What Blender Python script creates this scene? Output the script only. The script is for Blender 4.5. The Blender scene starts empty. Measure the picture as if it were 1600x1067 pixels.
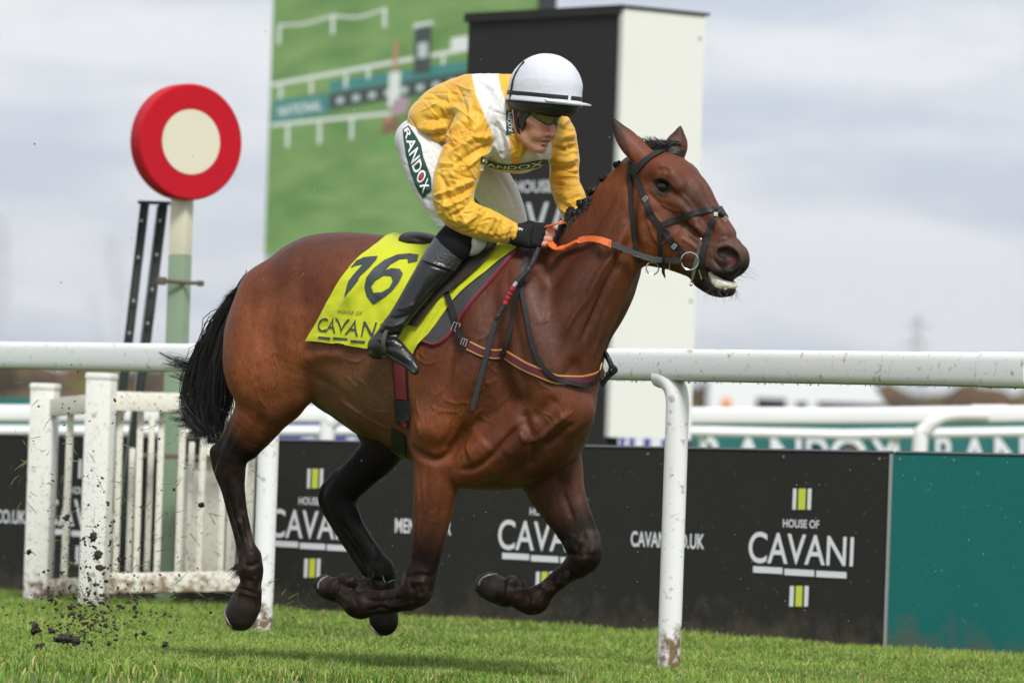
import bpy, bmesh, math, random
import numpy as np
from mathutils import Vector, Matrix, noise
from mathutils.bvhtree import BVHTree

random.seed(7)
rng = np.random.default_rng(7)
scene = bpy.context.scene
COL = scene.collection
R = math.radians

# ------------------------------------------------------------------ camera
FPX = 8889.0                       # focal length in photograph pixels (200 mm on 36 mm)
CAM = np.array([0.0, 0.0, 0.9])
_pitch = math.atan(157.0 / FPX)
_roll = R(2.0)
FWD = np.array([0.0, math.cos(_pitch), math.sin(_pitch)])
_up0 = np.array([0.0, -math.sin(_pitch), math.cos(_pitch)])
_r0 = np.array([1.0, 0.0, 0.0])
CR = _r0 * math.cos(_roll) + _up0 * math.sin(_roll)     # camera right
CU = _up0 * math.cos(_roll) - _r0 * math.sin(_roll)     # camera up

cam_d = bpy.data.cameras.new('camera')
cam = bpy.data.objects.new('camera', cam_d)
COL.objects.link(cam)
cam.matrix_world = Matrix(((CR[0], CU[0], -FWD[0], CAM[0]),
                           (CR[1], CU[1], -FWD[1], CAM[1]),
                           (CR[2], CU[2], -FWD[2], CAM[2]),
                           (0, 0, 0, 1)))
cam_d.sensor_width = 36.0
cam_d.sensor_fit = 'HORIZONTAL'
cam_d.lens = 200.0
cam_d.clip_start = 0.5
cam_d.clip_end = 12000.0
cam_d.dof.use_dof = True
cam_d.dof.focus_distance = 21.4
cam_d.dof.aperture_fstop = 4.0
scene.camera = cam

# ------------------------------------------------------------------ sky and sun
SUN_EL, SUN_AZ = 49.0, 166.0       # azimuth from north (+Y) clockwise: behind the camera, to the left
world = bpy.data.worlds.new('World')
scene.world = world
world.use_nodes = True
wn, wl = world.node_tree.nodes, world.node_tree.links
wn.clear()
w_out = wn.new('ShaderNodeOutputWorld')
w_bg = wn.new('ShaderNodeBackground')
w_sky = wn.new('ShaderNodeTexSky')
w_sky.sky_type = 'NISHITA'
w_sky.sun_disc = False
w_sky.sun_elevation = R(SUN_EL)
w_sky.sun_rotation = R(SUN_AZ)
w_sky.dust_density = 2.0
w_tc = wn.new('ShaderNodeTexCoord')
w_map = wn.new('ShaderNodeMapping')
w_map.inputs['Scale'].default_value = (7.0, 7.0, 30.0)
w_map.inputs['Location'].default_value = (0.35, 0.1, 0.30)
w_no = wn.new('ShaderNodeTexNoise')
w_no.inputs['Scale'].default_value = 1.25
w_no.inputs['Detail'].default_value = 5.0
w_no.inputs['Roughness'].default_value = 0.55
w_ramp = wn.new('ShaderNodeValToRGB')
w_ramp.color_ramp.elements[0].position = 0.44
w_ramp.color_ramp.elements[0].color = (5.1, 5.55, 6.4, 1)
w_ramp.color_ramp.elements[1].position = 0.57
w_ramp.color_ramp.elements[1].color = (7.1, 7.25, 7.5, 1)
w_mix = wn.new('ShaderNodeMixRGB')
w_mix.inputs['Fac'].default_value = 0.93
wl.new(w_tc.outputs['Generated'], w_map.inputs['Vector'])
wl.new(w_map.outputs['Vector'], w_no.inputs['Vector'])
wl.new(w_no.outputs['Fac'], w_ramp.inputs['Fac'])
wl.new(w_sky.outputs['Color'], w_mix.inputs['Color1'])
wl.new(w_ramp.outputs['Color'], w_mix.inputs['Color2'])
wl.new(w_mix.outputs['Color'], w_bg.inputs['Color'])
w_bg.inputs['Strength'].default_value = 0.1
wl.new(w_bg.outputs['Background'], w_out.inputs['Surface'])

sun_d = bpy.data.lights.new('sun', 'SUN')
sun_d.energy = 2.6
sun_d.angle = R(16.0)
sun_d.color = (1.0, 0.97, 0.925)
sun = bpy.data.objects.new('sun', sun_d)
COL.objects.link(sun)
_sd = Vector((math.sin(R(SUN_AZ)) * math.cos(R(SUN_EL)), math.cos(R(SUN_AZ)) * math.cos(R(SUN_EL)), math.sin(R(SUN_EL))))
sun.rotation_euler = _sd.to_track_quat('Z', 'Y').to_euler()

scene.view_settings.view_transform = 'Standard'
scene.view_settings.look = 'None'
scene.view_settings.exposure = 0.36
scene.view_settings.gamma = 1.0
scene.view_settings.use_curve_mapping = False
scene.cycles.use_denoising = True
scene.cycles.max_bounces = 6
scene.cycles.transparent_max_bounces = 8
# ------------------------------------------------------------------ geometry helpers
def ray(px, py):
    d = FWD * FPX + CR * (px - 800.0) - CU * (py - 533.5)
    return d / np.linalg.norm(d)

def at_y(px, py, Y):
    d = ray(px, py)
    return CAM + d * ((Y - CAM[1]) / d[1])

def on_plane(px, py, P0, N):
    d = ray(px, py)
    return CAM + d * (np.dot(P0 - CAM, N) / np.dot(d, N))

def ground(px, py, z=0.0):
    return on_plane(px, py, np.array([0, 0, z]), np.array([0, 0, 1.0]))

def to_px(P):
    v = np.asarray(P) - CAM
    w = v @ FWD
    return 800.0 + FPX * (v @ CR) / w, 533.5 - FPX * (v @ CU) / w

def tag(o, label=None, cat=None, group=None, kind=None):
    if label: o['label'] = label
    if cat: o['category'] = cat
    if group: o['group'] = group
    if kind: o['kind'] = kind
    return o

def empty(name, loc, label=None, cat=None, group=None, rz=0.0):
    o = bpy.data.objects.new(name, None)
    o.empty_display_size = 0.1
    COL.objects.link(o)
    o.location = Vector(loc)
    o.rotation_euler = (0, 0, rz)
    bpy.context.view_layer.update()
    return tag(o, label, cat, group)

def link(name, me, mat=None, parent=None, world=True):
    """link mesh whose coordinates are in world space (world=True) or parent space"""
    o = bpy.data.objects.new(name, me)
    COL.objects.link(o)
    if mat is not None:
        for m in (mat if isinstance(mat, (list, tuple)) else [mat]):
            me.materials.append(m)
    if parent is not None:
        o.parent = parent
        if world:
            o.matrix_parent_inverse = full_matrix(parent).inverted()
    return o

def full_matrix(o):
    M = o.matrix_basis.copy()
    if o.parent is not None:
        M = full_matrix(o.parent) @ o.matrix_parent_inverse @ M
    return M

def mesh_np(name, V, Fq, smooth=True):
    """fast mesh from numpy verts (n,3) and faces (m,k) of one size"""
    me = bpy.data.meshes.new(name)
    V = np.asarray(V, dtype=np.float32)
    Fq = np.asarray(Fq, dtype=np.int32)
    m, k = Fq.shape
    me.vertices.add(len(V))
    me.vertices.foreach_set('co', V.ravel())
    me.loops.add(m * k)
    me.loops.foreach_set('vertex_index', Fq.ravel())
    me.polygons.add(m)
    me.polygons.foreach_set('loop_start', np.arange(0, m * k, k, dtype=np.int32))
    me.polygons.foreach_set('loop_total', np.full(m, k, dtype=np.int32))
    me.update(calc_edges=True)
    if smooth:
        me.polygons.foreach_set('use_smooth', np.ones(m, dtype=bool))
    return me

def vcol(me, cols, name='Col'):
    a = me.attributes.new(name, 'FLOAT_COLOR', 'POINT')
    c = np.ones((len(cols), 4), dtype=np.float32)
    c[:, :cols.shape[1]] = cols
    a.data.foreach_set('color', c.ravel())

class MB:
    """collects shapes into one bmesh"""
    def __init__(s):
        s.bm = bmesh.new()
    def box(s, c, size, rot=None, bev=0.0):
        r = bmesh.ops.create_cube(s.bm, size=1.0)
        vs = r['verts']
        M = Matrix.Diagonal((size[0], size[1], size[2], 1))
        if rot is not None:
            M = rot.to_4x4() @ M
        M = Matrix.Translation(Vector(c)) @ M
        bmesh.ops.transform(s.bm, matrix=M, verts=vs)
        if bev > 0:
            es = {e for v in vs for e in v.link_edges}
            bmesh.ops.bevel(s.bm, geom=list(es), offset=bev, segments=2, affect='EDGES', profile=0.6)
        return s
    def tube(s, pts, rad, n=12, caps=True, flat=None, up=None, sq=1.0):
        """tube along pts; rad number or list; flat=(a,b) scales the two section axes"""
        pts = [Vector(p) for p in pts]
        rings = []
        prev = None
        m = len(pts)
        for i, p in enumerate(pts):
            t = (pts[min(i + 1, m - 1)] - pts[max(i - 1, 0)])
            if t.length < 1e-9: t = Vector((0, 0, 1))
            t.normalize()
            if prev is None:
                ref = Vector(up) if up is not None else (Vector((0, 0, 1)) if abs(t.z) < 0.9 else Vector((0, 1, 0)))
            else:
                ref = prev
            a = (ref - t * ref.dot(t))
            if a.length < 1e-6: a = t.orthogonal()
            a.normalize()
            b = t.cross(a)
            prev = a
            r = rad[i] if isinstance(rad, (list, tuple, np.ndarray)) else rad
            fa, fb = flat if flat else (1, 1)
            cs = [(math.cos(2 * math.pi * k / n), math.sin(2 * math.pi * k / n)) for k in range(n)]
            if sq != 1.0: cs = [(math.copysign(abs(c) ** sq, c), math.copysign(abs(q) ** sq, q)) for c, q in cs]
            rings.append([s.bm.verts.new(p + a * (c * r * fa) + b * (q * r * fb)) for c, q in cs])
        for i in range(m - 1):
            for k in range(n):
                s.bm.faces.new((rings[i][k], rings[i][(k + 1) % n], rings[i + 1][(k + 1) % n], rings[i + 1][k]))
        if caps:
            s.bm.faces.new(rings[0][::-1])
            s.bm.faces.new(rings[-1])
        return s
    def lathe(s, prof, c, axis=(0, 0, 1), n=24):
        """prof: list of (r, h)"""
        q = Vector((0, 0, 1)).rotation_difference(Vector(axis).normalized())
        rings = []
        for r, h in prof:
            if r < 1e-6:
                rings.append([s.bm.verts.new(Vector(c) + q @ Vector((0, 0, h)))])
            else:
                rings.append([s.bm.verts.new(Vector(c) + q @ Vector((r * math.cos(2 * math.pi * k / n), r * math.sin(2 * math.pi * k / n), h))) for k in range(n)])
        for a, b in zip(rings, rings[1:]):
            for k in range(n):
                k2 = (k + 1) % n
                if len(a) == 1 and len(b) == 1: continue
                if len(a) == 1: s.bm.faces.new((a[0], b[k2], b[k]))
                elif len(b) == 1: s.bm.faces.new((a[k], a[k2], b[0]))
                else: s.bm.faces.new((a[k], a[k2], b[k2], b[k]))
        return s
    def grid(s, P, thick=0.0, closed_u=False):
        """P: 2D list [i][j] of points; thick>0 extrudes along normals into a closed slab"""
        P = np.asarray(P, dtype=float)
        nu, nv = P.shape[:2]
        if thick:
            du = np.gradient(P, axis=0); dv = np.gradient(P, axis=1)
            N = np.cross(du, dv); N /= (np.linalg.norm(N, axis=2, keepdims=True) + 1e-12)
            sheets = [P + N * thick * 0.5, P - N * thick * 0.5]
        else:
            sheets = [P]
        vs = [[[s.bm.verts.new(p) for p in row] for row in Q] for Q in sheets]
        for k, g in enumerate(vs):
            for i in range(nu - 1):
                for j in range(nv - 1):
                    f = (g[i][j], g[i + 1][j], g[i + 1][j + 1], g[i][j + 1])
                    s.bm.faces.new(f if k == 0 else f[::-1])
        if thick:
            a, b = vs
            loop = [(i, 0) for i in range(nu)] + [(nu - 1, j) for j in range(1, nv)] + [(i, nv - 1) for i in range(nu - 2, -1, -1)] + [(0, j) for j in range(nv - 2, 0, -1)]
            for (i0, j0), (i1, j1) in zip(loop, loop[1:] + loop[:1]):
                s.bm.faces.new((a[i1][j1], a[i0][j0], b[i0][j0], b[i1][j1]))
        return s
    def mesh(s, name, smooth=True, recalc=True):
        if recalc:
            bmesh.ops.recalc_face_normals(s.bm, faces=s.bm.faces)
        me = bpy.data.meshes.new(name)
        s.bm.to_mesh(me)
        s.bm.free()
        if smooth:
            for p in me.polygons: p.use_smooth = True
        return me
    def build(s, name, mat=None, parent=None, smooth=True, sharp=35):
        me = s.mesh(name, smooth)
        if smooth and sharp:
            try: me.set_sharp_from_angle(angle=R(sharp))
            except Exception: pass
        return link(name, me, mat, parent)

def catmull(P, n):
    """resample a polyline of any dimension through its points, n samples per span"""
    P = np.asarray(P, dtype=float)
    if len(P) == 2:
        return np.array([P[0] * (1 - t) + P[1] * t for t in np.linspace(0, 1, n + 1)])
    Q = np.vstack([2 * P[0] - P[1], P, 2 * P[-1] - P[-2]])
    out = []
    for i in range(1, len(Q) - 2):
        p0, p1, p2, p3 = Q[i - 1:i + 3]
        for t in np.arange(n) / n:
            out.append(0.5 * ((2 * p1) + (-p0 + p2) * t + (2 * p0 - 5 * p1 + 4 * p2 - p3) * t * t + (-p0 + 3 * p1 - 3 * p2 + p3) * t ** 3))
    out.append(P[-1])
    return np.array(out)

# ------------------------------------------------------------------ signed distance modelling
class Field:
    def __init__(s, lo, hi, h):
        s.lo = np.asarray(lo, dtype=float); s.h = h
        s.n = np.ceil((np.asarray(hi) - s.lo) / h).astype(int) + 1
        s.a = np.full(tuple(s.n), 1.0, dtype=np.float32)
    def sub(s, lo, hi):
        i0 = np.clip(np.floor((lo - s.lo) / s.h).astype(int), 0, s.n)
        i1 = np.clip(np.ceil((hi - s.lo) / s.h).astype(int) + 1, 0, s.n)
        sl = tuple(slice(a, b) for a, b in zip(i0, i1))
        ax = [(s.lo[k] + s.h * np.arange(i0[k], i1[k])).astype(np.float32) for k in range(3)]
        return sl, ax
    def chain(s, pts, rad, k=0.03, lat=None, e=1.0, mode='add', n=4, smooth=True):
        """swept ball through pts (world) with radii rad; lat = axis along which the section is stretched by e"""
        pts = np.asarray(pts, dtype=float).reshape(-1, 3)
        rad = np.asarray(rad, dtype=float).reshape(-1)
        ev = np.full(len(pts), 1.0) * np.asarray(e, dtype=float)
        if len(pts) == 1:
            pts = np.vstack([pts, pts + 1e-5]); rad = np.r_[rad, rad]; ev = np.r_[ev, ev]
        D = np.column_stack([pts, rad, ev])
        if smooth and len(pts) > 2:
            D = catmull(D, n)
        pts, rad, ev = D[:, :3], np.maximum(D[:, 3], 1e-4), np.maximum(D[:, 4], 0.05)
        L = None if lat is None else np.asarray(lat, dtype=float)
        m = k + 3 * s.h
        rr = rad * (np.maximum(ev, 1.0) if L is not None else 1.0) + m
        lo = (pts - rr[:, None]).min(0); hi = (pts + rr[:, None]).max(0)
        sl, ax = s.sub(lo, hi)
        if min(len(x) for x in ax) == 0: return s
        best = np.full(tuple(len(x) for x in ax), 9.0, dtype=np.float32)
        for i in range(len(pts) - 1):
            a, b = pts[i], pts[i + 1]
            r2 = max(rr[i], rr[i + 1])
            l2 = np.minimum(a, b) - r2; h2 = np.maximum(a, b) + r2
            j0 = [max(0, int((l2[q] - ax[q][0]) / s.h)) for q in range(3)]
            j1 = [max(j0[q], int((h2[q] - ax[q][0]) / s.h) + 2) for q in range(3)]
            ss = tuple(slice(j0[q], j1[q]) for q in range(3))
            X = ax[0][ss[0]][:, None, None]; Y = ax[1][ss[1]][None, :, None]; Z = ax[2][ss[2]][None, None, :]
            if X.size == 0 or Y.size == 0 or Z.size == 0: continue
            d = b - a
            e0, e1 = ev[i], ev[i + 1]
            em = 0.5 * (e0 + e1)
            px, py, pz = X - np.float32(a[0]), Y - np.float32(a[1]), Z - np.float32(a[2])
            if L is not None and abs(em - 1) > 1e-3:
                # squeeze along L
                f = (1.0 / em - 1.0)
                pl = (px * np.float32(L[0]) + py * np.float32(L[1]) + pz * np.float32(L[2])) * np.float32(f)
                px = px + pl * np.float32(L[0]); py = py + pl * np.float32(L[1]); pz = pz + pl * np.float32(L[2])
                d = d + L * (np.dot(d, L) * f)
            dd = float(np.dot(d, d)) + 1e-12
            t = np.clip((px * np.float32(d[0]) + py * np.float32(d[1]) + pz * np.float32(d[2])) / np.float32(dd), 0, 1)
            q = np.sqrt((px - t * np.float32(d[0])) ** 2 + (py - t * np.float32(d[1])) ** 2 + (pz - t * np.float32(d[2])) ** 2)
            q = q - (np.float32(rad[i]) + t * np.float32(rad[i + 1] - rad[i]))
            if em < 1: q = q * np.float32(max(em, 0.45))
            best[ss] = np.minimum(best[ss], q)
        A = s.a[sl]
        kk = np.float32(max(k, 1e-5))
        if mode == 'add':
            hh = np.maximum(kk - np.abs(A - best), 0) / kk
            s.a[sl] = np.minimum(A, best) - hh * hh * kk * np.float32(0.25)
        elif mode == 'cut':
            B = -best
            hh = np.maximum(kk - np.abs(A - B), 0) / kk
            s.a[sl] = np.maximum(A, B) + hh * hh * kk * np.float32(0.25)
        return s
    def nets(s):
        A = s.a
        I = A < 0
        c = np.zeros(tuple(np.array(A.shape) - 1), dtype=np.int8)
        for dx in (0, 1):
            for dy in (0, 1):
                for dz in (0, 1):
                    c += I[dx:A.shape[0] - 1 + dx, dy:A.shape[1] - 1 + dy, dz:A.shape[2] - 1 + dz]
        act = (c > 0) & (c < 8)
        ix = np.argwhere(act)
        idm = np.full(act.shape, -1, dtype=np.int32)
        idm[act] = np.arange(len(ix))
        cor = [(0, 0, 0), (1, 0, 0), (0, 1, 0), (1, 1, 0), (0, 0, 1), (1, 0, 1), (0, 1, 1), (1, 1, 1)]
        val = [A[ix[:, 0] + q[0], ix[:, 1] + q[1], ix[:, 2] + q[2]] for q in cor]
        acc = np.zeros((len(ix), 3)); cnt = np.zeros(len(ix))
        for i in range(8):
            for j in range(i + 1, 8):
                if sum(abs(cor[i][q] - cor[j][q]) for q in range(3)) != 1: continue
                m = (val[i] < 0) != (val[j] < 0)
                t = np.where(m, val[i] / np.where(m, val[i] - val[j], 1), 0)
                for q in range(3):
                    acc[:, q] += np.where(m, cor[i][q] + t * (cor[j][q] - cor[i][q]), 0)
                cnt += m
        V = s.lo + (ix + acc / cnt[:, None]) * s.h
        faces = []
        for axn in range(3):
            u, v = (axn + 1) % 3, (axn + 2) % 3
            lo = [slice(None)] * 3; hi = [slice(None)] * 3
            lo[axn] = slice(0, -1); hi[axn] = slice(1, None)
            a0 = I[tuple(lo)]; a1 = I[tuple(hi)]
            e = np.argwhere(a0 != a1)
            e = e[(e[:, u] > 0) & (e[:, v] > 0) & (e[:, u] < A.shape[u] - 1) & (e[:, v] < A.shape[v] - 1)]
            flip = a0[e[:, 0], e[:, 1], e[:, 2]]
            def g(du, dv):
                k = e.copy(); k[:, u] += du; k[:, v] += dv
                return idm[k[:, 0], k[:, 1], k[:, 2]]
            q = np.column_stack([g(-1, -1), g(0, -1), g(0, 0), g(-1, 0)])
            q[~flip] = q[~flip][:, ::-1]
            faces.append(q)
        Fq = np.vstack(faces)
        return V, Fq[(Fq >= 0).all(1)]

def laplace(V, Fq, it=1, lam=0.5):
    """umbrella smoothing with inflation correction (Taubin)"""
    e = np.vstack([Fq[:, [0, 1]], Fq[:, [1, 2]], Fq[:, [2, 3]], Fq[:, [3, 0]]])
    n = len(V)
    deg = np.bincount(e[:, 0], minlength=n) + np.bincount(e[:, 1], minlength=n)
    deg = np.maximum(deg, 1)
    for _ in range(it):
        for l in (lam, -lam * 1.02):
            S = np.zeros_like(V)
            for q in range(3):
                S[:, q] = np.bincount(e[:, 0], V[e[:, 1], q], n) + np.bincount(e[:, 1], V[e[:, 0], q], n)
            V = V + l * (S / deg[:, None] - V)
    return V

def vnormals(V, Fq):
    N = np.zeros_like(V)
    fn = np.cross(V[Fq[:, 2]] - V[Fq[:, 0]], V[Fq[:, 3]] - V[Fq[:, 1]])
    for k in range(4):
        for q in range(3):
            N[:, q] += np.bincount(Fq[:, k], fn[:, q], len(V))
    return N / (np.linalg.norm(N, axis=1, keepdims=True) + 1e-12)

def chain_param(P, pts):
    """closest parameter (0..len-1) and distance of points P to a polyline"""
    pts = np.asarray(pts, dtype=float)
    bd = np.full(len(P), 1e9); bt = np.zeros(len(P))
    for i in range(len(pts) - 1):
        d = pts[i + 1] - pts[i]
        t = np.clip((P - pts[i]) @ d / (d @ d), 0, 1)
        q = np.linalg.norm(P - pts[i] - t[:, None] * d, axis=1)
        m = q < bd
        bd[m] = q[m]; bt[m] = i + t[m]
    return bt, bd

def sstep(a, b, x):
    t = np.clip((x - a) / (b - a), 0, 1)
    return t * t * (3 - 2 * t)

def bvh_of(V, Fq):
    return BVHTree.FromPolygons([tuple(v) for v in V], [tuple(f) for f in Fq])

# ------------------------------------------------------------------ materials
def mat(name, col=(0.5, 0.5, 0.5), rough=0.6, metal=0.0, spec=0.5, vc=None, noise_amt=0.0, noise_scale=20.0, noise_col=None,
        noise_mul=False, bump2=None, bump=0.0, bump_scale=200.0, coat=0.0, sheen=0.0, emit=None, stretch=None, sss=0.0):
    m = bpy.data.materials.new(name)
    m.use_nodes = True
    nt = m.node_tree; n, l = nt.nodes, nt.links
    b = n['Principled BSDF']
    b.inputs['Base Color'].default_value = (*col, 1)
    b.inputs['Roughness'].default_value = rough
    b.inputs['Metallic'].default_value = metal
    b.inputs['Specular IOR Level'].default_value = spec
    b.inputs['Coat Weight'].default_value = coat
    b.inputs['Coat Roughness'].default_value = 0.25
    b.inputs['Sheen Weight'].default_value = sheen
    if sss:
        b.inputs['Subsurface Weight'].default_value = sss
        b.inputs['Subsurface Radius'].default_value = (0.01, 0.004, 0.002)
    tc = n.new('ShaderNodeTexCoord')
    vec = tc.outputs['Object']
    if stretch:
        mp = n.new('ShaderNodeMapping'); mp.inputs['Scale'].default_value = stretch
        l.new(vec, mp.inputs['Vector']); vec = mp.outputs['Vector']
    src = None
    if vc:
        a = n.new('ShaderNodeAttribute'); a.attribute_name = vc
        src = a.outputs['Color']
    if noise_amt > 0:
        t = n.new('ShaderNodeTexNoise'); t.inputs['Scale'].default_value = noise_scale; t.inputs['Detail'].default_value = 6
        l.new(vec, t.inputs['Vector'])
        mx = n.new('ShaderNodeMixRGB'); mx.blend_type = 'MULTIPLY' if noise_mul else 'MIX'
        r = n.new('ShaderNodeMapRange'); r.inputs['From Min'].default_value = 0.35; r.inputs['From Max'].default_value = 0.7
        r.inputs['To Max'].default_value = noise_amt
        l.new(t.outputs['Fac'], r.inputs['Value']); l.new(r.outputs['Result'], mx.inputs['Fac'])
        if src: l.new(src, mx.inputs['Color1'])
        else: mx.inputs['Color1'].default_value = (*col, 1)
        nc = noise_col if noise_col else tuple(c * 0.5 for c in col)
        mx.inputs['Color2'].default_value = (*nc, 1)
        src = mx.outputs['Color']
    if src: l.new(src, b.inputs['Base Color'])
    if bump > 0:
        t2 = n.new('ShaderNodeTexNoise'); t2.inputs['Scale'].default_value = bump_scale; t2.inputs['Detail'].default_value = 4
        l.new(vec, t2.inputs['Vector'])
        bp = n.new('ShaderNodeBump'); bp.inputs['Strength'].default_value = bump; bp.inputs['Distance'].default_value = 0.01
        l.new(t2.outputs['Fac'], bp.inputs['Height']); l.new(bp.outputs['Normal'], b.inputs['Normal'])
        if bump2:
            t3 = n.new('ShaderNodeTexNoise'); t3.inputs['Scale'].default_value = bump2[1]; t3.inputs['Detail'].default_value = 5; t3.inputs['Distortion'].default_value = bump2[3] if len(bump2) > 3 else 0
            mp2 = n.new('ShaderNodeMapping'); mp2.inputs['Scale'].default_value = bump2[2]
            l.new(tc.outputs['Object'], mp2.inputs['Vector']); l.new(mp2.outputs['Vector'], t3.inputs['Vector'])
            b2 = n.new('ShaderNodeBump'); b2.inputs['Strength'].default_value = bump2[0]; b2.inputs['Distance'].default_value = .01
            l.new(t3.outputs['Fac'], b2.inputs['Height']); l.new(b2.outputs['Normal'], bp.inputs['Normal'])
    if emit:
        b.inputs['Emission Color'].default_value = (*emit[0], 1); b.inputs['Emission Strength'].default_value = emit[1]
    return m
# ------------------------------------------------------------------ lettering and decals
def text2d(s, bold=0.0, space=1.0):
    """filled outline of a line of text: verts (n,2) scaled to height 1 (cap height), faces"""
    cu = bpy.data.curves.new('lettering', 'FONT')
    cu.body = s
    cu.offset = bold
    cu.space_character = space
    cu.resolution_u = 5
    cu.fill_mode = 'FRONT'
    ob = bpy.data.objects.new('lettering', cu)
    COL.objects.link(ob)
    dg = bpy.context.evaluated_depsgraph_get()
    me = bpy.data.meshes.new_from_object(ob.evaluated_get(dg))
    bpy.data.objects.remove(ob); bpy.data.curves.remove(cu)
    bm = bmesh.new(); bm.from_mesh(me); bpy.data.meshes.remove(me)
    bmesh.ops.triangulate(bm, faces=bm.faces)
    return bm

def text_norm(bm, flip=False):
    xs = [v.co.x for v in bm.verts]; ys = [v.co.y for v in bm.verts]
    x0, x1, y0, y1 = min(xs), max(xs), min(ys), max(ys)
    for v in bm.verts:
        v.co.x = (v.co.x - x0) / (x1 - x0); v.co.y = (v.co.y - y0) / (y1 - y0); v.co.z = 0
    return bm

def fine(bm, maxlen):
    """split long edges so that lettering can bend over a curved surface"""
    for _ in range(4):
        es = [e for e in bm.edges if e.calc_length() > maxlen]
        if not es: break
        bmesh.ops.subdivide_edges(bm, edges=es, cuts=1)
        bmesh.ops.triangulate(bm, faces=bm.faces)
    return bm

def bilin(q, u, v):
    """q: corner points (bottom-left, bottom-right, top-right, top-left)"""
    a, b, c, d = [np.asarray(p, float) for p in q]
    return a * (1 - u) * (1 - v) + b * u * (1 - v) + c * u * v + d * (1 - u) * v

def decal(name, bm, fn, bvh, m, parent, off=0.0025, kind=None):
    """lay flat 2D shapes onto a curved surface: fn maps the 2D point to a photograph pixel, the ray finds the surface"""
    dead = []
    for v in bm.verts:
        px, py = fn(v.co.x, v.co.y)
        h = cast(bvh, px, py)
        if h is None: dead.append(v); continue
        n = h[1] if h[1] @ FWD < 0 else -h[1]
        v.co = Vector(h[0] + n * off)
    if dead: bmesh.ops.delete(bm, geom=dead, context='VERTS')
    # drop faces stretched across a silhouette
    bad = [f for f in bm.faces if max(e.calc_length() for e in f.edges) > .09]
    if bad: bmesh.ops.delete(bm, geom=bad, context='FACES')
    me = bpy.data.meshes.new(name); bm.to_mesh(me); bm.free()
    o = link(name, me, m, parent)
    if kind: o['kind'] = kind
    return o

def flat_text(name, s, centre, width, height, ex, ey, n, m, parent, bold=0.0, off=0.004, space=1.0):
    """lettering on a flat board: centre (world), size in metres, board axes"""
    bm = text_norm(text2d(s, bold, space))
    for v in bm.verts:
        v.co = Vector(np.asarray(centre) + ex * ((v.co.x - .5) * width) + ey * ((v.co.y - .5) * height) + n * off)
    me = bpy.data.meshes.new(name); bm.to_mesh(me); bm.free()
    return link(name, me, m, parent)

def quad2d(cx, cy, w, h, nu=8, nv=2):
    bm = bmesh.new()
    bmesh.ops.create_grid(bm, x_segments=nu, y_segments=nv, size=.5)
    for v in bm.verts: v.co = Vector((cx + v.co.x * w, cy + v.co.y * h, 0))
    return bm
def cast(bvh, px, py):
    d = ray(px, py)
    h = bvh.ray_cast(Vector(CAM), Vector(d))
    return None if h[0] is None else (np.array(h[0]), np.array(h[1]))
# ------------------------------------------------------------------ setting
def zline(a, b):
    """depth along a straight line in the scene: 1/Z is linear in the derotated picture column"""
    def f(px, py=600.0):
        tx = (px - 800) * math.cos(_roll) + (py - 533.5) * math.sin(_roll)
        return a / (1 + b * tx)
    return f
EZ = np.array([0, 0, 1.0])
def hray(P, Q):
    d = np.asarray(Q) - np.asarray(P); d = d * np.array([1, 1, 0]); return d / np.linalg.norm(d)

def turf_mat(name, base, dark, pale, big=.5):
    m = bpy.data.materials.new(name); m.use_nodes = True
    n, l = m.node_tree.nodes, m.node_tree.links
    b = n['Principled BSDF']; b.inputs['Roughness'].default_value = .8; b.inputs['Specular IOR Level'].default_value = .15
    tc = n.new('ShaderNodeTexCoord')
    t1 = n.new('ShaderNodeTexNoise'); t1.inputs['Scale'].default_value = big; t1.inputs['Detail'].default_value = 8
    t2 = n.new('ShaderNodeTexNoise'); t2.inputs['Scale'].default_value = 60; t2.inputs['Detail'].default_value = 3
    r1 = n.new('ShaderNodeValToRGB'); e = r1.color_ramp.elements
    e[0].position = .3; e[0].color = (*dark, 1); e[1].position = .7; e[1].color = (*pale, 1)
    mid = r1.color_ramp.elements.new(.5); mid.color = (*base, 1)
    mx = n.new('ShaderNodeMixRGB'); mx.blend_type = 'OVERLAY'; mx.inputs['Fac'].default_value = .5
    l.new(tc.outputs['Object'], t1.inputs['Vector']); l.new(tc.outputs['Object'], t2.inputs['Vector'])
    l.new(t1.outputs['Fac'], r1.inputs['Fac']); l.new(r1.outputs['Color'], mx.inputs['Color1']); l.new(t2.outputs['Fac'], mx.inputs['Color2'])
    l.new(mx.outputs['Color'], b.inputs['Base Color'])
    return m
M_turf = turf_mat('turf', (.085, .125, .028), (.06, .09, .02), (.12, .155, .042))
mb = MB()
_gx = [-6000, -400, -60, -12, 12, 60, 400, 6000]; _gy = [-300, 0, 14, 36, 120, 500, 2500, 9000]
_gv = [[mb.bm.verts.new((x, y, 0)) for y in _gy] for x in _gx]
for i in range(len(_gx) - 1):
    for j in range(len(_gy) - 1):
        mb.bm.faces.new((_gv[i][j], _gv[i + 1][j], _gv[i + 1][j + 1], _gv[i][j + 1]))
gnd = mb.build('ground', M_turf, None, smooth=False); tag(gnd, kind='structure')

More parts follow.
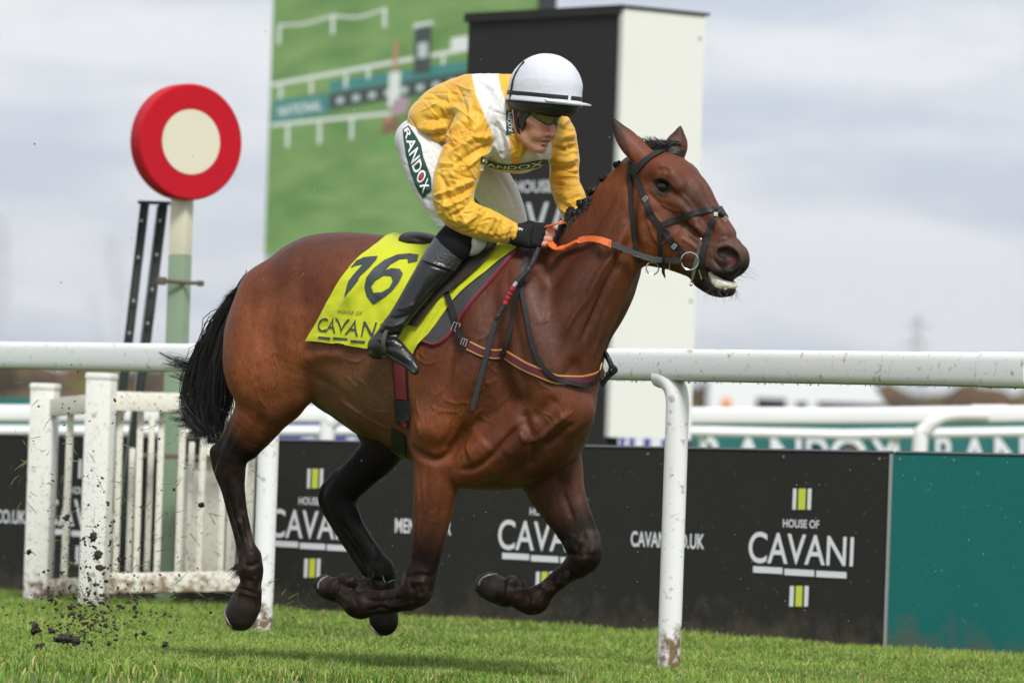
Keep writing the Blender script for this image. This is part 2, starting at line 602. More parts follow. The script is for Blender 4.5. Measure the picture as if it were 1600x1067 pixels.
# grass: blades with vertex colour, denser where the picture looks closest
def grass(name, n, xr, yr, lmin, lmax, seed, keep=None, wd=.0032):
    g = np.random.default_rng(seed)
    y = yr[0] + (yr[1] - yr[0]) * g.random(n) ** 1.15
    x = (xr[0] + (xr[1] - xr[0]) * g.random(n)) * (y / 24.0)
    if keep is not None:
        k = keep(x, y); x, y = x[k], y[k]; n = len(x)
    pat = np.sin(x * 3.1 + np.sin(y * 2.3) * 1.7) * .5 + np.sin(x * 7.7 - y * 5.1) * .3 + np.sin(y * 11 + x * 2.2) * .3
    L = (lmin + (lmax - lmin) * g.random(n) ** 1.6) * (1 + .28 * pat)
    lf = 1.05 - .42 * np.exp(-((y - 23.6) / 1.1) ** 2) + .12 * np.exp(-((y - (27.2 - .93 * x)) / .8) ** 2)      # mown middle, longer by the boards
    clump = np.sin(x * 9.3 + 2.1 * np.sin(y * 6.1 + x * 3)) * np.sin(y * 7.7 + 1.9 * np.sin(x * 5.3))
    L = L * lf * (1 + .45 * np.clip(clump, 0, 1) * (y < 22.6))
    pat = pat - .55 * np.clip(clump, 0, 1) * (y < 22.8) + .35 * np.exp(-((y - 23.6) / 1.0) ** 2)
    az = g.random(n) * 2 * np.pi; lean = .15 + .75 * g.random(n) ** 1.5
    dx, dy = np.cos(az), np.sin(az)
    ta = g.random(n) * 2 * np.pi
    wx, wy = np.cos(ta) * wd * (.6 + .8 * g.random(n)), np.sin(ta) * wd * (.6 + .8 * g.random(n))
    b = np.column_stack([x, y, np.full(n, -.004)])
    mid = b + np.column_stack([dx * L * lean * .35, dy * L * lean * .35, L * .62])
    tip = b + np.column_stack([dx * L * lean, dy * L * lean, L * (1 - .38 * lean)])
    w = np.column_stack([wx, wy, np.zeros(n)])
    V = np.stack([b - w, b + w, mid - w * .8, mid + w * .8, tip], axis=1).reshape(-1, 3)
    i = np.arange(n) * 5
    F = np.concatenate([np.column_stack([i, i + 1, i + 3]), np.column_stack([i, i + 3, i + 2]), np.column_stack([i + 2, i + 3, i + 4])])
    me = mesh_np(name, V, F)
    pat = pat + .5 * np.sin(x * 1.3 + 2) * np.sin(y * .9)
    h = np.clip(.46 + .46 * pat + .3 * g.standard_normal(n), 0, 1)[:, None]
    c = np.array([.098, .205, .022]) * (1 - h) + np.array([.275, .380, .068]) * h
    dry = (g.random(n) < .12 + .10 * (pat < -.3))[:, None]
    c = np.where(dry, np.array([.40, .36, .15]), c)
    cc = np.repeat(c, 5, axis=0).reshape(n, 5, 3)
    cc[:, :2] *= .7            # blades are darker towards the root
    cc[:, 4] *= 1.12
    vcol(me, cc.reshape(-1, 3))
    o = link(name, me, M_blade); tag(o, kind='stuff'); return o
M_blade = mat('grass_blade', rough=.5, spec=.25, vc='Col')
_bz = zline(27.8, 1.06e-4)
def _front_of_board(x, y):
    zb = np.array([_bz(800 + 8889 * a / max(b_, 1)) for a, b_ in zip(x[::1], y[::1])])
    return y < zb - .05
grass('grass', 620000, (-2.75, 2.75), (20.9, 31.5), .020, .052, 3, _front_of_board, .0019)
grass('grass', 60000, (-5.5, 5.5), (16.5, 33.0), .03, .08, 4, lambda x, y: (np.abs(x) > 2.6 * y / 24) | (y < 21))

# ---- white plastic, painted wood, steel
def muddy(name, col, rough, mud, zmax, amt, speck=.55, spec=.4, green=0.0):
    """painted surface with splashed mud that thins out with height, and specks thrown by hooves"""
    m = mat(name, col, rough, spec=spec, noise_amt=.10, noise_scale=3, noise_col=tuple(c * .82 for c in col))
    n, l = m.node_tree.nodes, m.node_tree.links
    b = n['Principled BSDF']
    src = b.inputs['Base Color'].links[0].from_socket
    ge = n.new('ShaderNodeNewGeometry'); sx = n.new('ShaderNodeSeparateXYZ'); l.new(ge.outputs['Position'], sx.inputs['Vector'])
    mr = n.new('ShaderNodeMapRange'); mr.inputs['From Min'].default_value = 0; mr.inputs['From Max'].default_value = zmax; mr.inputs['To Min'].default_value = amt; mr.inputs['To Max'].default_value = -.06
    l.new(sx.outputs['Z'], mr.inputs['Value'])
    t = n.new('ShaderNodeTexNoise'); t.inputs['Scale'].default_value = 26; t.inputs['Detail'].default_value = 5; l.new(ge.outputs['Position'], t.inputs['Vector'])
    ad = n.new('ShaderNodeMath'); ad.operation = 'ADD'; l.new(mr.outputs['Result'], ad.inputs[0]); l.new(t.outputs['Fac'], ad.inputs[1])
    st = n.new('ShaderNodeMapRange'); st.inputs['From Min'].default_value = .55; st.inputs['From Max'].default_value = .75; l.new(ad.outputs['Value'], st.inputs['Value'])
    mx = n.new('ShaderNodeMixRGB'); mx.inputs['Color2'].default_value = (*mud, 1); l.new(st.outputs['Result'], mx.inputs['Fac']); l.new(src, mx.inputs['Color1'])
    vo = n.new('ShaderNodeTexNoise'); vo.inputs['Scale'].default_value = 95; vo.inputs['Detail'].default_value = 2; vo.inputs['Roughness'].default_value = .6; l.new(ge.outputs['Position'], vo.inputs['Vector'])
    s2 = n.new('ShaderNodeMapRange'); s2.inputs['From Min'].default_value = speck + .13; s2.inputs['From Max'].default_value = speck + .17; l.new(vo.outputs['Fac'], s2.inputs['Value'])
    m2 = n.new('ShaderNodeMixRGB'); m2.inputs['Color2'].default_value = (.035, .026, .018, 1); l.new(s2.outputs['Result'], m2.inputs['Fac']); l.new(mx.outputs['Color'], m2.inputs['Color1'])
    last = m2.outputs['Color']
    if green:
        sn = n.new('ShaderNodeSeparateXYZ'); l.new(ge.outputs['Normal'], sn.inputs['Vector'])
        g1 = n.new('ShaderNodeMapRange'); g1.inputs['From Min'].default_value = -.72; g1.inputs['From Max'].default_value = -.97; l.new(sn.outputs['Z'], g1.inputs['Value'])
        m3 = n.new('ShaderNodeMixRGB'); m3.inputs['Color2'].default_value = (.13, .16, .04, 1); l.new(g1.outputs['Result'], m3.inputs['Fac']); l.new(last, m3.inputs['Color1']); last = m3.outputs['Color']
    l.new(last, b.inputs['Base Color'])
    return m
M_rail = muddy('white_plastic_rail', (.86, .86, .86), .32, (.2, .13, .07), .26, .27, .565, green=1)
M_railb = mat('white_rail_far', (.84, .84, .85), .4, noise_amt=.12, noise_scale=2)
M_fence = muddy('cream_painted_wood', (.76, .735, .64), .5, (.26, .18, .10), .30, .26, .50)
M_posts = muddy('white_painted_post', (.80, .79, .75), .45, (.16, .11, .07), .26, .20, .52)

# ---- running rail in front
_rz = zline(24.0, 1.63e-4)
def rail_pt(px):
    py = 555 + 23.5 * px / 1600
    return at_y(px, py, _rz(px, py))
RA, RB = rail_pt(0), rail_pt(1600)
RD = (RB - RA) / np.linalg.norm(RB - RA)
def on_rail(px):
    d = ray(px, 567); N = np.array([RD[1], -RD[0], 0]); N /= np.linalg.norm(N)
    q = on_plane(px, 567, RA, N); t = (q - RA) @ RD
    return RA + RD * t
rail = empty('running_rail', RA * np.array([1, 1, 0]) + (RB - RA) * .5 * np.array([1, 1, 0]), 'white plastic running rail on curved posts close behind the galloping horse', 'rail')
mb = MB()
_p0, _p1 = RA - RD * 7, RB + RD * 4
mb.tube([_p0 + (_p1 - _p0) * t for t in np.linspace(0, 1, 24)], .0655, 28, flat=(1.0, .72), up=(0, 0, 1), sq=.52)
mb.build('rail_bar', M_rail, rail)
_j = on_rail(1578)
mb = MB(); mb.tube([_j - RD * .14, _j + RD * .14], .068, 28, flat=(1.0, .73), up=(0, 0, 1), sq=.52); mb.build('joint_sleeve', M_rail, rail)
# drops of rain hanging under the bar
mb = MB(); _dr = random.Random(9)
for _ in range(120):
    px = _dr.uniform(960, 1640) if _dr.random() < .75 else _dr.uniform(0, 260)
    c = on_rail(px) - EZ * .0675
    r = _dr.uniform(.0018, .0032)
    bmesh.ops.create_icosphere(mb.bm, subdivisions=1, radius=r, matrix=Matrix.Translation(Vector(c - EZ * r * .6)) @ Matrix.Diagonal((1, 1, 1.3, 1)))
o = mb.build('water_drops', mat('wet_dirt_drop', (.42, .44, .36), .05, spec=.8), rail); tag(o, kind='stuff')
def goose(base, top, back, r, name='post', parent=None, m=None, hgt=None):
    """post that bends over towards 'back' to meet the bar at 'top'"""
    b = np.asarray(base); t = np.asarray(top)
    up = np.array([b[0], b[1], t[2]])
    C = [b - EZ * .15, b + EZ * .3, b + EZ * .7, up - EZ * .26, up - EZ * .17]
    for a in np.linspace(0, math.pi / 2, 9)[1:]:
        C.append(up - EZ * .17 + EZ * .11 * math.sin(a) + back * .11 * (1 - math.cos(a)))
    C.append(C[-1] + back * .015 + EZ * .004)
    mb = MB(); mb.tube(C, r, 18)
    return mb.build(name, m, parent)
def rail_base(px, py): 
    g_ = ground(px, py); t = (g_ - RA) @ RD / (RD @ RD)
    q = RA + RD * ((g_ - RA) * np.array([1, 1, 0]) @ (RD * np.array([1, 1, 0]))) / ((RD * np.array([1, 1, 0])) @ (RD * np.array([1, 1, 0])))
    return q
for px in (1061, 424, -420):
    q = on_rail(px)
    goose((q[0], q[1], 0), q + EZ * .012, -RD * np.array([1, 1, 0]), .0475, 'post', rail, M_rail)

# ---- advertising boards
_blz = zline(27.8, 1.06e-4)
BA = at_y(0, 681, _blz(0, 681)); BC = at_y(1600, 713, _blz(1600, 713))
BD = hray(BA, BC); BN = np.array([BD[1], -BD[0], 0]); BN = BN if BN[1] < 0 else -BN
def brd(px, py, off=0.0):
    return on_plane(px, py, BA + BN * off, BN)
BTOP = (BA[2] + BC[2]) / 2
def board(name, px0, px1, m, label):
    a, b = brd(px0, 800), brd(px1, 800)
    za, zb = brd(px0, 681 + 32 * px0 / 1600)[2], brd(px1, 681 + 32 * px1 / 1600)[2]
    t = empty(name, ((a + b) / 2) * np.array([1, 1, 0]), label, 'advertising board')
    mb = MB()
    P = []
    for q, z in ((a, za), (b, zb)):
        P.append([(q * np.array([1, 1, 0]) + EZ * h - BN * d) for h, d in ((-.02, 0), (z, 0), (z, .06), (-.02, .06))])
    vs = [[mb.bm.verts.new(p) for p in r] for r in P]
    for k in range(4): mb.bm.faces.new((vs[0][k], vs[0][(k + 1) % 4], vs[1][(k + 1) % 4], vs[1][k]))
    mb.bm.faces.new(vs[0]); mb.bm.faces.new(vs[1][::-1])
    mb.build('panel', m, t, smooth=False)
    mb = MB(); mb.tube([a * np.array([1, 1, 0]) + EZ * (za + .006) - BN * .03, b * np.array([1, 1, 0]) + EZ * (zb + .006) - BN * .03], .035, 4, flat=(.25, 1.0), up=(0, 0, 1)); mb.build('top_edge', mat('board_edge', (.05, .05, .05), .5), t, smooth=False)
    return t
M_bblack = mat('black_vinyl', (.021, .0195, .017), .6, spec=.25, noise_amt=.3, noise_scale=3, noise_col=(.028, .026, .023), bump=.12, bump_scale=90)
M_bteal = mat('teal_vinyl', (.008, .145, .135), .6, spec=.25, noise_amt=.3, noise_scale=2, noise_col=(.012, .165, .15), bump=.12, bump_scale=90)
M_ltr = mat('white_lettering', (.74, .75, .78), .5); M_lime = mat('lime_print', (.60, .66, .06), .5)
for _m, _c in ((M_bblack, (.10, .08, .055)), (M_bteal, (.14, .10, .06))):     # mud splashed up from the turf and pale scuffs
    n, l = _m.node_tree.nodes, _m.node_tree.links
    b = n['Principled BSDF']; src = b.inputs['Base Color'].links[0].from_socket
    ge = n.new('ShaderNodeNewGeometry'); sx = n.new('ShaderNodeSeparateXYZ'); l.new(ge.outputs['Position'], sx.inputs['Vector'])
    mr = n.new('ShaderNodeMapRange'); mr.inputs['From Max'].default_value = .30; mr.inputs['To Min'].default_value = .24; mr.inputs['To Max'].default_value = -.14; l.new(sx.outputs['Z'], mr.inputs['Value'])
    t = n.new('ShaderNodeTexNoise'); t.inputs['Scale'].default_value = 7; t.inputs['Detail'].default_value = 9; t.inputs['Roughness'].default_value = .7; l.new(ge.outputs['Position'], t.inputs['Vector'])
    ad = n.new('ShaderNodeMath'); l.new(mr.outputs['Result'], ad.inputs[0]); l.new(t.outputs['Fac'], ad.inputs[1])
    st = n.new('ShaderNodeMapRange'); st.inputs['From Min'].default_value = .54; st.inputs['From Max'].default_value = .85; st.inputs['To Max'].default_value = .8; l.new(ad.outputs['Value'], st.inputs['Value'])
    mx = n.new('ShaderNodeMixRGB'); mx.inputs['Color2'].default_value = (*_c, 1); l.new(st.outputs['Result'], mx.inputs['Fac']); l.new(src, mx.inputs['Color1'])
    t = n.new('ShaderNodeTexNoise'); t.inputs['Scale'].default_value = 60; t.inputs['Detail'].default_value = 2; l.new(ge.outputs['Position'], t.inputs['Vector'])
    st = n.new('ShaderNodeMapRange'); st.inputs['From Min'].default_value = .715; st.inputs['From Max'].default_value = .75; st.inputs['To Max'].default_value = .5; l.new(t.outputs['Fac'], st.inputs['Value'])
    m2 = n.new('ShaderNodeMixRGB'); m2.inputs['Color2'].default_value = (.3, .3, .28, 1); l.new(st.outputs['Result'], m2.inputs['Fac']); l.new(mx.outputs['Color'], m2.inputs['Color1'])
    l.new(m2.outputs['Color'], b.inputs['Base Color'])
bb = board('advertising_board', -420, 1384.5, M_bblack, 'long black board printed with white clothing shop lettering behind the running rail')
bt_ = board('advertising_board', 1392, 2050, M_bteal, 'plain teal board at the right end beside the black board')
mb = MB()
_s0 = brd(1388.3, 1010); _s1 = brd(1388.3, 709)
mb.box(Vector((_s0 + _s1) / 2 * np.array([1, 1, 0]) - BN * .02 + EZ * (_s1[2] / 2)), (.018, .05, _s1[2]), Matrix.Rotation(math.atan2(BD[1], BD[0]), 3, 'Z'))
mb.build('joint_strip', mat('aluminium_strip', (.45, .45, .44), .45, metal=.6), bb, smooth=False)
mb = MB()
for px in list(range(-260, 1380, 212)) + [1374, 1406, 1490, 1660]:
    for dy in (8,):
        p = brd(px, 681 + 32 * px / 1600 + dy * (.85 + .00012 * px)); mb.lathe([(0, .003), (.005, .0025), (.0065, 0)], p, BN, 10)
tag(mb.build('fixing_screws', mat('screw_head', (.25, .25, .24), .5, metal=.5), bb), kind='stuff')
def board_quad(name, corners, m):
    P = [brd(x, y, .004) for x, y in corners]
    me = bpy.data.meshes.new(name); me.from_pydata([tuple(p) for p in P], [], [(0, 1, 2, 3)]); me.update()
    return link(name, me, m, bb)
def board_text(name, s, q, bold=0.0, space=1.0, m=None):
    bm = text_norm(text2d(s, bold, space))
    for v in bm.verts:
        x, y = bilin(q, v.co.x, v.co.y); v.co = Vector(brd(x, y, .004))
    me = bpy.data.meshes.new(name); bm.to_mesh(me); bm.free()
    return link(name, me, m or M_ltr, bb)
# the mark, measured once on the board, then printed again at its other places
_u0 = brd(1252, 855)
def bu(px, py):
    p = brd(px, py); return np.array([(p - _u0) @ BD, p[2]])
LOGO = []
for x0, x1, c in ((1240, 1245.6, 0), (1248.6, 1260, 1), (1263, 1269, 0)): LOGO.append(('q', [bu(x0 - .6, 796), bu(x1 - .6, 796), bu(x1 + .6, 763), bu(x0 + .6, 763)], c))
for x0, x1, c in ((1235, 1241.6, 0), (1244.4, 1255, 1), (1258, 1264.5, 0)): LOGO.append(('q', [bu(x0 - .6, 947), bu(x1 - .6, 947), bu(x1 + .6, 915), bu(x0 + .6, 915)], c))
for x0, x1, y in ((1178, 1224, 890), (1227, 1273.6, 894), (1276.5, 1324, 897)): LOGO.append(('q', [bu(x0, y + 4), bu(x1, y + 6.4), bu(x1, y - 3.6), bu(x0, y - 6)], 0))
LOGO.append(('t', [bu(1224.5, 823.5), bu(1281, 825.5), bu(1281.5, 812.5), bu(1225, 810.5)], 'HOUSE OF', .018))
LOGO.append(('t', [bu(1170.5, 879), bu(1334, 885), bu(1336, 838.5), bu(1172, 829.5)], 'CAVANI', .010))
for px in (1252, 853.5, 490, 131):
    s0 = (brd(px, 840) - _u0) @ BD
    for it in LOGO:
        def W(uv): return _u0 * np.array([1, 1, 0]) + BD * (s0 + uv[0]) + EZ * uv[1] + BN * .004
        if it[0] == 'q':
            me = bpy.data.meshes.new('bar'); me.from_pydata([tuple(W(c)) for c in it[1]], [], [(0, 1, 2, 3)]); me.update()
            link('printed_bar', me, M_lime if it[2] else M_ltr, bb)
        else:
            bm = text_norm(text2d(it[2], it[3]))
            for v in bm.verts: v.co = Vector(W(bilin(it[1], v.co.x, v.co.y)))
            me = bpy.data.meshes.new('lettering'); bm.to_mesh(me); bm.free(); link('lettering', me, M_ltr, bb)
board_text('lettering', 'MENSWEAR', [(617, 832), (705, 836), (706, 813), (617.5, 809)], .025)
board_text('lettering', 'CAVANI.CO.UK', [(985.5, 853.5), (1100, 858), (1101, 834), (986, 829)], .022)
board_text('lettering', 'CAVANI.CO.UK', [(-66, 814.5), (40, 818.5), (40.5, 797.5), (-65.5, 793)], .022)

# ---- picket fence on the left
fence = empty('picket_fence', ground(160, 940), 'cream painted wooden picket fence with two square posts spattered with mud', 'fence')
def fpt(px, py, Y): return at_y(px, py, Y)
def sqpost(px, pytop, Y, w):
    b = at_y(px - .035 * (940 - 760), 760, Y)
    zt = at_y(px, pytop, Y)[2]
    q = at_y(px, pytop, Y)
    mb = MB(); mb.box((q[0], q[1], zt / 2 - .03), (w, w, zt + .06), Matrix.Rotation(R(-12), 3, 'Z'), .012); p = mb.build('post', M_posts, fence)
    mb = MB(); mb.box((q[0], q[1], zt + .012), (w * 1.07, w * 1.07, .035), Matrix.Rotation(R(-12), 3, 'Z'), .014); mb.build('cap', M_posts, p)
    return q
q1 = sqpost(71, 608, 28.9, .126); q2 = sqpost(159, 592, 28.3, .130)
def fbar(pa, pb, Ya, Yb, h, name='rail', m=None, t=.05):
    a, b = at_y(*pa, Ya), at_y(*pb, Yb)
    mb = MB(); mb.tube([a, b], h, 4, flat=(1, t / h), up=(0, 0, 1)); 
    d = b - a
    me = None
    mb = MB(); M = Matrix.Rotation(math.atan2(d[1], d[0]), 3, 'Z') @ Matrix.Rotation(-math.asin(d[2] / np.linalg.norm(d)), 3, 'Y')
    mb.box((a + b) / 2, (np.linalg.norm(d), t, h), M, .008)
    return mb.build(name, m or M_fence, fence)
fbar((166, 626), (420, 633), 28.35, 28.5, .096); fbar((160, 911), (400, 907), 28.35, 28.45, .10)
fbar((76, 637), (160, 629), 28.9, 28.35, .09); fbar((76, 918), (150, 914), 28.9, 28.35, .085)
def picket(px, Y, pt, pb, w):
    a, b = at_y(px, pt, Y), at_y(px - (pb - pt) * .035, pb, Y)
    mb = MB(); mb.box(((a[0] + b[0]) / 2, (a[1] + b[1]) / 2, (a[2] + b[2]) / 2), (w, .022, a[2] - b[2]), Matrix.Rotation(R(random.uniform(-20, 0)), 3, 'Z') @ Matrix.Rotation(R(random.uniform(-.4, .4)), 3, 'Y'), .004)
    mb.build('picket', M_fence, fence)
for px in (189, 221, 254, 287, 320, 353, 386, 414): picket(px, 28.42 + (px - 189) * .0006, 632, 903, .031)
picket(110, 28.7, 640, 912, .034)
# lower inner row of the gate behind
gate = empty('slatted_gate', ground(280, 900), 'low white slatted gate with two wide boards standing behind the picket fence', 'gate')
for px, pt, w in ((207, 700, .03), (238, 648, .03), (300, 690, .03), (366, 700, .05), (392, 700, .05)):
    a, b = at_y(px, pt, 28.75), at_y(px - (895 - pt) * .035, 895, 28.75)
    mb = MB(); mb.box(((a[0] + b[0]) / 2, 28.75, (a[2] + b[2]) / 2), (w, .02, a[2] - b[2]), None, .004); mb.build('slat', M_fence, gate)
for px, pt, pb, w in ((303, 722, 893, .10), (338, 694, 893, .115)):
    a, b = at_y(px, pt, 28.82), at_y(px - (pb - pt) * .035, pb, 28.82)
    mb = MB(); mb.box(((a[0] + b[0]) / 2, 28.82, (a[2] + b[2]) / 2), (w, .025, a[2] - b[2]), None, .005); mb.build('board', M_fence, gate)
a, b = at_y(200, 716, 28.78), at_y(405, 712, 28.78)
mb = MB(); mb.box((a + b) / 2, (b[0] - a[0], .03, .025), None, .004); mb.build('crossbar', mat('rusty_bar', (.16, .11, .08), .7), gate)

# ---- winning post: red disc with cream centre on a cream and green post
M_red = mat('red_paint', (.50, .005, .017), .5, spec=.2, noise_amt=.35, noise_scale=6, noise_col=(.40, .008, .018), bump=.05, bump_scale=30)
M_crmp = mat('cream_paint', (.70, .66, .52), .45, noise_amt=.25, noise_scale=5, noise_col=(.60, .56, .42))
M_grnp = mat('pale_green_paint', (.24, .33, .22), .55, noise_amt=.3, noise_scale=7, noise_col=(.19, .26, .17))
WY = 29.1
wpst = empty('winning_post', np.array([at_y(270, 880, WY)[0], WY, 0]), 'red disc with cream centre on a cream and pale green winning post', 'winning post')
_x = at_y(284, 330, WY)[0]
def pbox(name, zb, zt, m, w=.096):
    mb = MB(); mb.box((_x, WY, (zb + zt) / 2), (w, w * .8, zt - zb), Matrix.Rotation(R(-28), 3, 'Z'), .004); return mb.build(name, m, wpst)
_zc = at_y(283, 399, WY)[2]; _zt = at_y(286, 300, WY)[2]
pbox('post_lower', -.1, _zc, M_grnp); pbox('post_upper', _zc + .001, _zt, M_crmp, .094)
_dn = np.array([math.sin(R(31)), -math.cos(R(31)), 0.0])
_dc = at_y(298, 222, WY - .10)
mb = MB(); mb.lathe([(0, -.055), (.285, -.055), (.297, -.045), (.297, .045), (.288, .055), (.172, .055), (.168, .051), (0, .051)], _dc - _dn * .05, _dn, 64); dsk = mb.build('disc', M_red, wpst, sharp=30)
mb = MB(); mb.lathe([(0, .004), (.166, .004), (.166, -.002)], _dc + _dn * .0015, _dn, 56); mb.build('disc_centre', M_crmp, dsk)
# leaning steel frame beside it
M_dgr = mat('dark_green_steel', (.030, .042, .035), .5, noise_amt=.4, noise_scale=9, noise_col=(.05, .06, .05), metal=.2)
M_galv = mat('galvanised_steel', (.45, .48, .52), .4, metal=.5, noise_amt=.3, noise_scale=14)
GY = 29.25
stand = empty('steel_stand', np.array([at_y(165, 880, GY)[0], GY, 0]), 'leaning dark green steel channel stand beside the red disc post', 'stand')
def chan(pt, pb, w, name='upright', m=None, dy=0.0):
    a, b = at_y(*pt, GY + dy), at_y(*pb, GY + dy)
    d = unit_(a - b); mb = MB()
    L = np.linalg.norm(a - b)
    M = Vector((0, 0, 1)).rotation_difference(Vector(d)).to_matrix()
    mb.box((a + b) / 2, (w, .05, L), M, .003)
    if m is None:
        for s in (-1, 1):
            mb.box((a + b) / 2 + np.array([s * w * .44, -.038, 0]), (w * .16, .03, L), M, .002)
    return mb.build(name, m or M_dgr, stand)
def unit_(v): return v / np.linalg.norm(v)
u1 = chan((227, 317), (160, 880), .042); u2 = chan((256, 318), (186, 880), .044); chan((247, 322), (177, 878), .010, 'inner_strip', M_galv, .05)
mb = MB(); mb.box(at_y(241, 317, GY), (.165, .08, .016), None, .003); mb.build('top_plate', M_dgr, stand)
for px, py in ((221, 345), (216, 402), (250, 345), (245, 398), (209, 470), (238, 452), (202, 520), (231, 505)):
    mb = MB(); mb.lathe([(0, .008), (.008, .008), (.008, 0)], at_y(px, py, GY - .05), (0, -1, 0), 6); mb.build('bolt', M_galv, stand)
mb = MB(); mb.tube([at_y(246, 438, WY - .07), at_y(280, 441, WY - .07), at_y(319, 443, WY - .07)], .010, 8); mb.box(at_y(252, 439, WY - .06), (.05, .05, .04), None, .004); mb.box(at_y(313, 443, WY - .06), (.03, .04, .03), None, .004)
mb.build('bracket', mat('rusty_bracket', (.11, .08, .055), .7, noise_amt=.5, noise_scale=30), stand)

# ---- black and white tower
TH = R(50)
TB = at_y(966, 640, 35.2); TB = np.array([TB[0] + .02, TB[1], 0])
TU = np.array([math.cos(TH), -math.sin(TH), 0]); TW = np.array([math.sin(TH), math.cos(TH), 0])
_dx = (966 - 733) / FPX * 35.8
TW1, TW2 = _dx / math.cos(TH) * 1.02, .515 / math.sin(TH)
TZT, TZB = at_y(966, 9, 35.2)[2], at_y(966, 683, 35.2)[2]
tower = empty('finish_tower', TB - TU * TW1 * .5 + TW * TW2 * .5, 'tall box tower with a black lettered face and a white side face', 'tower')
# lean of the picture is camera roll; the tower itself is upright
TB = at_y(962, 360, 35.2); TB = np.array([TB[0], TB[1], 0])
def tbox(name, u0, u1, w0, w1, z0, z1, m, bev=0.0):
    c = TB + TU * (u0 + u1) / 2 + TW * (w0 + w1) / 2 + EZ * (z0 + z1) / 2
    mb = MB(); mb.box(c, (u1 - u0, w1 - w0, z1 - z0), Matrix.Rotation(-TH, 3, 'Z'), bev); return mb.build(name, m, tower, smooth=False)
M_tw = mat('white_board', (.80, .795, .76), .5, noise_amt=.2, noise_scale=2.5, noise_col=(.73, .72, .67))
M_tb = mat('black_board', (.024, .023, .022), .65, spec=.25, noise_amt=.35, noise_scale=2, noise_col=(.032, .030, .029))
tbox('core', -TW1 + .01, -.012, .012, TW2 - .012, TZB, TZT - .05, M_tw)
tbox('black_face', -TW1, -.02, -.012, .012, TZB - .25, TZT - .04, M_tb)
tbox('white_face', -.012, .012, .0, TW2, TZB, TZT - .012, M_tw)
tbox('corner_trim', -.024, -.002, -.014, .0, TZB, TZT - .012, mat('grey_trim', (.42, .42, .41), .5))
tbox('lid', -TW1 - .02, .025, -.03, TW2 + .03, TZT - .012, TZT + .004, M_tb); tbox('lid_fascia', -TW1 - .02, -.01, -.034, -.012, TZT - .055, TZT - .012, M_tb)
for u in (-TW1 + .08, -.1): tbox('leg', u - .04, u + .04, .05, .13, -.05, TZB - .002, M_tb)
for py in (60, 300, 470):
    mb = MB(); mb.lathe([(0, .006), (.012, .004), (.014, 0)], TB + TW * (TW2 - .04) + TU * .012 + EZ * at_y(1085, py, 35.6)[2], TU, 10); mb.build('screw_cap', mat('grey_cap', (.4, .4, .38), .5), tower)
TN = np.cross(TU, EZ); TN = TN if TN[1] < 0 else -TN
def tdec(s, q, bold, space=1.0):
    bm = text_norm(text2d(s, bold, space))
    for v in bm.verts:
        x, y = bilin(q, v.co.x, v.co.y); v.co = Vector(on_plane(x, y, TB - TW * .016, -TW))
    me = bpy.data.meshes.new('lettering'); bm.to_mesh(me); bm.free(); link('lettering', me, M_ltr, tower)
tdec('HOUSE OF', [(803, 301), (893, 300), (893.5, 281), (803.5, 283)], .02)
tdec('CAVANI', [(742, 378), (952, 374), (954, 312), (744, 319)], .004, 1.05)

# ---- big screen far behind, showing the race
SZ = zline(54.0, 1 / 8889 * 4.0)
SA, SBp = at_y(413, 397, 60.0), at_y(826, 355, 49.9)
SD = hray(SA, SBp); SN = np.array([SD[1], -SD[0], 0]); SN = SN if SN[1] < 0 else -SN
def scr(px, py, off=0.0): return on_plane(px, py, SA + SN * off, SN)
def glow(name, c, s=1.0):
    m = bpy.data.materials.new(name); m.use_nodes = True; n = m.node_tree.nodes; b = n['Principled BSDF']
    b.inputs['Base Color'].default_value = (.02, .02, .02, 1); b.inputs['Roughness'].default_value = .6; b.inputs['Specular IOR Level'].default_value = .1
    b.inputs['Emission Color'].default_value = (*c, 1); b.inputs['Emission Strength'].default_value = s
    return m
screen = empty('video_screen', (SA + SBp) / 2 * np.array([1, 1, 0]), 'giant video screen showing the race on green turf, behind the jockey', 'screen')
_zlo, _zhi = SA[2], SA[2] + 5.2
W_s = (SBp - SA) @ SD
def sbox(name, s0, s1, z0, z1, d0, d1, m):
    c = SA * np.array([1, 1, 0]) + SD * (s0 + s1) / 2 - SN * (d0 + d1) / 2 + EZ * (z0 + z1) / 2
    mb = MB(); mb.box(c, (s1 - s0, d1 - d0, z1 - z0), Matrix.Rotation(math.atan2(SD[1], SD[0]), 3, 'Z')); return mb.build(name, m, screen, smooth=False)
M_sf = mat('pale_frame', (.80, .81, .83), .5)
sbox('casing', -.06, W_s + .05, _zlo - .25, _zhi, .02, .14, M_sf); sbox('side_cover', W_s + .06, W_s + .16, _zlo, _zhi, .0, .14, mat('dark_cover', (.03, .03, .035), .6))
sbox('support', W_s * .2, W_s * .2 + .5, -.1, _zlo - .26, .03, .4, M_sf); sbox('support', W_s * .7, W_s * .7 + .5, -.1, _zlo - .26, .03, .4, M_sf)
m = glow('screen_turf', (.19, .37, .075)); n, l = m.node_tree.nodes, m.node_tree.links
tc = n.new('ShaderNodeTexCoord'); mp = n.new('ShaderNodeMapping'); mp.inputs['Scale'].default_value = (.25, .25, 2.6); t = n.new('ShaderNodeTexNoise'); t.inputs['Scale'].default_value = 1.6; t.inputs['Detail'].default_value = 6
rp = n.new('ShaderNodeValToRGB'); rp.color_ramp.elements[0].position = .36; rp.color_ramp.elements[0].color = (.088, .18, .05, 1); rp.color_ramp.elements[1].position = .66; rp.color_ramp.elements[1].color = (.155, .26, .085, 1)
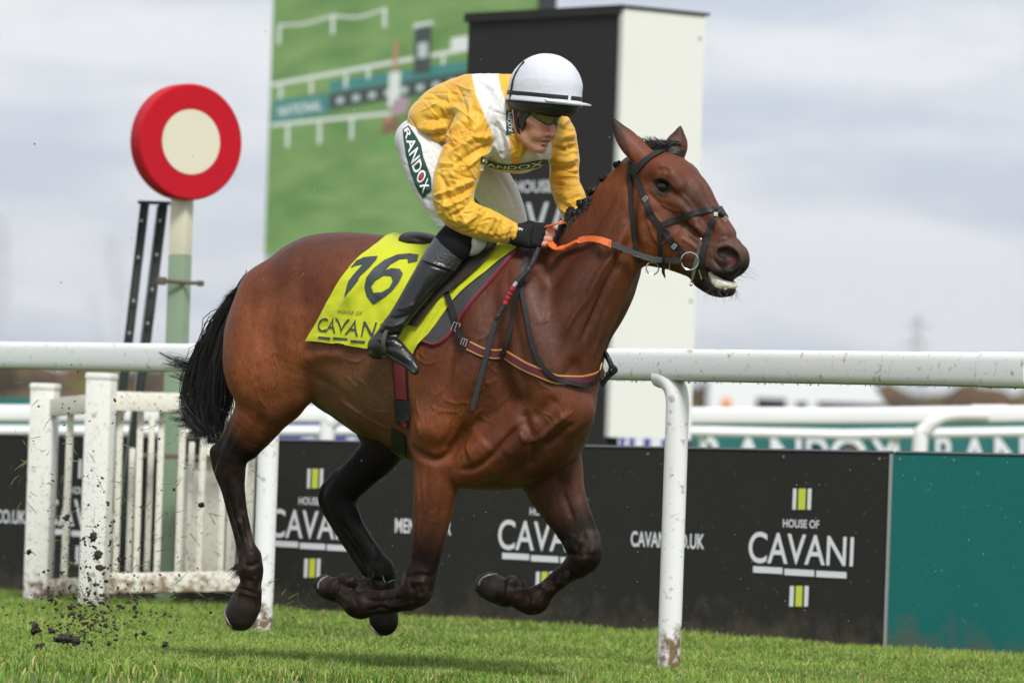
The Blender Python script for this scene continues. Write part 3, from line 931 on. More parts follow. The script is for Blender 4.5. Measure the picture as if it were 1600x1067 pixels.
l.new(tc.outputs['Object'], mp.inputs['Vector']); l.new(mp.outputs['Vector'], t.inputs['Vector']); l.new(t.outputs['Fac'], rp.inputs['Fac']); l.new(rp.outputs['Color'], n['Principled BSDF'].inputs['Emission Color'])
me = bpy.data.meshes.new('display'); P = [SA, SA + SD * W_s, SA + SD * W_s + EZ * (_zhi - _zlo), SA + EZ * (_zhi - _zlo)]
me.from_pydata([tuple(p) for p in P], [], [(0, 1, 2, 3)]); me.update(); link('display', me, m, screen)
GM = {k: glow('screen_' + k, c) for k, c in dict(white=(.50, .54, .50), teal=(.04, .17, .16), black=(.035, .05, .045), orange=(.34, .17, .09), pink=(.30, .21, .25), brown=(.16, .09, .05), shade=(.10, .24, .06), grey=(.35, .42, .40)).items()}
def spoly(pts, c, lay=1, name='picture_shape'):
    P = [scr(x, y, .012 * lay) for x, y in pts]
    me = bpy.data.meshes.new(name); me.from_pydata([tuple(p) for p in P], [], [tuple(range(len(P)))]); me.update(); return link(name, me, GM[c], screen)
def sline(pts, w, c, lay=1):
    pts = catmull(np.array(pts, float), 4)
    w *= .7
    for (x0, y0), (x1, y1) in zip(pts, pts[1:]): spoly([(x0, y0 + w / 2), (x1, y1 + w / 2), (x1, y1 - w / 2), (x0, y0 - w / 2)], c, lay)
sline([(436, 40), (478, 37), (519, 26), (560, 27), (600, 15)], 5, 'white')
for x, y in ((435, 40), (519, 24), (600, 14)): spoly([(x - 2, y + 30), (x + 3, y + 29), (x + 4, y - 2), (x - 1, y - 2)], 'white', 1)
spoly([(426, 192), (513, 178), (514, 146), (427, 158)], 'teal', 1); spoly([(514, 172), (728, 138), (729, 112), (515, 147)], 'black', 1); spoly([(515, 146), (728, 112), (728, 96), (516, 128)], 'teal', 1)
for i in range(8): 
    x = 526 + i * 25; y = 157 - i * 4.0; spoly([(x, y + 6), (x + 11, y + 4), (x + 11, y - 5), (x, y - 4)], 'grey', 2)
bm = text_norm(text2d('NATIONAL', .02))
for v in bm.verts:
    x, y = bilin([(434, 183), (502, 172), (503, 156), (435, 167)], v.co.x, v.co.y); v.co = Vector(scr(x, y, .03))
me = bpy.data.meshes.new('picture_lettering'); bm.to_mesh(me); bm.free(); link('picture_lettering', me, GM['white'], screen)
sline([(424, 133), (580, 104), (735, 76)], 9, 'white', 3); sline([(424, 196), (520, 186), (614, 177)], 8, 'white', 3)
for x, y, h in ((438, 135, 20), (486, 127, 20), (540, 116, 22), (575, 108, 16), (692, 88, 14), (449, 197, 34), (499, 192, 34), (549, 186, 32)): spoly([(x - 2.5, y + h), (x + 2.5, y + h - 1), (x + 3, y), (x - 2, y)], 'white', 3)
spoly([(646, 118), (672, 114), (675, 38), (648, 42)], 'black', 4); spoly([(646, 46), (676, 41), (676, 33), (646, 38)], 'white', 4); spoly([(653, 92), (668, 90), (668, 66), (653, 68)], 'grey', 5)
spoly([(606, 168), (624, 166), (626, 112), (608, 114)], 'white', 4); spoly([(614, 112), (620, 111), (622, 64), (616, 65)], 'orange', 4); spoly([(704, 78), (732, 74), (732, 56), (705, 60)], 'white', 4)
spoly([(610, 182), (634, 176), (640, 156), (628, 150), (614, 158)], 'pink', 6); spoly([(596, 212), (626, 204), (622, 182), (600, 188)], 'brown', 6); spoly([(592, 236), (640, 226), (636, 206), (590, 214)], 'shade', 5); spoly([(600, 192), (612, 190), (612, 182), (602, 184)], 'orange', 7)

# ---- second rail, banners and what stands beyond
rail2 = empty('course_rail', np.array([0, 38, 0]), 'second white rail on curved posts beyond the advertising boards', 'rail')
C = [at_y(-900, 645, 38.0), at_y(0, 646, 38.0), at_y(1200, 650, 38.0), at_y(1600, 647, 38.0), at_y(2500, 640, 38.0)]
mb = MB(); mb.tube(catmull(np.array(C), 6), .058, 24, flat=(1, .7), up=(0, 0, 1), sq=.55); mb.build('rail_bar', M_railb, rail2)
mb = MB(); q = at_y(1546, 647, 37.99); mb.tube([q - CR * .12, q + CR * .12], .062, 24, flat=(1, .7), up=(0, 0, 1), sq=.55); mb.build('joint_sleeve', M_railb, rail2)
for px, py in ((1441, 702), (514, 690), (-200, 690), (2400, 700)):
    C = catmull(np.array([at_y(px - 18, 1000, 37.6), at_y(px - 4, py, 37.6), at_y(px + 4, py - 28, 37.6), at_y(px + 22, py - 47, 37.6), at_y(px + 48, py - 54, 37.65), at_y(px + 98, py - 54, 37.8)]), 6)
    C[:, 2] = np.maximum(C[:, 2], -.1)
    mb = MB(); mb.tube(C, .052, 14); mb.build('post', M_railb, rail2)
rail3 = empty('low_rail', np.array([0, 45, 0]), 'thin lower white rail in front of the teal banner', 'rail')
mb = MB(); mb.tube([at_y(-500, 672, 45), at_y(1083, 674, 45), at_y(1320, 679, 45), at_y(1600, 675, 45), at_y(2300, 668, 45)], .040, 12); mb.build('rail_bar', M_railb, rail3)
for px in range(-400, 2300, 300):
    a = at_y(px, 676, 45.05); mb = MB(); mb.tube([(a[0], 45.05, -.1), a], .03, 10); mb.build('post', M_railb, rail3)
def banner(px0, px1, py0, py1, Y, m, label):
    a, b = at_y(px0, py0, Y), at_y(px1, py1, Y)
    t = empty('fence_banner', ((a[0] + b[0]) / 2, Y, 0), label, 'banner')
    mb = MB(); mb.grid([[(a[0] + (b[0] - a[0]) * u, Y + .01 * math.sin(u * 40), (a[2] + (b[2] - a[2]) * u) * v) for v in np.linspace(-.05, 1, 5)] for u in np.linspace(0, 1, 40)], .012); mb.build('cloth', m, t)
    return t
M_bt2 = mat('teal_banner', (.010, .14, .135), .6); M_bbl = mat('blue_banner', (.045, .05, .32), .6)
b1 = banner(1082, 2000, 664, 656, 46, M_bt2, 'teal banner with large white letters behind the thin rail on the right')
for s, x0, x1 in (('R', 1093, 1132), ('A', 1143, 1196), ('N', 1204, 1252), ('D', 1260, 1295), ('O', 1297, 1354), ('X', 1357, 1408), ('R', 1462, 1494), ('A', 1500, 1546), ('N', 1554, 1602), ('D', 1612, 1650), ('O', 1654, 1710), ('X', 1714, 1764)):
    bm = text_norm(text2d(s, .012))
    for v in bm.verts: v.co = Vector(at_y(x0 + (x1 - x0) * v.co.x, 742 - 60 * v.co.y, 45.96))
    me = bpy.data.meshes.new('lettering'); bm.to_mesh(me); bm.free(); link('lettering', me, M_ltr, b1)
    if s == 'O':
        c = at_y((x0 + x1) / 2 + 1, 708, 45.95); mb = MB(); mb.lathe([(0, .004), (.038, .004), (.038, 0)], c, (0, -1, 0), 16); mb.build('red_dot', M_red, b1)
b2 = banner(920, 1076, 676, 676, 46.5, M_bbl, 'blue and white banner below the white tower face')
b3 = banner(430, 640, 655, 655, 46.5, M_bbl, 'blue and white banner seen between the hind legs and the girth')
for b_, xs in ((b2, ((948, 966), (975, 981), (990, 1004), (1015, 1032))), (b3, ((470, 490), (500, 516), (540, 556)))):
    for x0, x1 in xs:
        P = [at_y(x0, 720, 46.46), at_y(x1, 720, 46.46), at_y(x1 + 2, 684, 46.46), at_y(x0 + 2, 684, 46.46)]
        me = bpy.data.meshes.new('white_print'); me.from_pydata([tuple(p) for p in P], [], [(0, 1, 2, 3)]); me.update(); link('white_print', me, M_ltr, b_)
banner(-300, 150, 618, 622, 47, M_bt2, 'teal banner behind the cream picket fence at the left edge'); banner(640, 915, 664, 664, 46.5, M_bt2, 'teal banner hidden in the middle behind the horse')
# white van parked on the far side
VY = 150.0
va, vb = at_y(1105, 640, VY), at_y(1397, 640, VY)
van = empty('parked_van', ((va[0] + vb[0]) / 2, VY, 0), 'white high-roofed van parked far off beyond the rails', 'van')
M_vw = mat('white_van_paint', (.80, .81, .84), .3, coat=.3); M_gl = mat('dark_glass', (.02, .022, .026), .1, spec=.7); M_tyre = mat('tyre', (.02, .02, .02), .8)
L = vb[0] - va[0]; zt = at_y(1250, 590, VY)[2]
prof = [(0.0, .35), (0.0, zt - .35), (.10, zt - .08), (.25, zt), (L - .95, zt), (L - .70, zt - .06), (L - .35, zt - .55), (L - .12, zt - .95), (L + .35, zt - 1.15), (L + .45, .9), (L + .45, .35)]
mb = MB()
r0 = [mb.bm.verts.new((va[0] + x, VY - .95, z)) for x, z in prof]; r1 = [mb.bm.verts.new((va[0] + x, VY + .95, z)) for x, z in prof]
for k in range(len(prof)): mb.bm.faces.new((r0[k], r0[(k + 1) % len(prof)], r1[(k + 1) % len(prof)], r1[k]))
mb.bm.faces.new(r0); mb.bm.faces.new(r1[::-1])
bmesh.ops.bevel(mb.bm, geom=list(mb.bm.edges), offset=.05, segments=2, affect='EDGES'); mb.build('body', M_vw, van)
def vwin(px0, px1, py0, py1, name='window', m=None):
    a, b = at_y(px0, py1, VY - .97), at_y(px1, py0, VY - .97); mb = MB(); mb.box((a + b) / 2, (b[0] - a[0], .03, b[2] - a[2]), None, .01); mb.build(name, m or M_gl, van)
vwin(1181, 1229, 623, 643); vwin(1243, 1262, 628, 645); vwin(1276, 1384, 631, 648); vwin(1128, 1142, 622, 640, 'lamp', mat('orange_lamp', (.75, .25, .06), .3))
for x in (.95, L - .45):
    w = MB(); w.lathe([(0, .12), (.22, .12), (.33, .08), (.35, 0), (.33, -.1), (0, -.1)], (va[0] + x, VY - .9, .35), (0, -1, 0), 24); wo = w.build('wheel', M_tyre, van)
    w = MB(); w.lathe([(0, .13), (.2, .13), (.2, .11)], (va[0] + x, VY - .9, .35), (0, -1, 0), 16); w.build('rim', M_galv, wo)
# bare hedgerow and trees of the far side, one brown-olive mass
def wood(name, n, xr, yr, hr, cols, seed, r0):
    g = random.Random(seed); V, F, Cc = [], [], []
    t = bmesh.new(); bmesh.ops.create_icosphere(t, subdivisions=2, radius=1); tv = np.array([v.co for v in t.verts]); tf = np.array([[v.index for v in f.verts] for f in t.faces]); t.free()
    for _ in range(n):
        y = g.uniform(*yr); x = g.uniform(*xr) * y / yr[1]; h = g.uniform(*hr); k = 14
        c0 = np.array(g.choice(cols))
        for j in range(k):
            rr = r0 * g.uniform(.25, .6) * h / hr[1]
            c = np.array([x + g.gauss(0, .35) * h * .5, y + g.gauss(0, .3) * h * .5, max(rr * .6, h * g.random() ** .7 - rr * .8)])
            v = tv * rr * (1 + .35 * np.array([[noise.noise(Vector(p * 3 + c))] for p in tv])) + c
            F.append(tf + len(V) * len(tv)); V.append(v); Cc.append(np.tile(c0 * g.uniform(.7, 1.25), (len(tv), 1)))
    me = mesh_np(name, np.vstack(V), np.vstack(F)); vcol(me, np.vstack(Cc))
    o = link(name, me, M_wood); tag(o, kind='stuff'); return o
M_wood = mat('far_twigs', rough=.9, spec=.1, vc='Col', noise_amt=.5, noise_scale=.8, noise_col=(.05, .045, .03), bump=.6, bump_scale=2)
wood('far_wood', 110, (-75, 75), (330, 420), (3.6, 5.6), [(.13, .085, .05), (.15, .11, .05), (.10, .075, .045), (.14, .12, .04), (.09, .065, .045)], 3, 5)
wood('far_hedge', 150, (-60, 60), (230, 300), (1.0, 2.0), [(.13, .10, .06), (.16, .14, .05), (.10, .10, .04)], 4, 3)
# low hills on the horizon
mb = MB(); hx = np.linspace(-2600, 2600, 160)
rows = [[(x, 4200, -2), (x, 4210, 45 + 22 * noise.noise(Vector((x * .0016, 3, 0))) + 10 * noise.noise(Vector((x * .008, 7, 0))) - .004 * x), (x, 5200, -2)] for x in hx]
mb.grid(rows); hl_ = mb.build('hills', mat('far_hills', (.07, .09, .06), .9, noise_amt=.5, noise_scale=.01)); tag(hl_, kind='structure')
# electricity pylon far off on the right
PY_ = 1500.0
pa, pt_ = at_y(1432, 556, PY_), at_y(1434, 492, PY_)
pyl = empty('electricity_pylon', (pa[0], PY_, 0), 'tiny grey lattice pylon on the horizon above the right end of the rail', 'pylon')
mb = MB(); zt = pt_[2]
for sx in (-1, 1):
    for sy in (-1, 1): mb.tube([(pa[0] + sx * 3.2, PY_ + sy * 3.2, 0), (pa[0] + sx * .5, PY_ + sy * .5, zt)], .16, 5)
for k in range(9):
    z0, z1 = zt * k / 9, zt * (k + 1) / 9; w0, w1 = 3.2 - 2.7 * k / 9, 3.2 - 2.7 * (k + 1) / 9
    mb.tube([(pa[0] - w0, PY_ - w0, z0), (pa[0] + w1, PY_ - w1, z1)], .1, 4); mb.tube([(pa[0] + w0, PY_ - w0, z0), (pa[0] - w1, PY_ - w1, z1)], .1, 4)
mb.build('lattice', M_galv, pyl)
for k in (.68, .80, .92):
    mb = MB(); mb.tube([(pa[0] - 4.2, PY_, zt * k), (pa[0], PY_, zt * k + .6), (pa[0] + 4.2, PY_, zt * k)], .2, 5); mb.build('crossarm', M_galv, pyl)
# ------------------------------------------------------------------ racehorse
YAW = R(28.0)
HF = np.array([math.cos(YAW), -math.sin(YAW), 0.0])      # forward of the horse
HR = np.array([-math.sin(YAW), -math.cos(YAW), 0.0])     # its right side, towards the camera
HUP = np.array([0, 0, 1.0])
HP0 = at_y(700, 560, 21.5)
PXM = 413.0
def hp(px, py, l=0.0):
    return on_plane(px, py, HP0 + HR * l, HR)
def hl(P):
    return (np.asarray(P) - HP0) @ HR
def hmir(P):
    P = np.asarray(P)
    return P - 2 * np.expand_dims(hl(P), -1) * HR

# head frame
_A = (0.574 * CR - 0.819 * CU) * math.cos(R(14)) - FWD * math.sin(R(14))
_D = (0.819 * CR + 0.574 * CU) * math.cos(R(24)) - FWD * math.sin(R(24))
HA = _A / np.linalg.norm(_A)
HD = _D - HA * (_D @ HA); HD /= np.linalg.norm(HD)
HL = np.cross(HA, HD)
if HL @ FWD > 0: HL = -HL
HO = hp(1050, 225, 0.0) + HR * 0.02
def hh(px, py, l=0.0):
    return on_plane(px, py, HO + HL * l, HL)
def headmir(P):
    P = np.asarray(P)
    return P - 2 * np.expand_dims((P - HO) @ HL, -1) * HL

_lo = np.array([-1.25, 20.35, 0.1]); _hi = np.array([1.25, 22.6, 2.2])
# grid around the body only
HB = Field([-1.22, 20.55, 0.06], [1.02, 22.6, 2.2], 0.0052)
def prim(pts, k=0.03, e=1.0, lat=HR, mode='add', head=False, mirror=False, n=4, shift=0.0, F=None):
    """pts: (px, py, l, r_px)"""
    F = F or HB
    f = hh if head else hp
    P = np.array([f(p[0], p[1], p[2]) for p in pts])
    if shift: P = P + HR * shift
    r = np.array([p[3] / PXM * (0.965 if head else 1.0) for p in pts])
    F.chain(P, r, k, HL if head else lat, e, mode, n)
    if mirror:
        F.chain(headmir(P) if head else hmir(P), r, k, HL if head else lat, e, mode, n)

# trunk
prim([(448, 446, 0, 46), (496, 438, 0, 70), (555, 447, 0, 84), (620, 466, 0, 92), (700, 478, 0, 92), (790, 478, 0, 92)], k=0.05, e=[1.25, 1.35, 1.3, 1.25, 1.1, .9], n=10)
prim([(520, 520, 0, 92), (560, 520, 0, 122), (610, 532, 0, 152), (660, 546, 0, 160), (720, 568, 0, 172), (775, 580, 0, 172)], k=0.05, e=[1.0, .92, .80, .76, .66, .56], n=10)
prim([(500, 565, 0, 40), (545, 600, 0, 42), (585, 632, 0, 42)], k=0.05, e=1.4)            # belly line towards the flank
prim([(492, 598, 0, 22), (512, 618, 0, 24), (534, 632, 0, 18)], k=0.03, e=1.1)           # sheath
prim([(740, 690, 0, 72), (800, 690, 0, 70), (850, 665, 0, 66)], k=0.05, e=1.1)            # sternum
prim([(808, 560, 0, 118), (852, 600, 0, 64), (866, 625, 0, 46)], k=0.05, e=[.6, .95, 1.2], n=8)  # chest
# withers
prim([(700, 402, 0, 24), (760, 402, 0, 22), (820, 398, 0, 22), (860, 396, 0, 24)], k=0.05, e=.9)
# near hindquarter
prim([(428, 470, .13, 62), (412, 530, .15, 66), (415, 580, .155, 66), (430, 615, .15, 52)], k=0.035, e=.85)
prim([(490, 440, .12, 56), (482, 500, .17, 58), (462, 560, .165, 52), (450, 600, .16, 44)], k=0.03, e=.8)
prim([(455, 590, .15, 32), (462, 606, .15, 24)], k=0.02)                                     # stifle
prim([(478, 560, .17, 16), (500, 556, .19, 16), (540, 530, .19, 30)], k=0.05)               # flank fold
prim([(425, 612, .155, 50), (398, 655, .145, 38), (378, 690, .135, 28), (362, 718, .13, 22)], k=0.02, e=.8)
prim([(446, 618, .14, 28), (418, 662, .14, 24), (388, 700, .13, 18)], k=0.02)
prim([(372, 660, .14, 14), (352, 690, .13, 10), (339, 706, .13, 10)], k=0.015, e=.7)       # achilles
prim([(339, 706, .13, 11), (343, 730, .13, 11), (354, 760, .13, 11), (364, 800, .13, 9), (378, 850, .13, 9), (384, 872, .13, 11)], k=0.012, e=.9)
prim([(364, 712, .13, 21), (363, 735, .13, 22), (366, 762, .13, 17), (373, 800, .13, 14.5), (382, 842, .13, 13.5), (389, 866, .13, 16)], k=0.015, e=.9)
prim([(391, 872, .13, 19), (392, 886, .13, 20), (392, 898, .13, 18)], k=0.012)
prim([(378, 886, .13, 9)], k=0.012)
prim([(392, 892, .13, 18), (392, 912, .13, 17), (389, 926, .13, 20)], k=0.012)
prim([(389, 926, .13, 21), (382, 946, .13, 26.5), (376, 960, .13, 25.5)], k=0.006, e=.9)          # hoof
prim([(317, 966, .13, 35)], k=.004, mode='cut'); 
# far hindquarter
prim([(470, 470, -.13, 60), (486, 520, -.14, 54), (540, 580, -.14, 46), (592, 650, -.14, 42)], k=0.03, e=.8)
prim([(572, 622, -.13, 40), (598, 668, -.14, 42), (598, 696, -.14, 37), (577, 724, -.13, 31), (548, 752, -.13, 28), (530, 774, -.13, 25)], k=0.03, e=.8)
prim([(530, 745, -.13, 13), (508, 770, -.13, 11), (513, 795, -.13, 11), (540, 842, -.13, 9), (575, 892, -.13, 10)], k=0.012)
prim([(531, 776, -.13, 24), (537, 797, -.13, 24), (554, 826, -.13, 18), (578, 862, -.13, 17), (592, 884, -.13, 19)], k=0.015, e=.9)
prim([(596, 890, -.13, 22), (598, 905, -.13, 21), (597, 925, -.13, 18), (597, 945, -.13, 20)], k=0.012)
prim([(597, 945, -.13, 21), (599, 962, -.13, 24), (600, 970, -.13, 23)], k=0.006, e=.9)
prim([(562, 1006, -.13, 30)], k=.004, mode='cut')
# near shoulder and foreleg
prim([(800, 420, .10, 40), (815, 480, .15, 50), (838, 560, .165, 55), (862, 620, .15, 46), (880, 645, .13, 36)], k=0.03, e=.75, n=8)   # scapula front
prim([(760, 440, .13, 40), (745, 530, .19, 50), (720, 600, .20, 54), (690, 655, .19, 48), (676, 684, .175, 38)], k=0.028, e=.7, n=8)   # triceps
prim([(690, 650, .185, 46), (680, 684, .18, 36), (684, 700, .17, 36)], k=0.02, e=.85)
prim([(865, 640, .14, 44), (820, 672, .16, 44), (770, 706, .165, 40), (720, 728, .15, 34)], k=0.022, e=.75)  # humerus and breast muscle
prim([(893, 640, .10, 36), (850, 690, .11, 36), (800, 725, .11, 30)], k=0.02, e=.8)
prim([(899, 605, .05, 34), (897, 648, .05, 32), (880, 690, .06, 26), (860, 712, .05, 24)], k=0.02)
prim([(897, 590, -.05, 30), (899, 635, -.06, 31), (880, 688, -.07, 32)], k=0.02)
prim([(682, 690, .165, 38), (681, 730, .155, 36), (677, 780, .145, 33), (670, 830, .14, 27), (662, 872, .135, 23), (657, 895, .135, 24)], k=0.02, e=.85)
prim([(702, 715, .16, 22), (697, 770, .15, 17), (684, 840, .14, 12), (672, 885, .135, 12)], k=0.015)
prim([(655, 900, .135, 25), (651, 920, .135, 27), (640, 930, .135, 23)], k=0.015, e=.9)            # knee
prim([(632, 908, .135, 12)], k=0.015)
prim([(636, 936, .135, 16), (610, 944, .135, 14.5), (585, 946, .135, 15), (570, 946, .135, 18)], k=0.015, e=.9)
prim([(630, 926, .135, 9), (600, 931, .135, 9), (572, 932, .135, 11)], k=0.01)
prim([(564, 946, .135, 21), (556, 944, .135, 20), (540, 930, .135, 17), (526, 920, .135, 18)], k=0.012)
prim([(549, 908, .135, 12), (538, 906, .135, 11)], k=0.012)
prim([(524, 921, .135, 19), (512, 918, .135, 18), (505, 912, .135, 16)], k=0.006, e=1.1)
prim([(480, 878, .135, 35)], k=.004, mode='cut')
# far foreleg
prim([(880, 640, -.14, 50), (850, 690, -.15, 60), (855, 745, -.14, 44), (872, 785, -.13, 35), (893, 820, -.13, 29), (908, 845, -.13, 27)], k=0.03, e=.8)
prim([(884, 720, -.14, 26), (896, 770, -.13, 18), (912, 815, -.13, 16), (920, 840, -.13, 17)], k=0.02)
prim([(911, 850, -.13, 28), (915, 866, -.13, 27), (905, 880, -.13, 22)], k=0.015, e=.9)
prim([(888, 836, -.13, 9)], k=0.012)
prim([(900, 884, -.13, 18), (878, 900, -.13, 15.5), (855, 920, -.13, 15), (840, 934, -.13, 19)], k=0.015, e=.9)
prim([(836, 938, -.13, 22), (826, 940, -.13, 20), (806, 931, -.13, 17), (792, 926, -.13, 20)], k=0.012)
prim([(812, 914, -.13, 10), (800, 910, -.13, 12)], k=0.012)
prim([(790, 927, -.13, 21), (774, 920, -.13, 22), (763, 914, -.13, 21)], k=0.006, e=1.05)
prim([(743, 866, -.13, 36)], k=.004, mode='cut')
# neck
prim([(1000, 294, .0, 42), (979, 332, .0, 54), (949, 392, .0, 62), (914, 440, .0, 84), (868, 488, 0, 100), (832, 530, 0, 112)], k=0.05, e=[.85, .70, .62, .56, .54, .56], n=10)
prim([(986, 264, .0, 16), (957, 304, 0, 19), (922, 352, 0, 23), (880, 392, 0, 25)], k=0.05, e=.8)      # crest
prim([(985, 400, .05, 24), (956, 450, .06, 27), (926, 505, .075, 32), (900, 560, .085, 38), (888, 600, .09, 36)], k=0.018, e=.8)
prim([(976, 408, -.04, 18), (950, 455, -.05, 22), (926, 510, -.06, 26), (912, 560, -.07, 26), (904, 600, -.07, 28)], k=0.018, e=.8)   # brachiocephalic
prim([(980, 425, .01, 17), (950, 470, .0, 18), (922, 540, .0, 20)], k=0.02)                            # windpipe
prim([(985, 330, .08, 26), (950, 400, .10, 34), (905, 470, .13, 40), (870, 540, .15, 44)], k=0.03, e=.6)
# head
prim([(1012, 268, 0, 36), (1048, 282, 0, 40), (1078, 308, 0, 32)], k=0.03, e=1.05, head=True)
prim([(1075, 313, 0, 30), (1099, 351, 0, 25), (1117, 384, 0, 24), (1122, 402, 0, 28)], k=0.03, e=[1.0, .95, 1.0, 1.15], head=True)
prim([(1030, 330, 0, 56), (1060, 372, 0, 44), (1095, 400, 0, 34), (1118, 418, 0, 28)], k=0.03, e=.95, head=True)
prim([(1008, 325, .058, 34), (1010, 362, .06, 42), (1018, 380, .06, 36), (1045, 396, .05, 26), (1082, 416, .035, 18), (1106, 436, .02, 15)], k=0.025, e=.6, head=True, mirror=True)
prim([(1020, 262, .05, 18), (1044, 272, .078, 17), (1060, 290, .075, 14)], k=0.02, head=True, mirror=True)      # brow
prim([(1026, 302, .078, 13), (1048, 312, .078, 12), (1075, 330, .066, 10), (1100, 362, .052, 9)], k=0.02, head=True, mirror=True)  # facial crest
prim([(1080, 292, .03, 14), (1110, 336, .024, 12), (1132, 366, .02, 12)], k=0.025, head=True, mirror=True)
prim([(1037, 292, .113, 14)], k=0.016, e=.6, head=True, mode='cut', mirror=True)                            # eye socket
prim([(1118, 396, .042, 13), (1134, 389, .036, 11), (1149, 397, .030, 10), (1151, 412, .028, 10), (1140, 422, .036, 9), (1122, 420, .042, 12)], k=0.016, head=True, mirror=True)
prim([(1127, 378, 0, 18), (1137, 392, 0, 19), (1138, 405, 0, 21), (1140, 420, 0, 16), (1137, 429, 0, 12)], k=0.025, e=[1.0, 1.1, 1.2, 1.35, 1.35], head=True)                # upper lip
prim([(1100, 436, 0, 16), (1120, 449, 0, 15), (1138, 453, 0, 11)], k=0.02, e=1.5, head=True)                # lower lip
prim([(1106, 423, .06, 4), (1116, 434, .05, 7), (1134, 443, .045, 8.5), (1158, 448, .02, 8), (1174, 449, 0, 8)], k=0.008, head=True, mode='cut', mirror=True)
prim([(1127, 395, .066, 8), (1136, 396, .068, 13), (1144, 404, .064, 13), (1141, 413, .064, 10)], k=0.008, head=True, mode='cut', mirror=True)
# ears
def ear(base, mid, mid2, tip, l0, l1, axis):
    P = [hh(*base, l0), hh(*mid, l0 * .6 + l1 * .4), hh(*mid2, l1 * .7 + l0 * .3), hh(*tip, l1)]
    HB.chain(P, np.array([17, 18, 11, 2.5]) / PXM, 0.012, axis, .6)
_eax = HL * .8 + HD * .6; _eax /= np.linalg.norm(_eax)
ear((1008, 247), (986, 226), (968, 204), (958, 186), .055, .075, _eax)
ear((1052, 244), (1057, 228), (1060, 214), (1063, 198), -.065, -.075, _eax)
# hollow of the ears
for b0, b1, l in (((996, 222), (970, 200), .11), ((1058, 230), (1063, 212), -.03)):
    HB.chain([hh(*b0, l), hh(*b1, l)], np.array([9, 5]) / PXM, 0.008, None, 1, 'cut')

_V, _F = HB.nets()
del HB.a
# keep the one connected body
def largest(V, F):
    par = np.arange(len(V))
    for _ in range(400):
        mn = par[F].min(1)
        new = par.copy()
        for k in range(4): np.minimum.at(new, F[:, k], mn)
        new = new[new]
        if (new == par).all(): break
        par = new
    vals, cnts = np.unique(par, return_counts=True)
    keep = par == vals[cnts.argmax()]
    mp = np.cumsum(keep) - 1
    F2 = F[keep[F].all(1)]
    return V[keep], mp[F2]
_V, _F = largest(_V, _F)
_V = laplace(_V, _F, 3)

# muscles, grooves, folds and veins: relief drawn on the surface (polyline px, width px, height px), mirrored to the far side
def cast(bvh, px, py):
    d = ray(px, py)
    h = bvh.ray_cast(Vector(CAM), Vector(d))
    return None if h[0] is None else (np.array(h[0]), np.array(h[1]))
def relief(V, F, strokes, mirror=True):
    bvh = bvh_of(V, F)
    N = vnormals(V, F)
    D = np.zeros(len(V))
    for st in strokes:
        pts, w, hgt = st[:3]
        head = len(st) > 3 and st[3]
        C = catmull(np.array(pts, dtype=float), 5)
        P = [cast(bvh, *c) for c in C]
        P = np.array([p[0] for p in P if p is not None])
        if len(P) < 2: continue
        w = w / PXM; hgt = hgt / PXM
        for Q in ((P, headmir(P) if head else hmir(P)) if mirror else (P,)):
            m = ((V > Q.min(0) - 3 * w) & (V < Q.max(0) + 3 * w)).all(1)
            ii = np.nonzero(m)[0]
            if len(ii) == 0: continue
            t, d = chain_param(V[ii], Q)
            fade = np.minimum(1, np.minimum(t, len(Q) - 1 - t) / max(1.0, 0.18 * len(Q)) + .15)
            D[ii] += hgt * fade * np.exp(-(d / w) ** 2)
    return V + N * D[:, None]
_st0 = []
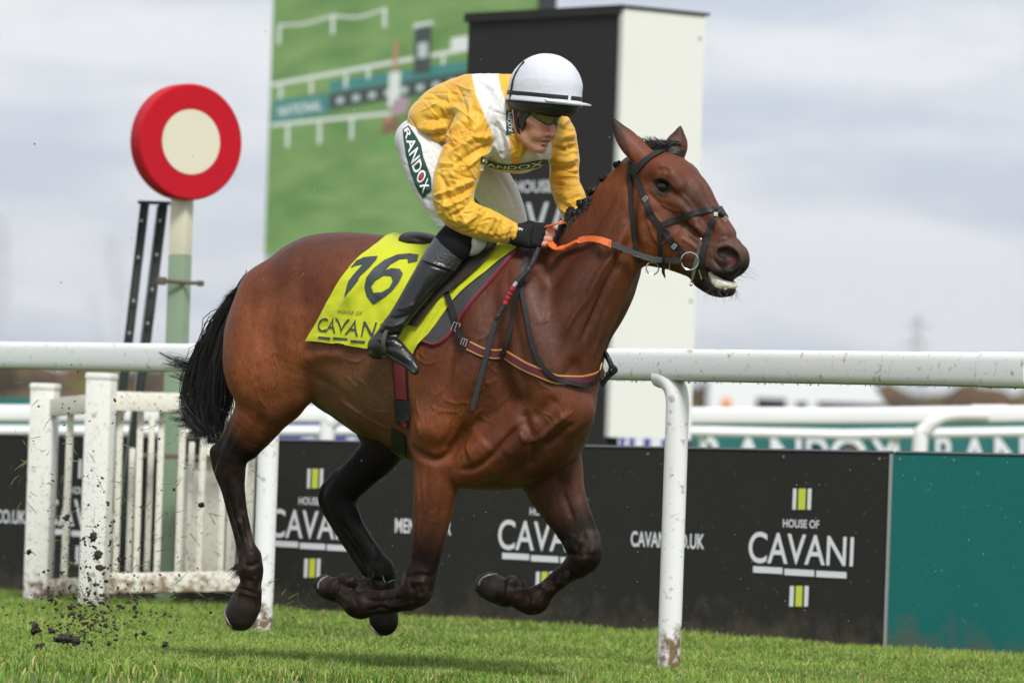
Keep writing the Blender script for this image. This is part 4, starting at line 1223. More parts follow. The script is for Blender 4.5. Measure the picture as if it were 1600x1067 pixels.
_st = [
 # quarters
 ([(470, 392), (468, 440), (473, 500), (474, 560)], 9, -6), ([(505, 400), (500, 450), (503, 510)], 26, 3),
 ([(440, 400), (432, 450), (440, 520), (448, 580)], 26, 5),
 ([(398, 440), (392, 500), (384, 560), (380, 620)], 6, -3.5), ([(376, 470), (366, 540), (366, 600)], 9, 3),
 ([(418, 440), (412, 500), (402, 570), (394, 640)], 5, -2.5),
 ([(440, 380), (450, 400), (470, 410)], 18, 4),
 ([(410, 640), (400, 672), (385, 700)], 5, -3.5), ([(425, 640), (412, 668), (398, 694)], 9, 3.5), ([(378, 655), (362, 690), (350, 712)], 4, -3),
 ([(395, 610), (430, 622), (456, 610)], 8, -2.5),
 ([(352, 716), (350, 740)], 4, -2.5), ([(356, 770), (366, 810), (378, 850)], 3, -2.5), ([(372, 712), (370, 740)], 6, 2),
 ([(384, 905), (398, 908)], 4, -1.5),
 # flank and belly
 ([(478, 566), (500, 554), (540, 556)], 10, 3), ([(490, 588), (520, 604), (560, 640)], 9, -1.6),
 ([(530, 625), (570, 650), (610, 672)], 3, 2.2),
 # shoulder and foreleg
 ([(642, 697), (660, 712), (682, 719), (704, 708), (720, 682), (728, 660)], 7, -6.5), ([(650, 676), (675, 672), (700, 682)], 22, 5),
 ([(719, 735), (742, 730), (766, 713), (792, 685), (816, 662)], 5, -5.5), ([(730, 712), (745, 700), (758, 684)], 17, 5.5),
 ([(716, 700), (736, 672), (752, 650)], 5, -2.5), ([(790, 715), (812, 690), (835, 676)], 12, 3.5),
 ([(816, 640), (822, 664), (832, 690)], 8, -6), ([(838, 690), (862, 668), (888, 644)], 4.5, 4), ([(846, 700), (872, 682), (898, 660)], 6, -4.5), ([(812, 672), (818, 682), (826, 688)], 7, 3),
 ([(830, 730), (834, 705), (830, 690)], 5, -3.5), ([(870, 620), (850, 640), (832, 655)], 9, -3.5),
 ([(790, 420), (798, 480), (815, 560), (820, 630)], 9, -3), ([(760, 450), (752, 540), (738, 620)], 26, 3), ([(720, 470), (706, 560), (690, 630)], 9, -2.5),
 ([(667, 722), (665, 780), (655, 840), (651, 890)], 6, -1.8), ([(686, 735), (678, 800), (669, 860)], 8, 1.8), ([(702, 730), (692, 790), (684, 840)], 5, -1.5), ([(650, 740), (654, 790), (647, 840)], 3, 1.6), ([(660, 740), (662, 790), (652, 830), (656, 862)], 1.8, 1.2),
 ([(662, 900), (664, 925), (652, 942)], 6, 2), ([(640, 905), (646, 925)], 5, -2.5), ([(630, 934), (600, 938), (575, 938)], 2.5, -2.5),
 ([(900, 845), (906, 868)], 5, -2), ([(880, 892), (858, 912)], 2.5, -2.5), ([(880, 770), (895, 810)], 4, -2.5),
 ([(392, 772), (398, 820), (402, 858)], 2.5, 2.2), ([(374, 775), (384, 820), (392, 858)], 2.2, -2.6), ([(378, 880), (392, 884), (406, 878)], 4, -2.2), ([(398, 900), (400, 915)], 4, 2),
 ([(353, 925), (372, 918), (402, 928)], 2.5, -2.6), ([(352, 934), (376, 926), (404, 934)], 2, 1.8), ([(338, 742), (346, 780), (360, 830)], 2.5, 2),
 ([(556, 792), (566, 820), (590, 860)], 2.5, 2), ([(530, 810), (556, 850), (580, 890)], 2.5, -2.5), ([(582, 905), (600, 908), (618, 902)], 4, -2.2), ([(574, 955), (598, 948), (618, 958)], 2.5, -2.5),
 ([(600, 947), (622, 946), (650, 940)], 2.5, 2), ([(552, 930), (558, 945), (556, 960)], 3.5, -2), ([(530, 905), (526, 920), (522, 936)], 2.5, -2.6), ([(640, 912), (652, 908), (664, 912)], 4, 2), ([(636, 900), (660, 898), (678, 902)], 4, -1.8),
 ([(862, 905), (846, 920)], 2.5, 2), ([(822, 925), (828, 940), (826, 955)], 3.5, -2), ([(788, 908), (786, 926), (784, 944)], 2.5, -2.6), ([(888, 862), (905, 868), (930, 866)], 4, -2), ([(918, 835), (926, 855), (920, 875)], 4, 2),
 # neck
 ([(979, 357), (958, 398), (938, 426), (919, 464), (892, 502), (872, 545)], 5, 4.5), ([(985, 372), (966, 410), (946, 450), (928, 492), (908, 535)], 5.5, -5.5),
 ([(968, 345), (944, 390), (915, 440), (880, 490)], 7, -3), ([(930, 345), (900, 400), (860, 450)], 20, 2.5), ([(965, 300), (935, 350), (905, 395)], 6, -2),
 ([(985, 270), (982, 320), (978, 350)], 7, -3.5), ([(993, 300), (990, 350), (996, 395)], 7, -4),
 ([(950, 480), (940, 520), (925, 560)], 4, 2), ([(905, 560), (880, 590), (850, 610)], 10, -3),
 # head
 ([(1008, 310), (1002, 350), (1010, 390)], 8, 3, 1), ([(1016, 340), (1030, 372), (1056, 392)], 20, 2.5, 1), ([(1048, 328), (1070, 343), (1096, 362)], 5, 2.0, 1),
 ([(1056, 345), (1082, 362), (1100, 374)], 6, -1.2, 1), ([(1044, 392), (1066, 390), (1090, 398)], 5, -1.0, 1), ([(1070, 312), (1092, 340), (1112, 366)], 6, -2, 1),
 ([(1064, 372), (1080, 382), (1092, 392)], 2, 1.6, 1), ([(1076, 366), (1092, 378), (1100, 390)], 2, 1.6, 1), ([(1030, 384), (1046, 374), (1060, 360)], 2, 1.6, 1),
 ([(1026, 268), (1036, 264), (1046, 268)], 5, -3, 1), ([(1022, 282), (1034, 277), (1048, 284), (1054, 296)], 3, 3.2, 1), ([(1024, 296), (1036, 305), (1050, 302)], 2.5, 2.2, 1),
 ([(1012, 300), (1022, 310), (1034, 322)], 3, -1.8, 1),
 ([(1060, 300), (1078, 318), (1096, 345)], 2.2, 1.6, 1), ([(1086, 350), (1096, 366), (1104, 386)], 2.0, 1.5, 1), ([(1072, 352), (1080, 366), (1092, 374)], 1.8, 1.2, 1), ([(1122, 376), (1134, 374), (1148, 382)], 3, 2.2, 1), ([(1114, 392), (1118, 410), (1128, 420)], 3, -1.8, 1), ([(1012, 340), (1020, 366), (1032, 384)], 2.2, 1.5, 1), ([(1018, 330), (1034, 350), (1044, 372)], 2, 1.2, 1), ([(1030, 318), (1046, 326), (1062, 330)], 2, 1.2, 1), ([(1104, 436), (1112, 428), (1122, 430)], 3, -1.5, 1), ([(1108, 400), (1120, 412), (1134, 426)], 4, -1.5, 1), ([(1096, 376), (1112, 384), (1124, 386)], 3, 1.5, 1),
]
# branching surface veins of a hot thoroughbred
_vr = random.Random(5)
def _vein(x, y, ang, n, step):
    pts = [(x, y)]
    for _ in range(n):
        ang += _vr.uniform(-.55, .55)
        x += math.cos(ang) * step; y += math.sin(ang) * step
        pts.append((x, y))
    return pts
for x, y, a, n in ((690, 560, 2.4, 6), (700, 600, 2.6, 6), (735, 600, 2.2, 7), (770, 560, 1.8, 6), (660, 640, 1.9, 5), (760, 640, 2.9, 6), (800, 600, 2.1, 6),
                   (840, 570, 2.0, 6), (720, 640, 2.7, 6), (690, 620, .4, 5), (650, 620, 1.2, 5), (780, 500, 2.1, 6), (880, 480, 2.0, 6), (900, 640, 2.2, 5),
                   (840, 640, .6, 5), (555, 590, .6, 6), (540, 560, .5, 6), (570, 630, .5, 5), (940, 380, 2.1, 6), (950, 440, 1.9, 5), (430, 560, 1.7, 6), (400, 600, 1.5, 5)):
    _st.append((_vein(x, y, a, n, 9), 1.8, 1.0))
    _st.append((_vein(x + _vr.uniform(-25, 25), y + _vr.uniform(-25, 25), a + _vr.uniform(-1, 1), 4, 7), 1.7, .8))
_V = relief(_V, _F, [(s_[0], s_[1] * (1.5 if i_ < 12 else 1), s_[2] * (.5 if i_ < 12 else 1.2), *s_[3:]) for i_, s_ in enumerate(_st)])
_nn = vnormals(_V, _F)
_V = _V + _nn * np.array([noise.noise(Vector(v) * 11) * .0022 + noise.noise(Vector((v[0] * 30, v[1] * 30, v[2] * 13))) * .0011 for v in _V])[:, None]
_V = laplace(_V, _F, 1)
HV, HFc = _V, _F
HBVH = bvh_of(HV, HFc)

# bay coat: red-brown body, black points, dark muzzle (coat pattern with some shade painted in)
def _coat(V):
    n = len(V)
    px, py = to_px_arr(V)
    lat = (V - HP0) @ HR
    base = np.tile(np.array([.160, .042, .0125]), (n, 1))
    light = np.array([.31, .088, .025]); dark = np.array([.050, .0145, .0068]); black = np.array([.0062, .0046, .0042]); brown = np.array([.19, .085, .042])
    def mixc(c, w):
        nonlocal base
        base = base * (1 - w[:, None]) + c * w[:, None]
    nz = np.array([noise.noise(Vector(v * 3.1)) for v in V[::1]]) if n < 1 else None
    # dapple of lighter and darker hair along flowing lines
    f = np.sin(px * .011 + py * .017) * .5 + np.sin(px * .031 - py * .013 + 1.3) * .3 + np.sin(px * .023 + py * .041) * .2
    mixc(light, np.clip(f, 0, 1) * .5)
    mixc(dark, np.clip(-f, 0, 1) * .35)
    def blob(x, y, rx, ry):
        return np.exp(-(((px - x) / rx) ** 2 + ((py - y) / ry) ** 2))
    # darker top line; neck, shoulder, chest, forelegs part painted shade; lighter flank and buttock
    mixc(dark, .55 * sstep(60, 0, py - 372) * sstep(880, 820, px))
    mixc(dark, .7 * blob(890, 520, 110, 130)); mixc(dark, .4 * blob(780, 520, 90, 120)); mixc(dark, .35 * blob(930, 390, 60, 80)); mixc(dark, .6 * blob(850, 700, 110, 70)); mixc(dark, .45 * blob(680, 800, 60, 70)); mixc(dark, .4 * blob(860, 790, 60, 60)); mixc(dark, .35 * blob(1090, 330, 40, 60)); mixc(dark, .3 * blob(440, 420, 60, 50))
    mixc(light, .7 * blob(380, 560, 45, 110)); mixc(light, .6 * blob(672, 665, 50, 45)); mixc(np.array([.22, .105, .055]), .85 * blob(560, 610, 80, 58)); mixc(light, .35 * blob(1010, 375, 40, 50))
    # black points
    for pts, l, w0, a, b in (
        ([(430, 610), (400, 655), (375, 690), (362, 718), (362, 760), (376, 830), (390, 890), (378, 960)], .14, 90, 0.9, 2.2),
        ([(590, 660), (592, 700), (560, 740), (530, 775), (552, 830), (596, 890), (600, 970)], -.13, 90, .3, 1.7),
        ([(682, 690), (679, 760), (668, 840), (655, 905), (620, 942), (565, 946), (510, 916)], .14, 80, 1.3, 2.5),
        ([(852, 700), (858, 750), (885, 805), (912, 850), (880, 900), (835, 938), (770, 918)], -.13, 90, 1.25, 2.7)):
        P = np.array([hp(x, y, l) for x, y in pts])
        lo, hi = P.min(0) - .2, P.max(0) + .2
        ii = np.nonzero(((V > lo) & (V < hi)).all(1))[0]
        t, d = chain_param(V[ii], P)
        w = np.zeros(n)
        w[ii] = sstep(a, b, t) * (d < w0 / PXM)
        # darker towards the front edge of the leg first
        mixc(black, np.clip(w, 0, 1) * .96)
    # dust and dried mud on the lower legs
    low = np.nonzero((py > 700) & (base[:, 0] < .03))[0]
    w = np.zeros(n); w[low] = [max(0.0, noise.noise(Vector(V[i]) * 14) + .6 * noise.noise(Vector(V[i]) * 45) - .12) for i in low]
    mixc(np.array([.075, .052, .038]), np.clip(w * 1.2, 0, .6) * sstep(720, 800, py))
    # hooves: horn, a little greyer
    for x, y, l, r in ((378, 956, .13, 36), (599, 968, -.13, 30), (510, 916, .135, 24), (770, 918, -.13, 32)):
        d = np.linalg.norm(V - hp(x, y, l), axis=1)
        mixc(np.array([.03, .024, .021]), sstep(r, r - 6, d * PXM))
    # black sheath and groin between the hind legs
    mixc(black, .97 * sstep(1.15, .9, np.sqrt(((px - 510) / 52) ** 2 + ((py - 622) / 44) ** 2)) * sstep(-5, 4, py - 580 - (px - 484) * 1.1) * (lat < .13))
    mixc(black, .8 * sstep(-.02, -.07, lat) * sstep(600, 640, py) * (px < 640) * (px > 480))
    # head: dark muzzle and eye surround
    h = np.column_stack([(V - HO) @ HA, (V - HO) @ HD, (V - HO) @ HL])
    ish = sstep(1020, 1070, px) * (py < 480)
    m0 = (hh(1140, 412) - HO) @ HA
    mixc(np.array([.075, .045, .032]), .8 * ish * sstep(m0 - .15, m0 - .03, h[:, 0]))
    mixc(np.array([.012, .010, .010]), .94 * ish * sstep(m0 - .045, m0 + .03, h[:, 0] + .3 * (-h[:, 1] - .12)))
    for sgn in (1, -1):
        E = hh(1037, 293, .09 * sgn) if sgn > 0 else headmir(hh(1037, 293, .09))
        d = np.linalg.norm((V - E), axis=1)
        mixc(np.array([.02, .014, .012]), .9 * sstep(.058, .022, d))
    mixc(np.array([.09, .045, .03]), .6 * ish * np.exp(-(((px - 1082) / 26) ** 2 + ((py - 318) / 34) ** 2)))
    for sgn in (1, -1):
        for (x, y, l, r) in ((1140, 404, .055, 19), (1130, 398, .05, 14)):
            E = hh(x, y, l); E = E if sgn > 0 else headmir(E)
            mixc(np.array([.02, .008, .008]), .95 * sstep(r, r * .6, np.linalg.norm(V - E, axis=1) * PXM))
        E = hh(1142, 409, .042); E = E if sgn > 0 else headmir(E)
        mixc(np.array([.10, .012, .014]), .9 * sstep(10, 4, np.linalg.norm(V - E, axis=1) * PXM))
    # ear edges
    for x, y in ((958, 188), (1063, 198)):
        mixc(np.array([.03, .018, .014]), .85 * sstep(46, 8, np.hypot(px - x, py - y)))
    mixc(np.array([.03, .018, .014]), .7 * (px < 985) * (py < 252) * sstep(10, 3, np.abs((px - 957) - (py - 186) * .42)))
    return base
def to_px_arr(V):
    v = V - CAM
    w = v @ FWD
    return 800.0 + FPX * (v @ CR) / w, 533.5 - FPX * (v @ CU) / w
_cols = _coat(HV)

M_coat = mat('bay_coat', rough=.46, spec=.32, vc='Col', noise_amt=.6, noise_scale=9, noise_col=(.5, .44, .4), noise_mul=True, bump=.22, bump_scale=420, bump2=(.35, 34, (1, 1, .45), .8), coat=.03)
_n, _l = M_coat.node_tree.nodes, M_coat.node_tree.links
_b = _n['Principled BSDF']; _src = _b.inputs['Base Color'].links[0].from_socket      # single hairs and sweat-darkened streaks
_tc = _n.new('ShaderNodeTexCoord'); _mp = _n.new('ShaderNodeMapping'); _mp.inputs['Scale'].default_value = (230, 230, 42); _mp.inputs['Rotation'].default_value = (0, R(24), 0)
_t = _n.new('ShaderNodeTexNoise'); _t.inputs['Scale'].default_value = 1.0; _t.inputs['Detail'].default_value = 3
_r = _n.new('ShaderNodeValToRGB'); _r.color_ramp.elements[0].position = .3; _r.color_ramp.elements[0].color = (.62, .6, .58, 1); _r.color_ramp.elements[1].position = .68; _r.color_ramp.elements[1].color = (1.25, 1.22, 1.2, 1)
_m = _n.new('ShaderNodeMixRGB'); _m.blend_type = 'MULTIPLY'; _m.inputs['Fac'].default_value = .8
_l.new(_tc.outputs['Object'], _mp.inputs['Vector']); _l.new(_mp.outputs['Vector'], _t.inputs['Vector']); _l.new(_t.outputs['Fac'], _r.inputs['Fac']); _l.new(_src, _m.inputs['Color1']); _l.new(_r.outputs['Color'], _m.inputs['Color2']); _l.new(_m.outputs['Color'], _b.inputs['Base Color'])
_rr = _n.new('ShaderNodeMapRange'); _rr.inputs['To Min'].default_value = .38; _rr.inputs['To Max'].default_value = .66; _t2 = _n.new('ShaderNodeTexNoise'); _t2.inputs['Scale'].default_value = 7; _t2.inputs['Detail'].default_value = 5; _l.new(_tc.outputs['Object'], _t2.inputs['Vector']); _l.new(_t2.outputs['Fac'], _rr.inputs['Value']); _l.new(_rr.outputs['Result'], _b.inputs['Roughness'])
_at = [q for q in _n if q.type == 'ATTRIBUTE'][0]; _sp = _n.new('ShaderNodeMapRange'); _sp.inputs['From Max'].default_value = .07; _sp.inputs['To Min'].default_value = .10; _sp.inputs['To Max'].default_value = .32      # long dull hair of the black points
_sc = _n.new('ShaderNodeSeparateColor'); _l.new(_at.outputs['Color'], _sc.inputs['Color']); _l.new(_sc.outputs['Red'], _sp.inputs['Value']); _l.new(_sp.outputs['Result'], _b.inputs['Specular IOR Level'])

horse = empty('racehorse', hp(700, 1062, 0), 'bay racehorse galloping with all four feet off the grass and black plaited mane', 'horse')
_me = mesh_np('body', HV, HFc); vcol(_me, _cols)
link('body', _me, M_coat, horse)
def place(bvh, px, py, off=0.0):
    """point on a surface seen at a photograph pixel, lifted off along the normal"""
    h = cast(bvh, px, py)
    if h is None:          # just outside the silhouette: closest point to the ray
        d = ray(px, py); best = None
        for t in np.linspace(20.4, 22.8, 49):
            loc, nn, _, dist = bvh.find_nearest(Vector(CAM + d * t))
            if best is None or dist < best[0]: best = (dist, np.array(loc), np.array(nn))
        h = best[1:]
    return h[0] + h[1] * off
# eyes
M_eye = mat('horse_eye', (.006, .004, .003), .07, spec=.45, coat=.0)
for sgn in (1, -1):
    c = hh(1037, 292.5, .075)
    c = c if sgn > 0 else headmir(c)
    mb = MB()
    bmesh.ops.create_uvsphere(mb.bm, u_segments=28, v_segments=16, radius=.0295)
    bmesh.ops.translate(mb.bm, vec=Vector(c), verts=mb.bm.verts)
    mb.build('eye', M_eye, horse)
# teeth and foam in the open mouth
M_foam = mat('mouth_foam', (.80, .77, .70), .35, noise_amt=.8, noise_scale=70, noise_col=(.42, .34, .2), bump=.6, bump_scale=110)
FM = Field(*[f(np.array([hh(1100, 415, .08), hh(1165, 465, -.08)]), axis=0) + o for f, o in ((np.min, -.06), (np.max, .06))], .003)
prim([(1106, 422, .034, 4), (1113, 432, .036, 6), (1121, 440, .034, 8), (1131, 444, .030, 7), (1141, 446, .016, 6), (1147, 446, .0, 5)], k=.004, head=True, F=FM, mirror=True)
for x, y, l, r in ((1116, 441, .040, 5), (1123, 446, .038, 5.5), (1131, 450, .030, 4), (1110, 428, .042, 4), (1118, 435, .041, 4), (1119, 446, .04, 4), (1127, 441, .04, 3)):
    prim([(x, y, l, r), (x + 2, y + 2, l, r * .8)], k=.003, head=True, F=FM)
_v, _f = FM.nets(); _v = laplace(_v, _f, 2)
link('mouth_foam', mesh_np('mouth_foam', _v, _f), M_foam, horse)
# whiskers
mb = MB(); _wr = random.Random(3)
for _ in range(46):
    x, y = _wr.uniform(1104, 1166), _wr.uniform(440, 462)
    if _wr.random() < .25: x, y = _wr.uniform(1150, 1168), _wr.uniform(395, 440)
    p = place(HBVH, x, y)
    if p is None: continue
    p = np.array(p); d = -CU * _wr.uniform(.5, 1) + CR * _wr.uniform(-.5, .5) - FWD * .3
    if y < 440: d = CR * 1.0 - CU * _wr.uniform(0, .6)
    L = _wr.uniform(.025, .06)
    mb.tube([p, p + d * L * .5, p + d * L + CR * .006 * _wr.uniform(-1, 1)], [.0005, .0004, .0002], 4)
mb.build('whiskers', mat('whisker', (.03, .025, .02), .5), horse)

# ---- hair: thin tapered ribbons
def strands(name, roots, paths_fn, n, w0, w1, m, parent, seg=10, seed=1, kind='stuff'):
    r = random.Random(seed)
    V, Fq = [], []
    for i in range(n):
        P = paths_fn(r, i / max(1, n - 1))
        P = np.asarray(P)
        C = catmull(P, max(2, seg // (len(P) - 1)))
        T = np.gradient(C, axis=0)
        S = np.cross(T, FWD + np.array([r.uniform(-.6, .6), 0, r.uniform(-.6, .6)]))
        S /= np.linalg.norm(S, axis=1, keepdims=True) + 1e-9
        t = np.linspace(0, 1, len(C))[:, None]
        wd = (w0 * (1 - t) + w1 * t) * .5 * r.uniform(.6, 1.3)
        b = len(V)
        for a, c in zip(C - S * wd, C + S * wd):
            V.append(a); V.append(c)
        for k in range(len(C) - 1):
            Fq.append((b + 2 * k, b + 2 * k + 1, b + 2 * k + 3, b + 2 * k + 2))
    me = mesh_np(name, V, Fq)
    o = link(name, me, m, parent)
    if kind: o['kind'] = kind
    return o
M_hair = mat('black_horse_hair', (.007, .0062, .006), .45, spec=.3)
# tail: the dock, then long hair blown back and down
_tail_spine = [(392, 446, 0), (372, 462, -.0), (352, 492, 0), (340, 530, .01), (332, 580, .02), (326, 630, .03), (330, 668, .03)]
def _tailpath(r, u):
    fly = r.random()
    o = lambda s: r.gauss(0, 1) * s
    l0 = o(.02)
    x0, y0 = 388 + o(5), 450 + o(8)
    if fly < .30:      # wisps flying out to the left
        wi = int(r.random() * 9)
        rw = random.Random(100 + wi)
        ex, ey = ((244, 556), (252, 570), (262, 584), (258, 640), (262, 652), (276, 668), (292, 682), (286, 612), (270, 622))[wi]
        mx, my = (ex + 330) / 2 + rw.uniform(-6, 10), max(ey, 560) + rw.uniform(8, 24)
        t = r.uniform(.45, 1.0)
        P0, P1 = (334 + o(6), min(ey, 600) - 30 + o(10)), (320 + o(4), (my + min(ey, 600)) / 2 + 4 + o(6))
        pts = [(x0 - 14, y0 + 24, l0), (*P0, l0), (*P1, l0), (P1[0] * (1 - .5 * t) + .5 * t * mx + o(2.5), P1[1] * (1 - .5 * t) + .5 * t * my + o(3), l0),
               (P1[0] * (1 - t) + t * ex + o(2.2), P1[1] * (1 - t) + t * ey + o(2.8) + 5 * math.sin(t * 5 + wi), l0 + o(.015))]
    else:
        k = o(1)
        k = max(-1.7, min(1.7, k))
        w = .55 + .45 * r.random()
        wob = math.sin(k * 5 + 1) * 5
        pts = [(x0, y0, l0), (366 + 8 * k * w, 478 + o(8), l0), (345 + 13 * k * w, 520 + o(10), l0 * 1.5), (329 + 20 * k * w + wob * .5, 572 + o(10), l0 * 2),
               (325 + 24 * k * w + wob, 622 + o(12), l0 * 2.2), (322 + 21 * k * w + o(3) - wob, 655 + o(8), l0 * 2.2), (332 + 12 * k + o(5), 674 + o(9), l0 * 2)]
        q = r.random()
        if q < .3: pts = pts[:6]
        elif q < .42: pts = pts + [(pts[-1][0] + o(10), pts[-1][1] + 12 + o(6), l0)]
        if r.random() < .2: pts = pts[:5] + [(318 + o(8), 652 + o(8), l0), (304 + o(10), 664 + o(12), l0)]
    return [hp(*p) for p in pts]
tail = MB()
tail.tube([hp(402, 436, 0), hp(388, 448, 0), hp(372, 468, 0), hp(356, 500, 0), hp(346, 540, 0)], [.032, .030, .022, .014, .006], 12)
tail_o = tail.build('tail', M_hair, horse)
strands('tail_hair', None, _tailpath, 2100, .0036, .0008, M_hair, tail_o, seg=14, seed=4)
def _tailfuzz(r, u):
    t = r.random()
    x, y = (392 - 60 * t, 444 + 95 * t * t + 10 * t)
    L = r.uniform(.5, 1.2)
    return [hp(x + 4, y + 2, r.gauss(0, .02)), hp(x - 9 * L, y + 1 * L, r.gauss(0, .02)), hp(x - 22 * L + r.gauss(0, 4), y + 10 * L + r.gauss(0, 5), r.gauss(0, .03))]
strands('tail_fringe', None, _tailfuzz, 260, .002, .0006, M_hair, tail_o, seg=6, seed=8)
# plaited mane: knots along the crest
for i, (x, y, s) in enumerate(((965, 259, 5.5), (944, 281, 6), (926, 302, 7), (912, 321, 8), (902, 336, 8), (893, 349, 8.5), (884, 359, 8.5))):
    mb = MB()
    c = hp(x, y, .01)
    rr = s / PXM * 1.22
    for k, (dx, dy, q) in enumerate(((0, 0, 1), (4, 4, .9), (-4, -2, .75), (6, 9, .8), (2, -4, .7), (9, 13, .8))):
        p = c + CR * dx / PXM * (s / 7) - CU * dy / PXM * (s / 7) - FWD * .004 * k
        bmesh.ops.create_icosphere(mb.bm, subdivisions=2, radius=rr * q, matrix=Matrix.Translation(Vector(p)))
    for v in mb.bm.verts:
        v.co += Vector((noise.noise(v.co * 90), noise.noise(v.co * 90 + Vector((7, 0, 0))), noise.noise(v.co * 90 + Vector((0, 9, 0))))) * .004
    mb.build('mane_plait', M_hair, horse)
def _mane(r, u):
    x = 868 + 112 * u; y = 372 - 124 * u ** .95
    c = hp(x + 3 + r.gauss(0, 2), y + 6, r.gauss(0, .012))
    return [c, c + CU * r.uniform(.008, .02) + CR * r.uniform(-.006, .012), c + CU * r.uniform(.004, .022) + CR * r.uniform(-.004, .026)]
strands('mane_stubble', None, _mane, 900, .004, .0012, M_hair, horse, seg=5, seed=5)
def _mane2(r, u):      # dark hair lying on the near side of the crest by the hands
    x = 864 + 60 * r.random() ** 1.3; y = 372 - 64 * (x - 864) / 60 + r.uniform(-4, 7)
    p = place(HBVH, x, y, .004)
    if p is None: p = hp(x, y, .02)
    return [p + HR * .004, p + HR * .008 + CR * .006 * r.uniform(-.5, 1) - CU * .014, p + HR * .012 + CR * .010 * r.uniform(-1, 1) - CU * r.uniform(.014, .036)]
strands('mane_hair', None, _mane2, 420, .004, .0012, M_hair, horse, seg=5, seed=6)
def _forelock(r, u):
    x = 1000 + 52 * u + r.gauss(0, 2)
    c = hh(x, 242 - 5 * math.sin(u * 3.1), .045 * (1 - 2 * u))
    k = r.random()
    if k < .3: return [c, c + CU * .032 - CR * r.uniform(.0, .02), c + CU * r.uniform(.03, .06) - CR * r.uniform(.01, .05)]
    return [c, c + CU * .036 + CR * r.uniform(.0, .02), c + CU * r.uniform(.022, .045) + CR * r.uniform(.025, .05)]
strands('forelock', None, _forelock, 420, .0036, .0012, M_hair, horse, seg=6, seed=7)

# worn shoes at the edge of the soles, tufts behind the fetlocks
M_shoe = mat('worn_shoe', (.30, .28, .25), .45, metal=.7, noise_amt=.7, noise_scale=60, noise_col=(.06, .05, .04))
for pts in ([(352, 944), (351, 955), (355, 968), (362, 979)], [(577, 972), (582, 981), (590, 989), (600, 994)], [(497, 919), (498, 911), (504, 904), (512, 900)], [(748, 914), (752, 905), (762, 899), (776, 897)]):
    P = np.array([place(HBVH, x, y, .0) for x, y in catmull(np.array(pts, float), 4)])
    mb = MB(); mb.tube(P, .0048, 8); mb.build('horseshoe', M_shoe, horse)
_fs = ((374, 884, -1, .4, .13), (378, 892, -1, .5, .13), (582, 906, -.8, .8, -.13), (546, 906, -.5, -.8, .135), (556, 912, -.3, -.9, .135), (810, 910, -.4, -.9, -.13))
def _tuft(r, u):
    x, y, dx, dy, l = _fs[int(u * 5.999)]
    p = hp(x + r.gauss(0, 3), y + r.gauss(0, 3), l + r.gauss(0, .012))
    d = CR * (dx + r.gauss(0, .3)) - CU * (dy + r.gauss(0, .3)); L = r.uniform(.012, .032)
    return [p, p + d * L * .6, p + d * L - CU * .008]
strands('fetlock_hair', None, _tuft, 260, .003, .0008, M_hair, horse, seg=4, seed=12)
# ------------------------------------------------------------------ jockey
def J(F, pts, k=0.02, e=1.0, lat=HR, grow=0.0, n=5, mode='add'):
    """pts (px, py, l, r_px) or (3D point, r_px)"""
    P = [hp(*p[:3]) if len(p) == 4 else p[0] for p in pts]
    r = np.array([max(.003, p[-1] / PXM + grow) for p in pts])
    F.chain(np.array(P), r, k, lat, e, mode, n)
def box_of(pts, m):
    P = np.array(pts)
    return P.min(0) - m, P.max(0) + m

# head frame: turned towards the camera and looking down ahead of the horse
def headframe(yaw, pitch, roll=0.0):
    f = CR * math.sin(yaw) - np.array([0, 1, 0]) * math.cos(yaw)
    f = f / np.linalg.norm(f)
    up = np.array([0, 0, 1.0])
    f2 = f * math.cos(pitch) - up * math.sin(pitch)
    u2 = up * math.cos(pitch) + f * math.sin(pitch)
    s2 = np.cross(u2, f2)
    c, q = math.cos(roll), math.sin(roll)
    return f2, s2 * c + u2 * q, u2 * c - s2 * q
JF, JS, JU = headframe(R(46), R(20))
if JS @ CR > 0: JS = -JS                      # JS: his right, towards the left of the picture
JO = hp(845, 139, .13)
def jh(f, s, u): return JO + JF * f + JS * s + JU * u

NEAR_ARM = [(752, 188, .17, 38), (730, 232, .225, 36), (711, 283, .275, 34), (709, 316, .295, 31), (726, 338, .285, 27), (765, 353, .235, 24), (799, 364, .19, 17)]
FAR_ARM = [(868, 212, -.14, 32), (881, 248, -.16, 24), (882, 285, -.165, 23), (892, 312, -.14, 24), (896, 330, -.10, 19), (896, 345, -.06, 13)]
TRUNK = [(680, 188, 0, 40), (704, 178, 0, 48), (744, 173, 0, 58), (788, 178, 0, 70), (806, 196, 0, 67)]
NEAR_LEG = [(656, 224, .09, 36), (674, 270, .13, 39), (704, 325, .17, 35), (727, 362, .205, 30), (735, 376, .215, 24)]
FAR_LEG = [(690, 226, -.10, 40), (758, 276, -.16, 35), (797, 345, -.20, 27), (786, 385, -.25, 24)]
def onto(px, py, off):
    h = cast(HBVH, px, py)
    return h[0] + HR * off
_b = [(712, 374, .25), (690, 406, .27)]
B_KN, B_CA = hp(714, 372, .245), hp(690, 405, .275)
B_MID, B_AN0, B_AN = hp(661, 443, .315), hp(633, 483, .355), hp(613, 512, .372)
B_HEEL, B_ARCH, B_BALL, B_TOE = hp(590, 541, .372), hp(609, 541, .385), hp(634, 560, .395), hp(649, 577, .40)
BOOT = [(B_KN, 28), (B_CA, 29), (B_MID, 22.5), (B_AN0, 17.5), (B_AN, 16)]
FOOT = [(B_AN, 16), (B_HEEL, 15.5)]
FOOT2 = [(B_HEEL, 15), (B_ARCH, 17), (B_BALL, 12.5), (B_TOE, 7)]

